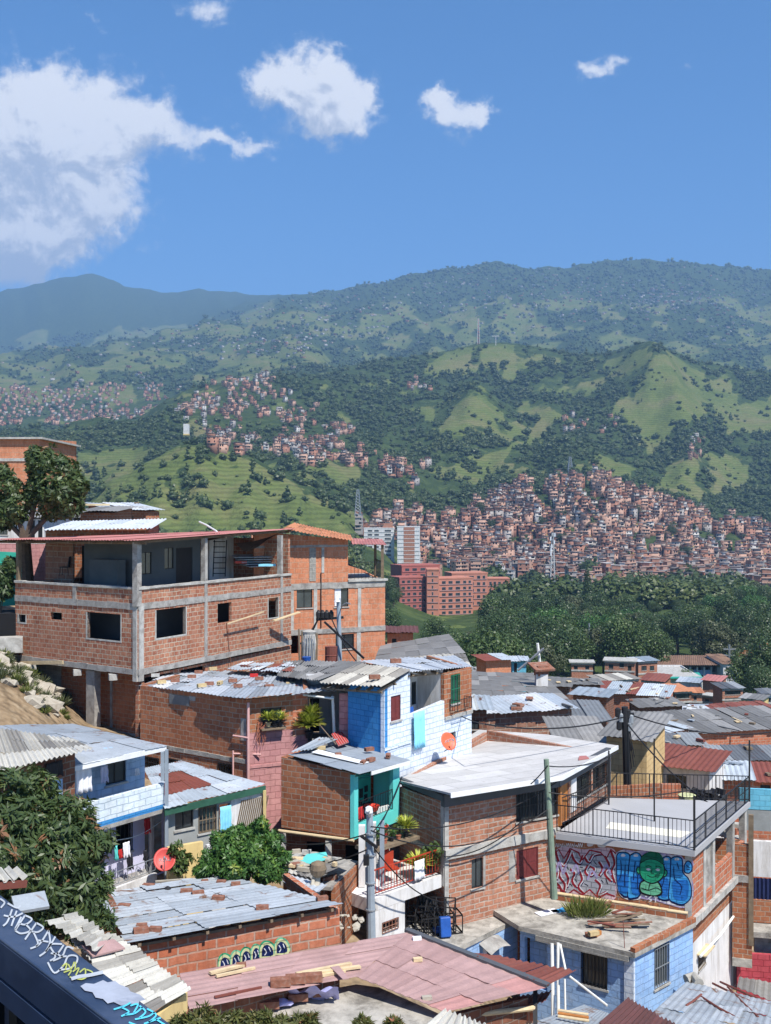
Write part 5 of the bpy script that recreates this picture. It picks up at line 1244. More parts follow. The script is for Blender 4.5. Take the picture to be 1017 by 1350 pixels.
for a,b in zip(back[:-1],back[1:]):
    q=Face(a,b);mid=(a+b)/2-plan(660,38.5);q.n=Vector((q.d.y,-q.d.x));q.n=q.n if q.n.dot(mid)>0 else -q.n
    mb=MB();mb.wall(q,.2,q.L-.2,-15,-9.3,-9.2);mb.build('rear_wall',M['brick_g'],G)
slab(G,[fg0.a,fg0.b,fg1.b,fg2.b,plan(640,45)],-10.88,.2,'concrete',inset=.35)
plG=Pl(at(527,1028,36.3),at(595,1045,33.5),at(815,983,41.7))
def flatroof_mat():
    m,N,b=new_mat('white_flat_sheets',.9,0,.2);uv=uvn(N)
    mp=N.n('Mapping',Vector=uv);mp.inputs['Rotation'].default_value=(0,0,-.52)
    bt=N.n('TexBrick',{'offset':.35},Vector=mp.outputs[0],Color1=(.44,.43,.42),Color2=(.55,.54,.53),Mortar=(.24,.23,.22),Scale=1.0)
    bt.inputs['Mortar Size'].default_value=.012;bt.inputs['Brick Width'].default_value=2.2;bt.inputs['Row Height'].default_value=.95;bt.inputs['Bias'].default_value=.1
    n=N.noise(uv,1.5,7,.7);n2=N.noise(uv,6,7,.75,.5)
    c=N.mix(1.0,bt.outputs[0],N.ramp(n,[(.3,.86),(.7,1.06)]),'MULTIPLY')
    c=N.mix(N.math('MULTIPLY',N.ramp(n2,[(.54,0.0),(.66,1.0)]),.5),c,(.30,.28,.26))
    N.link(c,b.inputs['Base Color']);bump(N,b,bt.outputs[1],.01,.5);return m
M['flatroof']=flatroof_mat()
gp=[plG.pix(*p) for p in ((526,1029),(595,1046),(742,1023),(815,983),(722,968.5),(632,962))]
mb=MB();mb.poly(gp,.07);mb.build('roof',M['flatroof'],G)
mb=MB()
for a,b in ((1,2),(2,3)):
    d_=(gp[b]-gp[a]).normalized();mb.beam(gp[a]-d_*.02+Z*-.07,gp[b]-Z*.07,.05,.15)
mb.build('roof_edge',M['white_paint'],G)
mb=MB();mb.box8([plG.pix(x,y,o) for o in (.01,.05) for x,y in ((763,1003),(777,1001),(773,998),(764,998.5))]);tag(mb.build('loose_sheet',M['redroof']),'small reddish sheet lying at the right edge of the white roof','sheet')
dish(fd2.pix(571,974,.7),.34,(.45,-.75,.5),'dishorange','orange-red satellite dish standing on the white flat roof against the pale block house',mark=[[(-.45,.05),(-.45,.3),(-.2,.2),(-.4,.1)],[(-.05,.25),(-.15,.0),(.05,.0)],[(.15,.2),(.12,-.05)],[(.3,.15),(.28,-.1),(.45,-.05)]])
mb=MB();c=plG.pix(576,992,.03);V_=iv1*np.array([.38,.26,.16])*(1+RNG.normal(size=(len(iv1),1))*.12)+np.array(c)+np.array([0,0,.08]);mb.add([tuple(v) for v in V_],[tuple(f) for f in iq1])
tag(mb.build('cloth_bundle',M['bluecloth'],smooth=True),'light blue cloth bundle lying below the orange-red dish','cloth')
GP=pole(at(731,1185,34.6),at(720.5,1001,34.6),.12,.085,'greenpost','utility_post','weathered green timber pole leaning in front of the two-storey brick house','pole')
# ================================================================== deck house with the murals
H=thing('brick_house','brick house with a railed grey roof deck and colourful graffiti on its front wall','house',(plan(912,34.35).x,34.35,-17))
fh1,fh2=Face(plan(729,36.2),plan(912,34.35)),Face(plan(912,34.35),plan(984,39.6))
ZD=-10.85
mb=MB();mb.wall(fh1,0,fh1.L-.003,-13.6,ZD-.2,ZD-.2,[],.16);mb.build('front_wall',M['brick_c'],H)
band(H,fh1,fh1.L-.2,fh1.L+.01,-13.6,ZD-.2,-.05,.025,'concrete_lt','column')
DK=[Vector((*plan(733,35.85),ZD)),Vector((*plan(916.5,34.0),ZD)),Vector((*plan(990,39.8),ZD)),Vector((*plan(803,40.3),ZD))]
DK=[Vector((*p.xy,ZD)) for p in DK]
mb=MB();mb.poly(DK,.2);mb.build('deck_slab',M['deckgrey'],H)
pz=lambda x,y,z:Vector(((x-CX)/F*(-z*F/(y-HY)),-z*F/(y-HY),z))
mb=MB();mb.box8([pz(x,y,ZD+o) for o in (.001,.006) for x,y in ((799,1092),(898,1104.5),(912,1097),(805,1084))]);mb.build('unpainted_patch',M['cream'],H)
def posts(pts,h,mat,w=.045,name='post'):
    for p in pts:mb=MB();mb.beam(p,p+Z*h,w,w,up=Vector((0,1,0)));mb.build(name,M[mat],H)
ins=[lerp(p,sum(DK,Vector())/4,.012) for p in DK]
rail(H,[ins[0],ins[1]],.95,.135,.016,.035,post=9);rail(H,[ins[1],ins[2]],.95,.135,.016,.035,mid=True,post=9);rail(H,[ins[2],ins[3]],.95,.135,.016,.035,post=9)
g1_=pz(760,1097,ZD);rail(H,[pz(737,1090,ZD),pz(770,1076,ZD),pz(803,1056,ZD)],.95,.14,.016,.035)
posts([pz(863,1083,ZD)],2.9,'black');posts([ins[1]],1.75,'black',.06);posts([ins[2]],2.3,'black',.05);posts([ins[3]],1.6,'black',.05);posts([pz(803,1061,ZD)],2.0,'black',.05)
for px in (929,941,967,983):
    u=fh2.u(px);band(H,fh2,u-.13,u+.13,-13.15,ZD-.2,-.2,.02,'concrete_lt' if px!=967 else 'concrete','column')
hh=[(fh2.u(930.5),fh2.u(939.5),-12.75,ZD-.35),(fh2.u(943),fh2.u(964),-12.35,ZD-.24),(fh2.u(969),fh2.u(981),-12.35,ZD-.24)]
mb=MB();mb.wall(fh2,.003,fh2.u(941),-13.15,ZD-.2,ZD-.2,hh[:1],.14);mb.wall(fh2,fh2.u(941)+.002,fh2.L,-13.15,-12.3,-12.2,[],.14);mb.build('side_wall',M['brick_l'],H)
mb=MB();mb.fbox(fh2,hh[0][0],hh[0][1],hh[0][2],hh[0][3],-.12,-.06);mb.build('blocked_opening',M['concrete'],H)
mb=MB();mb.poly([(p.x,p.y,-13.1) for p in (fh1.P(0,0,-.1),fh1.P(fh1.L,0,-.1),fh2.P(fh2.L,0,.0),DK[3])],.25);mb.build('floor_slab',M['concrete'],H)
q=Face(fh2.b,DK[3].xy);q.n=Vector((-.1,1));mb=MB();mb.wall(q,.1,q.L,-13.1,-12.2,-12.2,[],.14);mb.wall(q,2.2,q.L,-12.19,ZD-.21,ZD-.21,[],.14);mb.build('rear_wall',M['brick_c'],H)
band(H,fh2,-.02,fh2.L,-13.38,-13.15,-.1,.14,'concrete_lt')
fw=Face(plan(909,34.6),plan(971,39.3));wv=[fw.R(921,1255,930,1275),fw.R(962,1240,969,1300)]
mb=MB();mb.wall(fw,0,fw.L,-14.2,-13.38,-13.38,[],.15);mb.build('side_wall',M['brick_c'],H)
mb=MB();mb.wall(fw,0,fw.L,-17.5,-14.2,-14.2,[wv[0]],.15);mb.build('white_wall',M['white'],H)
window(H,fw,wv[0],'grille','wood');band(H,fw,fw.u(964),fw.L,-17.4,-14.3,-.02,.02,'grey_wall','door')
mb=MB();mb.tube([fw.pix(918,1260,.15),fw.pix(942,1232,.2),fw.pix(968,1199,.15)],.045,7);mb.build('yellow_pipe',M['whitepipe'],H)
mb=MB();mb.fbox(fw,wv[0][0]-.15,wv[0][1]+.15,wv[0][3]+.06,wv[0][3]+.10,.0,.3);mb.build('window_awning',M['lumber'],H)
q2=Face(fw.b,fw.b+Vector((-2,3)));q2.n=Vector((1,.5)).normalized();mb=MB();mb.wall(q2,.16,q2.L,-17.5,-13.38,-13.38);mb.build('rear_wall',M['brick_c'],H)
# ------------------------------------------------------------------ murals, painted on the front wall
def ink(name,c):M[name]=brick(name,c,tuple(x*.86 for x in c),tuple(x*.5 for x in c),smear=.2,smearc=tuple(min(1,x*1.25+.02) for x in c),var=.35,bmp=.012)
for nm,c in (('paint_silver',(.40,.40,.44)),('paint_red',(.30,.02,.03)),('paint_white',(.70,.70,.74)),('paint_blue',(.02,.17,.55)),('paint_sky',(.06,.36,.74)),('paint_navy',(.008,.018,.09)),('paint_green',(.02,.33,.17)),('paint_mint',(.16,.50,.30)),('paint_black',(.01,.01,.012)),('paint_darkgreen',(.008,.12,.07)),('paint_lilac',(.42,.36,.58)),('paint_pink',(.62,.45,.50)),('paint_cream',(.60,.62,.34))):ink(nm,c)
LAYER=[0];INK={}
def ink_slot(root):
    return INK.setdefault(root.name,(MB(),[]))
def ink_add(root,mat,verts,faces):
    mb,ms=ink_slot(root)
    if mat not in ms:ms.append(mat)
    mb.add(verts,faces,ms.index(mat))
def ink_done(root,name):mb,ms=INK.pop(root.name);return mb.build(name,[M[m] for m in ms],root)
def fill(fc,root,pts,mat,smooth_=True,name='painted_shape'):
    """flat patch of paint on a wall, outline given in photograph pixels"""
    LAYER[0]+=1;off=.003+.0009*LAYER[0]
    p=curve(list(pts)+[pts[0]],4)[:-1] if smooth_ else list(pts)
    w=[fc.P(fc.u(x),fc.z(x,y),off) for x,y in p]
    import mathutils.geometry as mg
    tr=mg.tessellate_polygon([w]);ink_add(root,mat,w,[tuple(t) for t in tr])
def stroke(fc,root,sts,w,mat,name='painted_line',sm=True):
    LAYER[0]+=1;off=.003+.0009*LAYER[0];mb=MB()
    text_strokes(mb,lambda x,y:fc.P(fc.u(x),fc.z(x,y),off),[curve(s,4) if sm and len(s)>2 else s for s in sts],w);ink_add(root,mat,mb.v,mb.f)
mu=H
fill(fh1,mu,[(731,1122),(745,1116),(770,1120),(790,1118),(811,1121),(813,1150),(812,1184),(795,1187),(775,1180),(757,1182),(741,1178),(730,1170)],'paint_pink',name='mural_ground')
fill(fh1,mu,[(731,1128),(737,1120),(744,1132),(752,1119),(763,1124),(768,1134),(778,1121),(792,1124),(800,1132),(806,1120),(813,1126),(812,1150),(811,1180),(800,1177),(790,1184),(778,1172),(768,1179),(757,1172),(748,1179),(739,1170),(733,1150)],'paint_silver',False,name='mural_letters')
reds=[[(733,1121),(736,1133),(742,1142),(748,1134),(753,1121)],[(731,1136),(735,1150),(733,1160)],[(741,1144),(738,1155),(745,1166),(744,1176)],[(753,1121),(757,1133),(764,1139),(769,1128)],[(752,1146),(758,1152),(755,1162),(760,1170)],[(770,1127),(776,1137),(782,1128),(792,1126)],
        [(776,1141),(784,1146),(779,1155),(772,1150),(776,1141)],[(764,1148),(768,1160),(763,1170),(770,1178)],[(798,1129),(804,1142),(798,1152),(806,1162)],[(785,1160),(792,1168),(788,1181),(800,1176)],[(806,1122),(811,1138),(807,1150),(811,1164)],[(731,1162),(738,1168),(741,1176)],[(790,1136),(795,1146),(790,1155)],[(746,1150),(750,1160),(747,1170)]]
stroke(fh1,mu,[[(x+1.6,y+1.2) for x,y in s] for s in reds],1.0,'paint_navy');stroke(fh1,mu,reds,1.7,'paint_red');stroke(fh1,mu,[[(x+1.9,y-.9) for x,y in s] for s in reds],.7,'paint_white')
stroke(fh1,mu,[[(731,1128),(737,1120),(744,1132),(752,1119),(763,1124),(768,1134),(778,1121),(792,1124),(800,1132),(806,1120),(813,1126)],[(730,1170),(739,1171),(748,1180),(757,1173),(768,1180),(778,1173),(790,1185),(800,1178),(811,1182)]],1.1,'paint_red',sm=False)
stroke(fh1,mu,[[(736,1139),(739,1148)],[(747,1140),(750,1147)],[(758,1158),(761,1163)],[(771,1165),(776,1168)],[(783,1135),(787,1140)],[(799,1158),(802,1166)],[(793,1160),(796,1164)],[(752,1165),(755,1169)],[(765,1143),(769,1144)]],.5,'paint_black')
stroke(fh1,mu,[[(734,1150),(738,1136),(743,1152),(747,1140)],[(755,1150),(760,1140),(764,1152)],[(775,1160),(781,1148),(788,1158)],[(795,1150),(800,1140),(806,1154)]],1.3,'paint_lilac')
tagw=[[(733+i*5.2,1117-(i%2)),(734.5+i*5.2,1112+(i%3)),(736+i*5.2,1117),(737.5+i*5.2,1112)] for i in range(7)]
stroke(fh1,mu,tagw,.5,'paint_white')
fill(fh1,mu,[(774,1113),(778,1110),(783,1111),(782,1115),(776,1116)],'paint_white');fill(fh1,mu,[(788,1114),(795,1111),(801,1113),(798,1117),(790,1117)],'paint_white')
fill(fh1,mu,[(813,1124),(823,1120),(836,1122),(846,1121),(858,1118),(874,1122),(886,1127),(897,1127),(903,1133),(912,1133),(915,1140),(912,1153),(915,1170),(913,1190),(903,1197),(886,1194),(866,1188),(852,1186),(838,1183),(826,1184),(815,1172),(812,1150)],'paint_lilac')
fill(fh1,mu,[(811.5,1127),(820,1121),(832,1124),(842,1122),(849,1128),(868,1126),(876,1128),(884,1128),(893,1128),(901,1133),(912,1136),(912,1150),(905,1153),(913,1168),(913,1186),(905,1195),(890,1194),(872,1188),(866,1183),(848,1181),(843,1186),(828,1186),(818,1180),(813,1165)],'paint_white')
blobs_=[[(813.5,1128),(817,1124),(826,1124),(831,1129),(831,1150),(832,1176),(826,1182),(818,1176),(814,1160)],[(831,1128),(838,1124),(845,1127),(848,1140),(848,1165),(844,1180),(836,1184),(828,1181),(829,1150)],
          [(873,1132),(879,1129),(885,1132),(886,1150),(883,1168),(884,1184),(874,1186),(866,1180),(868,1160),(874,1148)],[(885,1132),(892,1129),(900,1133),(901,1150),(908,1158),(912,1170),(911,1184),(902,1192),(890,1190),(882,1183),(884,1160)],[(903,1140),(907,1135),(912,1138),(913,1146),(909,1151),(903,1149)]]
for b_ in blobs_:fill(fh1,mu,[(x+((x-862)*.012),y+2.2) for x,y in b_],'paint_navy')
for b_ in blobs_:
    fill(fh1,mu,b_,'paint_sky');stroke(fh1,mu,[b_+[b_[0]]],.75,'paint_navy')
for (a,b,c,d) in ((814,1154,829,1178),(832,1156,846,1180),(870,1160,882,1183),(887,1162,908,1187)):
    fill(fh1,mu,[(a,b),((a+c)/2,b-2),(c,b),(c-1,d-3),((a+c)/2,d),(a+2,d-4)],'paint_blue')
for (x,y) in ((822,1127),(839,1127),(879,1132),(893,1132)):fill(fh1,mu,[(x-3,y),(x,y-1.6),(x+3,y),(x+2.4,y+2),(x-2.4,y+2)],'paint_white')
stroke(fh1,mu,[[(819,1134),(820,1150),(817,1160)],[(825,1140),(824,1168)],[(838,1136),(836,1160)],[(842,1146),(841,1172)],[(877,1142),(876,1160),(872,1172)],[(889,1142),(890,1158),(899,1168),(897,1180)],[(893,1137),(896,1146)],[(905,1140),(910,1144)],[(906,1146),(910,1146)]],.55,'paint_navy')
for y_ in range(1132,1184,7):stroke(fh1,mu,[[(814,y_+(y_%3)),(830,y_+2)],[(832,y_+3),(847,y_+4)],[(870,y_+5),(884,y_+6)],[(886,y_+7),(902,y_+9)]],.22,'paint_navy',sm=False)
fill(fh1,mu,[(845,1162),(852,1160),(866,1161),(872,1166),(874,1178),(864,1182),(846,1178),(843,1170)],'paint_black');fill(fh1,mu,[(846,1164),(853,1161),(865,1162),(870,1167),(872,1176),(863,1180),(848,1176),(845,1170)],'paint_mint')
fill(fh1,mu,[(839,1146),(842,1142),(846,1144),(846,1150),(842,1152)],'paint_black');fill(fh1,mu,[(872,1147),(877,1145),(881,1149),(879,1155),(874,1156)],'paint_black')
fill(fh1,mu,[(840,1146.5),(842.5,1143.5),(846,1145),(846,1149),(842.5,1151)],'paint_green');fill(fh1,mu,[(873,1148),(877,1146.5),(880,1149.5),(878,1154),(874,1154.5)],'paint_green')
fill(fh1,mu,[(844,1138),(848,1127),(860,1123),(871,1127),(876,1140),(877,1152),(871,1161),(860,1165),(849,1160),(844,1151)],'paint_black');fill(fh1,mu,[(845,1138),(849,1128),(860,1124),(870,1128),(875,1140),(875.7,1151),(870,1159.5),(860,1163.5),(850,1159),(845,1150)],'paint_green')
fill(fh1,mu,[(845,1138),(847,1129),(859,1122),(871,1125),(876,1137),(866,1133),(855,1132)],'paint_darkgreen')
stroke(fh1,mu,[[(844.5,1138),(855,1132.5),(866,1133.5),(877,1140)],[(852,1142),(856,1141),(860,1143)],[(865,1142),(869,1141.5),(873,1144)],[(854,1153),(860,1156),(868,1154),(871,1150)],[(861,1146),(859,1150),(863,1151)],[(846,1170),(856,1173),(866,1170),(873,1174)],[(858,1163),(856,1172)]],.5,'paint_black')
for x,y in ((855.5,1145.5),(868,1146)):fill(fh1,mu,[(x-3.2,y),(x,y-1.5),(x+3.2,y+.4),(x,y+2)],'paint_white');
fill(fh1,mu,[(864,1153),(868,1151),(871,1153),(868,1157)],'paint_darkgreen')
stroke(fh1,mu,[[(851,1181),(854,1182)],[(860,1181),(856,1184),(860,1186),(857,1188)],[(863,1182),(868,1183)],[(865.5,1183),(865,1189)],[(871,1187),(873,1188)]],.7,'paint_white')
ink_done(H,'mural')
# ================================================================== pale-blue house with the concrete terrace roof
I_=thing('block_house','light blue block house with a weathered concrete roof terrace and white pipes','house',(plan(836,31.8).x,31.8,-17))
ZT_=-13.15
fi1,fi2=Face(plan(686,33.95),plan(836,31.85)),Face(plan(836,31.85),plan(914,34.1))
hw1=[fi1.R(767,1258,801,1301)];hw2=[fi2.R(863,1246,882,1300)]
mb=MB();mb.wall(fi1,0,fi1.L-.003,-17,ZT_-.16,ZT_-.16,hw1+[(fi1.u(692),fi1.u(722),-15.1,-13.55)],.2);mb.wall(fi2,.0,fi2.L,-17,ZT_-.16,ZT_-.16,hw2,.16);mb.build('wall',M['sky_block'],I_)
r=(fi1.u(692),fi1.u(722),-15.1,-13.55);mb=MB();mb.fbox(fi1,r[0]-.1,r[1]+.1,-16,-13.4,-.7,-.6);mb.build('recessed_wall',M['sky_block'],I_)
band(I_,fi1,fi1.L-.28,fi1.L+.02,-17,ZT_-.16,-.05,.05,'white_block','column')
window(I_,fi1,hw1[0],'grille');window(I_,fi2,hw2[0],'grille','steel')
tp=[pz(x,y,ZT_) for x,y in ((684,1221),(837.5,1257),(918,1216),(913,1208))]
mb=MB();mb.poly([tp[0]+Vector((0,0,.0)),tp[1],tp[2],Vector((*fh1.P(fh1.L,0,.02).xy,ZT_)),Vector((*fh1.P(.1,0,.02).xy,ZT_)),pz(640,1186,ZT_),pz(652,1201,ZT_)],.15);mb.build('terrace_slab',M['mossy'],I_)
fk=Face(tp[1].xy,tp[2].xy);band(I_,fk,0,fk.L,ZT_+.001,ZT_+.14,-.16,.01,'brick_c','brick_kerb')
fk2=Face(tp[0].xy,tp[1].xy);band(I_,fk2,.6,fk2.L-.2,ZT_-.32,ZT_-.15,-.1,.03,'grey_block','kerb')
fk3=Face(fh1.P(.1,0,.2).xy,fh1.P(fh1.L,0,.2).xy);band(I_,fk3,0,fk3.L-.1,ZT_+.002,ZT_+.2,-.14,.0,'brick_c','brick_kerb');band(I_,fk3,0,fk3.L-.1,ZT_+.2,ZT_+.23,-.16,.01,'lumber','kerb_cap')
fk4=Face(pz(690,1183,ZT_).xy,pz(657,1198,ZT_).xy);band(I_,fk4,0,fk4.L,ZT_,ZT_+.2,-.12,.0,'brick_v','brick_kerb')
for (a,b,w) in (((728,1244),(729.5,1345),.055),((736,1243),(736.5,1345),.05),((739,1245),(747,1284),.035)):
    mb=MB();mb.tube([at(a[0],a[1],32.6),at(b[0],b[1],32.0)],w,8);tag(mb.build('white_pipe',M['whitepipe']),['leftmost upright white pipe against the light blue wall','right one of the two upright white pipes on the light blue wall','short slanting white pipe beside the two upright pipes'][[.055,.05,.035].index(w)],'pipe','white pipes along the light blue wall')
mb=MB();mb.tube([at(752,1288,31.2),at(801,1326,30)],.035,7);tag(mb.build('white_pipe',M['whitepipe']),'long slanting white pipe crossing below the barred window of the light blue house','pipe','white pipes along the light blue wall')
mb=MB();mb.tube([at(745,1291,31.8),at(746,1345,31.4)],.03,7);tag(mb.build('white_pipe',M['whitepipe']),'thin upright white pipe right of the rusty awning tip','pipe','white pipes along the light blue wall')
t=thing('weed_clump','tall yellow-green grass clump growing on the concrete terrace below the mural','plant',pz(773,1208,ZT_))
n=520;base=np.array(pz(772,1207,ZT_));az=RNG.random(n)*6.28;rr=RNG.random(n)**.5*.5
P0=base+np.stack([np.cos(az)*rr*1.15,np.sin(az)*rr*.6,np.zeros(n)],1);d=np.stack([np.cos(az)*rr*.9,np.sin(az)*rr*.6,np.ones(n)*.8],1)+RNG.normal(size=(n,3))*.22;d/=np.linalg.norm(d,axis=1)[:,None]
L=RNG.uniform(.3,.75,n);V_,Q_=leaf_quads(P0+d*L[:,None]/2-base,np.cross(d,RNG.normal(size=(n,3))),L,.035,dirs=d);np_obj('grass_blades',V_,Q_,RNG.random(n),[M['grassblade']],parent=t)
rs=random.Random(3)
for i in range(16):
    mb=MB();a=pz(778+rs.uniform(-6,34),1206+rs.uniform(-3,16),ZT_+.05+.02*i*.4);an=rs.uniform(-.5,.7);l=rs.uniform(.7,1.5)
    mb.beam(a,a+Vector((math.cos(an)*l,math.sin(an)*l*1.4,rs.uniform(.0,.15))),.10,.025)
    tag(mb.build('rotten_board',M[rs.choice(['wood','wood','rust','brickbit'])]),'rotten reddish board in the pile beside the grass clump','board','rotten boards piled on the terrace')
mb=MB();p=pz(737,1201,ZT_+.02);mb.box(p,(.5,.25,.02),.3);mb.box(p+Vector((.15,0,.04)),(.2,.2,.05),.8);tag(mb.build('litter',M['paint_sky']),'crumpled blue and white wrapper on the concrete terrace','litter')
mb=MB();p=pz(722,1203,ZT_+.02);mb.box(p,(.8,.35,.02),.5);tag(mb.build('white_sheet',M['whitecloth']),'flat white sheet left of the blue wrapper on the terrace','sheet')
for i,(x,y,m) in enumerate(((779,1234.5,'brickbit'),(783,1232.5,'yellowbit'),(787,1233,'orange_wood'))):loose_brick(pz(x,y,ZT_+.02+(.1 if i==1 else 0)),.4*i,['brown brick at the front edge of the concrete terrace','yellowish block on top of the bricks at the terrace edge','orange brick beside the brown one at the front terrace edge'][i],'bricks on the front terrace edge',m,1.1)
mb=MB();mb.tube([pz(824,1250,ZT_),pz(824,1250,ZT_)+Vector((-.05,0,.85))],.012,5);tag(mb.build('rebar',M['rust']),'thin rusty rod sticking up from the front corner of the concrete terrace','rod')
J=thing('block_house','low light blue house with a cracked concrete roof holding black metal frames','house',(plan(600,32.5).x,32.5,-17))
ZJ=-13.35
fj=Face(pz(598,1250,ZJ).xy,pz(684,1210,ZJ).xy);hj=[fj.R(637,1243,651,1268)]
mb=MB();mb.wall(fj,0,fj.L,-17,ZJ-.15,ZJ-.15,hj,.16);mb.build('wall',M['sky_block'],J);window(J,fj,hj[0],'curtain')
q=Face(pz(515,1225,ZJ).xy,fj.a);mb=MB();mb.wall(q,0,q.L-.17,-17,ZJ-.15,ZJ-.15);mb.build('side_wall',M['sky_block'],J)
mb=MB();mb.poly([pz(x,y,ZJ) for x,y in ((514,1226),(599,1252),(686,1209),(655,1199),(578,1187))],.15);mb.build('roof_slab',M['mossy'],J)
mb=MB();r=hj[0];a=fj.P(r[0]-.2,r[3]+.1,.0);b=fj.P(r[1]+.25,r[3]+.1,.0)
nn_=Vector((fj.n.x,fj.n.y,0));vs=[]
for j in range(3):
    for i in range(9):s=i/8;vs.append(lerp(a,b,s)+nn_*.5*j/2-Z*(.22*(j/2))+Z*.10*math.sin(math.pi*s))
mb.add(vs,[(j*9+i,j*9+i+1,(j+1)*9+i+1,(j+1)*9+i) for j in range(2) for i in range(8)]);mb.build('window_hood',M['concrete'],J)
band(J,fj,fj.L-.05,fj.L+.22,-17,ZJ-.1,-.2,.05,'brick_c','brick_pier')
rs=random.Random(12)
for i in range(44):
    s=rs.random();x=lerp(585,690,s)+rs.uniform(-4,4);y=lerp(1186,1203,s)+rs.uniform(-3,4)
    mb=MB();mb.box(pz(x,y,ZJ+.06+.1*rs.random()),(rs.uniform(.15,.9),rs.uniform(.1,.3),rs.uniform(.03,.10)),rs.random()*1.2-.4,tilt=('X',rs.uniform(-.3,.3)))
    tag(mb.build('debris',M[rs.choice(['wood','rust','mossy','brickbit','fibdark','stone','zinc'])]),'scrap of wood or roofing in the strip of debris along the brick wall foot','debris','debris along the foot of the brick house')
def cage(o,ex,ey,ez,nx,ny,nz,w=.03):
    mb=MB()
    for i in range(nx+1):
        for (b) in ((0,0),(1,0)):pass
        a=o+ex*(i/nx);mb.beam(a,a+ez,w);mb.beam(a+ey,a+ey+ez,w);mb.beam(a+ez,a+ez+ey,w);mb.beam(a,a+ey,w)
    for k in range(nz+1):a=o+ez*(k/nz);mb.beam(a,a+ex,w);mb.beam(a+ey,a+ey+ex,w);mb.beam(a,a+ey,w);mb.beam(a+ex,a+ex+ey,w)
    for j in range(1,ny):a=o+ey*(j/ny);mb.beam(a,a+ex,w);mb.beam(a+ez,a+ex+ez,w)
    return mb
o=pz(556,1236,ZJ+.02);mb=cage(o,pz(610,1230,ZJ)-pz(556,1236,ZJ),Vector((-.3,1.2,0)),Z*.55,6,2,1,.035);tag(mb.build('steel_rack',M['black']),'long low black metal frame lying across the cracked concrete roof','metal frame')
o=pz(535,1228,ZJ+.02);mb=cage(o,Vector((1.5,-.2,0)),Vector((.1,.35,.5)),Z*.5,5,2,1,.03);tag(mb.build('steel_rack',M['black']),'smaller black metal frame tipped over at the left end of the cracked roof','metal frame')
t=thing('glazed_panel','black grid panel standing upright among the frames on the cracked concrete roof','panel',pz(567,1222,ZJ));a=pz(557,1218,ZJ+.05);b=pz(580,1224,ZJ+.05);up_v=Vector((-.1,.25,.85))
mb=MB()
for i in range(6):mb.beam(lerp(a,b,i/5),lerp(a,b,i/5)+up_v,.05)
for k in range(5):mb.beam(a+up_v*k/4,b+up_v*k/4,.05)
mb.build('frame',M['black'],t);mb=MB();mb.quad(a+Vector((0,.03,0)),b+Vector((0,.03,0)),b+up_v+Vector((0,.03,0)),a+up_v+Vector((0,.03,0)));mb.build('sheet',M['grey_wall'],t)
mb=MB();mb.box(pz(587,1222,ZJ+.33),(.34,.24,.6),.2,tilt=('X',-.2));mb.box(pz(580,1226,ZJ+.12),(.4,.3,.12),.2);tag(mb.build('blue_crate',M['blueplastic'],bevel=.03),'blue plastic crate stacked inside the black frames on the cracked roof','crate')
# ================================================================== things at the right edge
K2=thing('brick_house','narrow brick house at the right edge with navy curtain, white wall and red lower storey','house',(plan(1000,40).x,40,-19))
fr1=Face(plan(966,38.4),plan(992,38.2));mb=MB();mb.wall(fr1,0,fr1.L,-16.1,-12.0,-12.0,[],.2);mb.build('brick_pier',M['brick_c'],K2)
band(K2,fr1,-.1,fr1.L+.05,-13.35,-13.1,-.1,.06,'concrete','beam');band(K2,fr1,fr1.L-.12,fr1.L+.05,-15.6,-10.9,-.1,.05,'wood','timber_post');band(K2,fr1,0,fr1.L,-16.4,-16.1,-.1,.06,'mossy','footing')
fr2=Face(plan(993,40),plan(1110,39.4));yy_=lambda y:zat(y,40)
for (y0,y1,m,nm) in ((1053,1081,'aqua_block','aqua_wall'),(1082,1110,'turq_dark','green_wall'),(1186,1216,'brick_c','brick_wall'),(1258,1312,'red_block','red_wall')):
    mb=MB();mb.wall(fr2,0,fr2.L,yy_(y1),yy_(y0),yy_(y0),[],.15);ob=mb.build(nm,M[m] if m!='turq_dark' else M['grey_wall'],K2)
    if nm in ('aqua_wall','green_wall'):ob.location.y+=1.5
mb=MB();mb.fbox(fr2,-.0,fr2.L,yy_(1158),yy_(1111),-.4,-.2);mb.build('white_wall',M['white'],K2)
mb=MB();n_=40;vs=[]
for z in (yy_(1158),yy_(1186)):
    for i in range(n_+1):vs.append(fr2.P(3*i/n_,z,-.1+.05*(i%2)))
mb.add(vs,[(i,i+1,n_+2+i,n_+1+i) for i in range(n_)]);mb.build('curtain',M['navy'],K2)
mb=MB();mb.poly([fr2.P(-.2,yy_(1217),-.1),fr2.P(-.2,yy_(1217),.9),fr2.P(fr2.L,yy_(1217),.9),fr2.P(fr2.L,yy_(1217),-.1)],.2);mb.fbox(fr2,0,fr2.L,yy_(1250),yy_(1222),.2,.4);mb.build('concrete_canopy',M['mossy'],K2)
mb=MB();mb.wall(fr2,0,fr2.L,-19,yy_(1258)-.0,yy_(1258),[],.15)
f_red=Face(plan(972,38.8),plan(1110,38.2));mb=MB();mb.wall(f_red,0,f_red.L,-19,-16.12,-16.12,[],.15);mb.build('red_wall',M['red_block'],K2)
mb=MB();mb.beam(at(946,1160,38.9)+Z*.3,at(946,1160,38.9)+Z*1.2,.2);
for i,(x,y,Y) in enumerate(((968,1118,40),(973,1150,39.4))):
    mb=MB();mb.box(at(x,y,Y),(.6,.4,.8),.3);tag(mb.build('boarding',M['lumber' if i else 'concrete_lt']),['pale boarding panel behind the timber post at the right edge','lower wooden panel beside the timber post at the right edge'][i],'boarding')
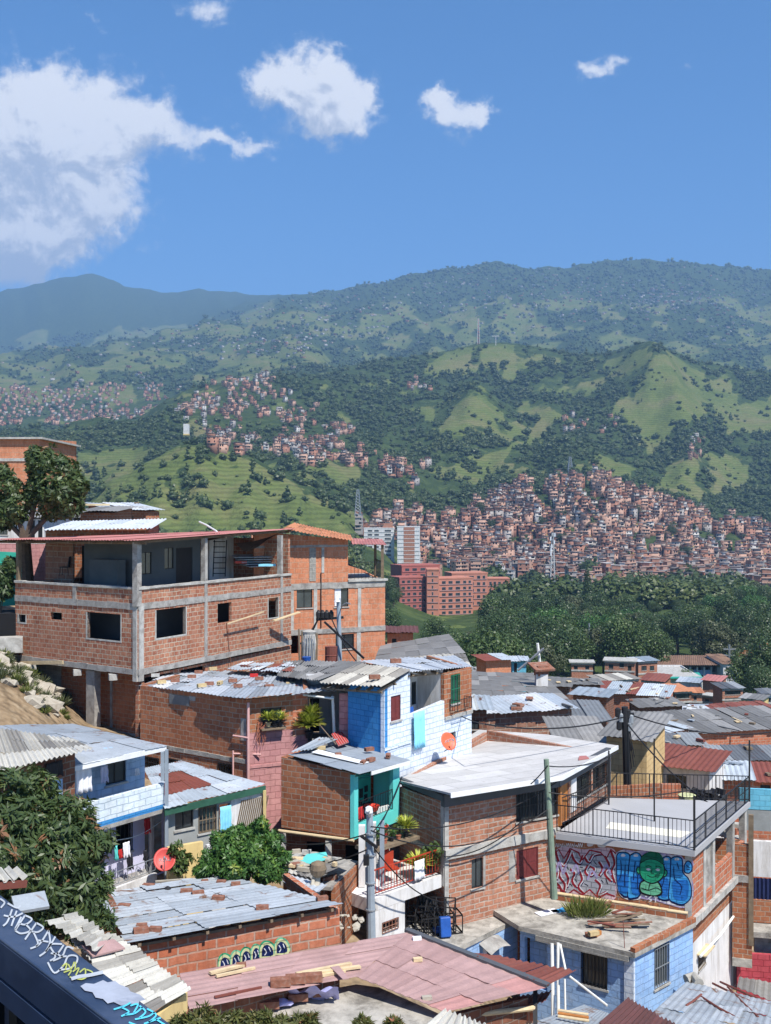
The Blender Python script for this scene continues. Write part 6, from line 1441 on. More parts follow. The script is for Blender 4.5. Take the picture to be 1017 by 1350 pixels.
for (x0,y0,x1,y1,Y,m) in ((985,1110,1000,1150,40.5,'concrete_lt'),):
    mb=MB();mb.box(at((x0+x1)/2,(y0+y1)/2,Y),(.14,.14,1.3));mb.build('column',M[m],K2)
for i in range(14):
    mb=MB();c=at(945+rs.uniform(0,28),1105+rs.uniform(-6,12),40.8);mb.box((c.x,c.y,-12.3+rs.random()*.5),(rs.uniform(.2,.6),.3,rs.uniform(.1,.4)),rs.random()*3)
    tag(mb.build('stored_block',M[rs.choice(['whitecloth','terracotta','lumber','brickbit','concrete_lt'])]),'block or sack stored under the grey deck behind the columns','building material','building material stored under the deck')
# ================================================================== roofs at the lower right
L2=thing('shed','low shed at the lower right under patched blue-grey zinc with rusty streaks','shed',at(930,1330,29.5))
r_=[at(846,1350,27.2),at(1035,1392,26.5),at(1045,1330,31),at(905,1295,32.8)]
roof_sheets(r_,5,3,.2,.012,'zincblue',parent=L2,jit=.03,rag=.15,tones=[.3,.6,.5,.75,.2,.65,.4,.8])
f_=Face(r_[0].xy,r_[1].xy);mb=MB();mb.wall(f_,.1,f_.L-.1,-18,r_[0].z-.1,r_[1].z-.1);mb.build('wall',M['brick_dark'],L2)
mb=MB();pl_=Pl(r_[0],r_[1],r_[3])
for (a,b) in (((940,1300),(1015,1335)),((950,1298),(1020,1328)),((905,1330),(925,1315)),((960,1305),(1000,1345)),((925,1318),(970,1345))):mb.tube([pl_.pix(*a,.08),pl_.pix((a[0]+b[0])/2,(a[1]+b[1])/2+2,.1),pl_.pix(*b,.08)],.035,5)
mb.build('rusty_wire',M['rust'],L2)
roof_sheets([at(972,1302,33),at(1040,1330,32),at(1040,1300,36),at(975,1288,36)],3,1,.2,.02,'fibro',name='roof',parent=L2)
mb=MB();mb.tube([at(905,1292,32.9),at(915,1288,33),at(922,1297,32.6)],.16,8);tag(mb.build('ridge_tile',M['fibro']),'curved grey ridge tile at the foot of the white wall','ridge tile')
L3=thing('shed','shed with a dark maroon corrugated roof at the bottom edge','shed',at(800,1345,25.8))
r_=[at(770,1372,25),at(905,1368,24.5),at(900,1352,26),at(826,1316,28)];r_=[at(745,1390,24.4),at(880,1420,23),at(905,1360,26),at(828,1317,28.5)]
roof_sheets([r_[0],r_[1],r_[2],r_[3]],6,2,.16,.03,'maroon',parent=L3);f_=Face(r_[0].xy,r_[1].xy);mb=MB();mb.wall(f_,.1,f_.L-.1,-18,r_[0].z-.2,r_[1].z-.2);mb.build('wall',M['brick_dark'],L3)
L4=thing('shed','shed with smooth bluish sheet roof in front of the light blue house','shed',at(700,1345,25.8))
r_=[at(660,1385,24),at(772,1395,24),at(790,1332,28.6),at(742,1327,28.8)];r_=[at(640,1372,25),at(770,1400,24),at(806,1338,28.4),at(770,1326,29)]
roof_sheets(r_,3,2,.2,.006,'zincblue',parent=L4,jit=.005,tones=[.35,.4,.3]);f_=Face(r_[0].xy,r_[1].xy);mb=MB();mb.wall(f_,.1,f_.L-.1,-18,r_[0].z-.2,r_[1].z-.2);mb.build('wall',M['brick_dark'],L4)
mb=MB();p4=Pl(r_[0],r_[1],r_[3])
t=thing('pallet','small orange wooden pallet on the bluish roof','pallet',p4.pix(745,1342,.1))
for k in range(3):mb=MB();a=p4.pix(736,1338+k*4,.12);mb.beam(a,a+Vector((.75,-.25,0)),.10,.03);mb.build('board',M['orange_wood' if k==1 else 'lumber'],t)
for k in range(2):mb=MB();a=p4.pix(738+k*12,1337,.07);mb.beam(a,a+Vector((-.05,-.42,-.03)),.06,.06);mb.build('bearer',M['orange_wood'],t)
# ================================================================== pink roof and what lies on it
K=thing('workshop','low building under a large faded pink corrugated roof','building',at(540,1300,24))
plK=Pl(at(235,1283,22.3),at(540,1230,26),at(722,1303,23.6))
c=[plK.pix(*p) for p in ((238,1284),(540,1230),(470,1289),(250,1332))]
roof_sheets([c[0],c[3],c[2],c[1]],3,4,.22,.008,'pinkroof',parent=K,jit=.006,rag=.02,tones=[.1,.4,.3,.6,.5,.2])
c2=[plK.pix(*p) for p in ((470,1289),(588,1336),(722,1303.5),(540,1230))]
roof_sheets(c2,5,3,.22,.008,'pinkroof',name='roof',parent=K,jit=.006,rag=.02,base=.012,tones=[.3,.1,.5,.4,.95,.2,.6,.35,.5,.2])
mb=MB();a,b=plK.pix(536,1229,.06),plK.pix(723,1303,.06);mb.beam(a,b,.16,.07);mb.build('ridge_flashing',M['fascia'],K)
r_=[plK.pix(722,1304,.03),at(759,1281,25.3),at(655,1263,26.2),plK.pix(612,1258,.05)]
roof_sheets([plK.pix(612,1259,.05),plK.pix(723,1304,.05),at(760,1281,25.4),at(640,1258.5,26.6)],6,1,.17,.025,'rust',name='roof',parent=K,jit=.01)
for (p,q,hh) in ((c[3],c[2],.2),(plK.pix(588,1336),plK.pix(722,1304),.35)):
    f_=Face(p.xy,q.xy);ob=f_.n*(-.5);f_=Face(p.xy+ob,q.xy+ob);mb=MB();mb.wall(f_,.1,f_.L-.1,-15,p.z-hh,q.z-hh,[],.12);mb.build('wall',M['brick_dark'],K)
f_=Face(plK.pix(722,1304).xy+Vector((.2,.6)),at(640,1262,26.4).xy)
mb=MB();mb.tube([at(600,1341,22.8),at(706,1329,23.8)],.06,8);mb.build('eave_pole',M['lumber'],K)
mb=MB();mb.beam(at(706,1305,24),at(706,1350,23.6),.10);mb.build('post',M['black'],K)
mb=MB();mb.box(at(680,1337,24),(.9,.3,.3),.1);mb.build('brick_ledge',M['brick_l'],K)
roof_sheets([at(655,1336,23.4),at(720,1322,24.4),at(728,1308,25.4),at(670,1316,25)],4,1,.17,.02,'rust',name='lean_to_roof',parent=K)
Q=thing('concrete_roof','pale grey concrete roof in front of the pink corrugated roof','roof',at(470,1345,22))
ZQ=-10.5
mb=MB();mb.poly([pz(x,y,ZQ) for x,y in ((285,1352),(250,1420),(640,1420),(600,1346),(500,1302),(470,1298),(360,1318))],.25);mb.build('slab',M['mossy'],Q)
roof_sheets([at(560,1352,20.5),at(660,1385,20),at(640,1352,21.8),at(585,1331,21.8)],5,1,.18,.035,'fibro',name='corrugated_edge',parent=Q,tones=[.9,.8,.95])
for i,(x0,y0,x1,y1,w,l) in enumerate(((277,1287,322,1276,.10,'pale pole with brick at its tip on the left part of the pink roof'),(285,1291,336,1280,.06,'thinner lath lying below the pale pole on the left of the pink roof'),(391,1288,463,1274,.10,'uppermost pale board in the pile on the middle of the pink roof'),(395,1291,475,1280,.10,'middle pale board in the pile on the pink roof'),(404,1294,455,1284,.08,'lowest pale board in the pile on the pink roof'))):
    mb=MB();mb.beam(plK.pix(x0,y0,.06+.03*(i==3)),plK.pix(x1,y1,.06+.03*(i==3)),w,.05);tag(mb.build('board',M['lumber']),l,'board','boards on the pink roof')
mb=MB();mb.box8([plK.pix(x,y,o) for o in (.11,.13) for x,y in ((436,1283),(452,1299),(460,1298),(447,1281))]);tag(mb.build('pink_strip',M['pinkroof']),'bent pink sheet strip across the pile of boards','sheet')
for i,(x,y,m,l) in enumerate(((550,1241,'whitecloth','small white pebble near the top corner of the pink roof'),(551,1269,'lumber','short wooden offcut in the middle of the pink roof'),(563,1320,'stone','pale half brick near the lower edge of the pink roof'),(318,1276,'brickbit','brown brick at the tip of the pale pole on the pink roof'))):
    loose_brick(plK.pix(x,y,.04),.2,l,'small things on the pink roof',m,.7)
for i,(x,y,l) in enumerate(((370,1302,'red-brown brick at the left end of the row before the pink roof'),(390,1298,'second red-brown brick of the row before the pink roof'),(412,1296,'red-brown brick at the right end of the row before the pink roof'),(393,1318,'red-brown brick beside the lilac cloth, lower row'),(420,1313,'brick standing on the lilac cloth'),(355,1328,'lowest left red-brown brick among the garden shoots'))):
    loose_brick(pz(x,y,ZQ+.1) if i>2 else plK.pix(x,y,.05),.15,l,'bricks between the pink roof and the concrete slab','brickbit',1.4 if i!=4 else.8)
mb=MB();cc=pz(414,1320,ZQ);vs=[]
for j in range(9):
    for i in range(13):vs.append(cc+Vector(((i-6)*.09,(j-1)*.055-.3,.42-.05*j+.05*math.sin(i*1.3+j)+.04*math.cos(j*2+i))))
mb.add(vs,[(j*13+i,j*13+i+1,(j+1)*13+i+1,(j+1)*13+i) for j in range(8) for i in range(12)]);o=mb.build('lilac_cloth',M['lilaccloth'],smooth=True);tag(o,'lilac printed cloth spread over the bricks beside the concrete roof','cloth')
for i,(x,y,m) in enumerate(((352,1312,'whitecloth'),(363,1308,'steel'),(380,1310,'blueplastic'),(372,1322,'lilaccloth'),(345,1305,'zinc'))):
    mb=MB();V_=iv1*np.array([.25,.14,.07])*(1+RNG.normal(size=(len(iv1),1))*.15)+np.array(pz(x,y,ZQ+.12));mb.add([tuple(v) for v in V_],[tuple(f) for f in iq1])
    tag(mb.build('rubbish',M[m]),['crumpled white plastic bag left of the bricks','crushed metal can beside the white bag','small blue rag between the bricks','lilac scrap below the row of bricks','bent bit of tin at the left end of the bricks'][i],'rubbish','rubbish beside the concrete roof')
mb=MB();
for k in range(4):mb.beam(plK.pix(283+k*9,1318-k*2,.05),plK.pix(318+k*9,1311-k*2,.05),.04)
tag(mb.build('rusty_bar',M['rust']),'short rusty bars lying on the lower left of the pink roof','bar')
# ================================================================== zinc roofed brick house in the foreground
L=thing('brick_house','low fresh-red brick house with a broad blue-grey zinc roof weighed down by bricks','house',at(300,1280,24))
fl=Face(plan(172,23.3),plan(448,25.5));fl2=Face(plan(136,26.6),plan(172,23.3))
mb=MB();mb.wall(fl,0,fl.L,-13.5,-9.5,-9.52,[],.15);mb.build('wall',M['brick_l'],L)
mb=MB();mb.wall(fl2,0,fl2.L-.16,-13.5,-9.5,-9.5,[],.15);mb.build('side_wall',M['brick_dark'],L)
q=Face(fl.b,fl.b+Vector((-1.5,3.0)));q.n=Vector((1,.4)).normalized();mb=MB();mb.wall(q,.16,q.L,-13.5,-9.55,-9.7);mb.build('side_wall',M['brick_l'],L)
mb=MB();mb.tube([fl.b.to_3d()+Vector((.05,0,-13)),fl.b.to_3d()+Vector((.05,0,-9.6))],.02,5)
RL=[at(171,1244,23.0),at(452,1193.5,25.3),at(292,1154.5,28.6),at(126,1178,26.8)]
roof_sheets([RL[0],RL[3],RL[2],RL[1]],7,3,.22,.012,'zincblue',parent=L,jit=.02,rag=.08,tones=[.5,.7,.4,.8,.65,.55,.9,.45,.75,.6,.5,.82])
rafters(RL,L,7,.07)
plL=Pl(RL[0],RL[1],RL[2])
bl=['brick in the upper left of the zinc roof, beside the white house','left brick of the pair near the top of the zinc roof','tilted right brick of the pair near the top of the zinc roof','single brick in the middle of the zinc roof','single brick towards the right end of the zinc roof','dark brick near the right tip of the zinc roof','small brick at the top edge of the zinc roof under the tree','second small brick at the top edge under the tree','thin brick piece at the top edge, left of the tree','brick lying alone on the left slope of the zinc roof','broken brick behind the two at the lower left corner','larger of the two bricks at the lower left corner','right one of the two bricks at the lower left corner']
for i,(x,y,s) in enumerate(((196,1172,1),(246,1179,1),(261,1181.5,1),(288,1188,1),(346,1201,1),(425,1188,.9),(292,1166,.8),(311,1168.5,.8),(270,1164,.6),(164,1199,1),(187,1224,.8),(186,1231.5,1.1),(205,1229,.9))):
    loose_brick(plL.pix(x,y,.03),-.12+.25*(i%3),bl[i],'bricks holding down the foreground zinc roof','brickbit',s)
mb=MB();mb.lathe(plL.pix(221,1176,.05),[(.10,0),(.09,.05),(.03,.09)],10);tag(mb.build('metal_disc',M['black']),'small dark tin lid on the upper left of the zinc roof','disc')
mb=MB();mb.beam(plL.pix(205,1165,.05),plL.pix(258,1161,.05),.07,.04);tag(mb.build('lath',M['stone']),'pale lath lying along the top edge of the zinc roof','lath')
LAYER[0]=0
for k,(x,w) in enumerate(((297,9),(312,8),(325,8),(338,7),(352,10),(371,9))):
    y=1272-k*4.2;top=[(x-w,y+8),(x-w*.9,y-6),(x-w*.3,y-13),(x+w*.4,y-12),(x+w,y-5),(x+w,y+6)]
    fill(fl,L,[(a-1,b-2) if i<3 else (a+1,b-2) for i,(a,b) in enumerate(top)],'paint_green' if k%2==0 else 'paint_mint');fill(fl,L,top,'paint_cream');fill(fl,L,[(x+(a-x)*.72,y+(b-y)*.72) for a,b in top],'paint_navy')
    stroke(fl,L,[[(x-w*.4,y-5),(x-w*.1,y),(x-w*.35,y+4)],[(x+w*.2,y-7),(x+w*.45,y-1)]],.6,'paint_white')
ink_done(L,'mural')
# ================================================================== white and blue house under the left zinc roof
Nn_=thing('block_house','two-storey white and blue block house with laundry on its balconies','house',(plan(150,30).x,30,-12.5))
fn=Face(plan(106,29.4),plan(217,31.8));off=1.25
zt0,zb0=-8.12,-8.86
mb=MB();mb.wall(fn,0,fn.L,zb0+.12,zt0,zt0,[],.14);mb.build('parapet',M['parapet_block'],Nn_)
mb=MB();mb.wall(fn,0,fn.L,zb0-.02,zb0+.118,zb0+.118,[],.14);mb.build('parapet_stripe',M['blue_block'],Nn_)
un=Face(fn.P(-.2,0,-off).xy,fn.P(fn.L+.1,0,-off).xy);hw=[un.R(139.5,1001.7,166.5,1033)]
mb=MB();mb.wall(un,0,un.u(191),-9,-6.9,-7.15,hw,.14);mb.build('upper_wall',M['lav_block'],Nn_);window(Nn_,un,hw[0],'pane')
mb=MB();mb.poly([(p.x,p.y,-8.88) for p in (fn.P(0,0,-.0),fn.P(fn.L,0,-.0),un.P(un.L,0,0),un.P(0,0,0))],.12);mb.build('balcony_floor',M['concrete'],Nn_)
ln=Face(fn.P(-.6,0,-.9).xy,fn.P(fn.L,0,-.9).xy);hn=[ln.R(153,1086,174,1124),(ln.u(200),ln.u(217),-11.2,-9.1)]
mb=MB();mb.wall(ln,0,ln.L,-12.6,-9.0,-9.0,hn,.14);mb.build('lower_wall',M['lilac'],Nn_);window(Nn_,ln,hn[0],'bars');mb=MB();mb.quad(ln.P(0,-12,-.6),ln.P(ln.L,-12,-.6),ln.P(ln.L,-9,-.6),ln.P(0,-9,-.6));mb.build('shade_sheet',M['dark'],Nn_)  # the black sheet behind the openings is painted shade of the lower rooms
band(Nn_,ln,ln.u(198),ln.u(201.5),-12.5,-9.0,-.05,.06,'white','pilaster')
bs_=Face(plan(132,29.2),plan(207,30.9));zb=bs_.z(205,1152)
mb=MB();mb.wall(bs_,0,bs_.L,-12.6,zb,zb,[],.14);mb.build('low_wall',M['white'],Nn_)
rail(Nn_,[bs_.P(0,zb,-.07),bs_.P(bs_.L,zb,-.07)],.42,.3,.014,.022,'steel')
mb=MB()
k=14
for i in range(k):
    u0=bs_.L*(i+.5)/k;pts=[bs_.P(u0+.09*math.cos(a),zb+.22+.13*math.sin(a),-.07) for a in np.linspace(0 if i%2 else 3.14,3.14 if i%2 else 6.28,7)];mb.tube(pts,.008,4)
mb.build('railing_scrolls',M['steel'],Nn_)
mb=MB();mb.poly([bs_.P(0,zb-.35,.0),bs_.P(bs_.L,zb-.35,0),ln.P(ln.L,zb-.35,0),ln.P(0,zb-.35,0)],.1);mb.build('lower_floor',M['concrete'],Nn_)
RN=[at(97,1012,29.0),at(219,985,32.0),at(95,956,37.5),at(-30,958,33.5)]
roof_sheets(RN,4,3,.25,.006,'zincblue',parent=Nn_,jit=.015,rag=.04,tones=[.75,.9,.8,.7,.5,.45,.6,.35,.5,.3,.2,.4],base=.02)
mb=MB();mb.beam(RN[0]-Z*.03,RN[1]-Z*.03,.04,.15);mb.build('roof_edge',M['white_paint'],Nn_)
mb=MB();mb.beam(fn.P(fn.L-.02,-11.3,.12),fn.P(fn.L-.02,-7.1,.12),.09);mb.beam(fn.P(fn.L-.14,-8.0,.08),fn.P(fn.L-.14,-7.15,.08),.10);mb.build('corner_post',M['greypost'],Nn_)
qq=Face(un.P(un.u(191),0,0).xy,un.P(un.u(191),0,-3).xy);qq.n=Vector((1,.2));mb=MB();mb.wall(qq,.15,qq.L,-12.5,-7.15,-7.3);mb.build('side_wall',M['lav_block'],Nn_)
cloth('towel',fn,fn.u(101),fn.u(122),fn.z(110,1046),fn.z(110,1011),-.05,'whitecloth','large white towel hanging under the eave at the left of the blue balcony','towel','laundry on the white and blue house',waves=3)
cloth('shirt',un,un.u(124),un.u(134),un.z(128,1030),un.z(128,1008),.3,'lilac','pale shirt hanging between the white towel and the upper window','shirt','laundry on the white and blue house',waves=2)
cloth('shirt',un,un.u(172),un.u(178),un.z(175,1020),un.z(175,1012),.2,'whitecloth','small white garments hanging right of the upper window','shirt','laundry on the white and blue house',waves=2)
for i,(x0,x1,y0,y1,m,l) in enumerate(((143,148,1117,1128,'redcloth','small red garment on the lower line next to the tree'),(149,158,1108,1128,'whitecloth','white garment on the lower line beside the red one'),(138,142,1112,1130,'turquoise','green garment nearest to the tree on the lower line'),(154,162,1124,1144,'darkcloth','black bag hanging over the ornate railing'),(176,181,1118,1131,'darkcloth','small black bag hanging right of the barred window'),(177,185,1077,1096,'redcloth','red garment hanging in the shade under the blue balcony'))):
    cloth('garment',ln,ln.u(x0),ln.u(x1),ln.z(x0,y1),ln.z(x0,y0),.45,m,l,'garment','laundry on the white and blue house',waves=2,fold=.05)
mb=MB();p0,p1=ln.P(ln.u(135),ln.z(135,1104),.5),ln.P(ln.u(200),ln.z(200,1078),.5);mb.tube([lerp(p0,p1,i/8)-Z*.15*math.sin(math.pi*i/8) for i in range(9)],.01,4);tag(mb.build('clothes_line',M['whitepipe']),'clothes line strung below the blue balcony','clothes line')
T_=thing('brick_house','dark brick house at the left edge under a grey corrugated roof','house',at(40,1060,27))
ft_=Face(plan(-40,25.9),plan(99,28.6));ht=[(ft_.u(57),ft_.u(64),-9.2,-6.75)]
mb=MB();mb.wall(ft_,0,ft_.L,-11,-6.5,-6.5,ht,.15);mb.build('wall',M['brick_dark'],T_)
r=ht[0];mb=MB();mb.fbox(ft_,r[0]+.02,r[1]-.02,r[2],r[3],-.12,-.08);mb.build('door',M['dark'],T_)
r=ft_.R(64,1024,82,1055);band(T_,ft_,r[0],r[1],r[2],r[3]-.1,-.02,.02,'lav_block','painted_panel')
cloth('black_sheet',ft_,ft_.u(58),ft_.u(80),ft_.z(70,1024),ft_.z(70,1004),.08,'darkcloth','black plastic sheet hanging over the doorway of the dark brick house','plastic sheet',None,waves=2)
RT=[at(-40,1030,24.6),at(123,990.5,28.4),at(96,978,30.5),at(-45,957,31.5)]
roof_sheets(RT,8,3,.18,.03,'fibro',parent=T_,tones=[.95,.85,.9,.8,.97,.9,.85,.95,.4,.25,.5,.3,.6,.2,.45,.3,.35,.2,.5,.3,.7,.4],jit=.01,base=.06)
mb=MB();mb.beam(RT[1]-Z*.1,lerp(RT[1],RT[0],.15)-Z*.1+Vector((.3,0,0)),.08);
S_=thing('brick_house','low house under a patched red-rust and zinc roof with a green gutter board','house',at(280,1120,32))
fs_=Face(plan(219,31.9),plan(347,34.0));hs_=[fs_.R(231,1069,255,1093),fs_.R(262,1063,285,1097),fs_.R(289,1060,303,1095)]
mb=MB();mb.wall(fs_,0,fs_.u(304),-11.6,-8.98,-8.95,hs_,.14);mb.build('wall',M['grey_wall'],S_)
mb=MB();mb.wall(fs_,fs_.u(304)+.01,fs_.L,-11.6,-8.95,-8.9,[],.14);mb.build('slatted_wall',M['white'],S_)
mb=MB();a0=fs_.u(306)
for i in range(14):
    u=a0+i*(fs_.L-a0-.1)/14;mb.beam(fs_.P(u,-10.6,.03),fs_.P(u+.35,-9.1,.03),.03,.03)
mb.build('slats',M['wood'],S_)
window(S_,fs_,hs_[0],'pane');window(S_,fs_,hs_[1],'grille','wood')
cloth('blue_clothes',fs_,fs_.u(288),fs_.u(303),fs_.z(295,1097),fs_.z(295,1062),.1,'bluecloth','blue and white clothes hanging in the doorway under the green gutter board','laundry',None,waves=4)
RS_=[at(217,1066,31.5),at(350,1035,34.0),at(240,1004,38.0),at(189,1014,36)]
roof_sheets(RS_,5,4,.2,.014,'zincrust',parent=S_,jit=.015,rag=.08,tones=[.7,.5,.6,.9,.85,.1,.2,.15,.8,.6,.75,.12,.2,.7,.6,.5,.7,.4,.8,.6])
mb=MB();mb.beam(RS_[0]-Z*.12,RS_[1]-Z*.12,.05,.2);mb.build('gutter_board',plain('gutter_green',(.03,.10,.065),.6,.3,4.0),S_)
mb=MB();mb.beam(fs_.P(fs_.L,-8.9,.1),fs_.P(fs_.L,-11.4,.1),.09);mb.build('post',M['yellow'],S_)
ys=Face(plan(222,30.8),plan(268,31.4));mb=MB();mb.wall(ys,0,ys.L,-12.4,ys.z(222,1118),ys.z(268,1110),[],.14);mb.build('yellow_wall',M['yellow'],S_)
mb=MB();mb.wall(Face(ys.b,ys.b+Vector((1.1,1.2))),.15,1.3,-12.4,-9.9,-9.9,[],.1);mb.build('white_fence_panel',M['white'],S_)
dish(at(217,1133,30.2),.33,(.15,-.8,.55),'dishred','red satellite dish on the railing corner beside the yellow wall',mark=[[(-.5,.2),(-.5,-.1),(-.3,-.05)],[(-.15,.15),(-.2,-.1)],[(0,.2),(-.02,-.12),(.15,-.1)],[(.2,.1),(.25,-.12),(.35,.1)],[(.45,.12),(.42,-.1)]])
U=thing('shed','shed below the walkway under grey corrugated sheets with one pink sheet','shed',at(190,1300,18.5))
plU=Pl(at(100,1215,20.2),at(250,1305,19),at(180,1345,17.4))
c=[plU.pix(*p) for p in ((96,1238),(182,1345),(252,1304),(152,1232))]
roof_sheets([c[0],c[1],c[2],c[3]],9,2,.13,.02,'fibro',parent=U,jit=.008,tones=[.6,.9,.8,.4,.95,.9,.2,.85,.15,.5,.9,.7,.3])
mb=MB();mb.box8([plU.pix(x,y,o) for o in (.07,.10) for x,y in ((122,1268),(165,1257),(150,1245),(108,1253))]);mb.build('pink_sheet',M['pinkroof'],U)
f_=Face(c[1].xy+Vector((.15,.25)),c[2].xy+Vector((-.1,.2)));mb=MB();mb.wall(f_,0,f_.L,-13,c[1].z-.15,c[2].z-.15,[],.12);mb.build('wall',M['yellow'],U)
U2=thing('shed','small shed with pale weathered sheets squeezed under the mango tree','shed',at(95,1235,21))
roof_sheets([at(60,1215,19.5),at(128,1256,18.9),at(150,1236,20.3),at(98,1206,21)],5,2,.18,.03,'fibro',parent=U2,tones=[.8,.6,.9,.5],jit=.03)
U3=thing('shed','pale corrugated roof corner at the left edge above the walkway railing','shed',at(0,1165,15))
roof_sheets([at(-40,1166,14.2),at(36,1160,15.2),at(22,1146,16.2),at(-45,1145,16)],4,1,.18,.03,'fibro',parent=U3,tones=[.9,.8]);mb=MB();mb.beam(at(-40,1171,14.3),at(33,1165,15.2),.08,.1);mb.build('eave_board',M['rust'],U3)
mb=MB();mb.box(at(40,1190,16.5),(.5,.4,.05),.5,tilt=('X',.3));tag(mb.build('tin_sheet',M['zincblue']),'small tin sheet under the mango tree next to the railing','sheet')
# ================================================================== walkway railing close to the camera
W_=thing('walkway_railing','dark blue steel handrail sprayed with white, green and cyan tags, at the lower left corner','railing',(-.5,1.4,-1.75))
def rp(x,y,dz=0.0):return pz(x,y,-.62+dz)
mb=MB();a,b,c_,d_=rp(-260,1006),rp(-330,1006),rp(262,1425),rp(330,1425)
A0,A1,B0,B1=pz(-60,1134,-.62),pz(262,1378,-.62),pz(300,1465,-.62),pz(-60,1192,-.62)
ext=lambda p,q,t:p+(q-p)*t
A1=ext(A0,A1,1.3);B0=ext(B1,B0,1.25)
mb.box8([p-Z*.012 for p in (A0,A1,B0,B1)]+[A0,A1,B0,B1]);mb.build('top_plate',M['railblue'],W_,bevel=.002)
mb=MB();dv=(B0-B1).normalized();mb.beam(B1-Z*.03+Vector((.0,.008,0)),B0-Z*.03+Vector((0,.008,0)),.012,.05);mb.beam(B1-Z*.075+Vector((.0,.02,0)),B0-Z*.075+Vector((0,.02,0)),.03,.03);mb.build('lower_rail',M['railblue'],W_)
n=11
for i in range(n):
    p=lerp(B1,B0,(i+.3)/n)+Vector((.01,.025,-.085));mb=MB();mb.beam(p,p-Z*.95,.018,.028,up=dv);mb.build('bar',M['railblack'],W_)
mb=MB();p=pz(28,1255,-.70)+Vector((0,.02,0));mb.beam(p,p-Z*1.0,.05,.05,up=dv);mb.build('post',M['railblue'],W_)
mb=MB();mb.quad(B1+Vector((.03,.12,-.09)),B0+Vector((.03,.12,-.09)),B0+Vector((.03,.12,-1.05)),B1+Vector((.03,.12,-1.05)));pn=mb.build('infill_panel',M['railblack'],W_);s=pn.modifiers.new('t','SOLIDIFY');s.thickness=.01
def rl(x,y):return pz(x,y,-.62)+Z*.0012
def rw(sts,w,mat,lift=0.0,n=5):
    mb=MB();text_strokes(mb,lambda x,y:rl(x,y)+Z*lift,[curve(s,n) if len(s)>2 else s for s in sts],w);return mb.build('spray_tag',M[mat],W_)
wt=[[(0,1186),(6,1191),(1,1198)],[(10,1192),(22,1198),(27,1195)],[(5,1208),(18,1210),(30,1205)],[(16,1200),(10,1216),(4,1222)],[(22,1202),(15,1222)],[(28,1210),(20,1226)],
      [(33,1208),(20,1228)],[(33,1208),(42,1213),(34,1220),(26,1219)],[(34,1220),(40,1228),(28,1232),(20,1228)],[(48,1218),(33,1240)],[(48,1218),(57,1224),(50,1230),(41,1229)],[(44,1230),(50,1244),(47,1249)],
      [(64,1228),(52,1246),(40,1252)],[(64,1228),(66,1244),(60,1256)],[(50,1241),(64,1243)],[(73,1236),(62,1254),(52,1262)],[(82,1246),(66,1247),(73,1262),(66,1268)],[(84,1247),(76,1258),(67,1258)],[(75,1257),(80,1262),(88,1262)],
      [(70,1268),(82,1262),(88,1250),(97,1252)],[(63,1270),(72,1284),(84,1274),(90,1262),(101,1262),(101,1270),(92,1278),(78,1280)]]
rw(wt,1.15,'inkwhite')
rw([[(82,1276),(88,1272),(86,1281)],[(90,1273),(94,1279),(98,1270)],[(100,1270),(99,1280)],[(84,1284),(94,1281),(90,1288)],[(96,1283),(104,1278),(100,1288)],[(105,1284),(112,1279),(112,1288),(104,1290)],[(114,1280),(122,1284),(116,1290)],[(92,1290),(108,1293),(118,1287)]],.9,'inkyellow',.0006)
rw([[(94,1293),(104,1290),(118,1288),(136,1284)]],2.3,'inkwhite',.001)
mb=MB();pts=[(106,1302),(113,1298),(124,1299),(136,1294),(142,1297),(152,1295),(158,1300),(169,1304),(172,1309),(184,1313),(192,1320),(184,1322),(182,1327),(170,1325),(160,1328),(150,1323),(142,1325),(136,1319),(126,1317),(122,1310),(112,1308)];ww_=[rl(*p)+Z*.0004 for p in pts];mb.add(ww_,[tuple(range(len(ww_)))]);mb.build('sunlit_patch',plain('sunlit_rail_paint',(.36,.39,.46),.6,.3,12.0,dirt=(.06,.08,.13),dirtf=.7,coord='obj'),W_)  # ragged pool of sunlight on the plate, painted as a paler colour
rw([[(150,1333),(165,1328),(172,1324)],[(160,1330),(170,1336),(160,1342)],[(172,1328),(182,1326),(176,1338)],[(165,1340),(178,1338),(188,1330)],[(184,1328),(192,1336),(184,1344)],[(178,1346),(196,1342),(204,1336)],[(194,1332),(206,1340),(196,1350)],[(190,1352),(212,1344)],[(206,1346),(222,1356)],[(170,1350),(186,1356)],[(200,1356),(214,1362)]],1.1,'inkcyan',.0006)
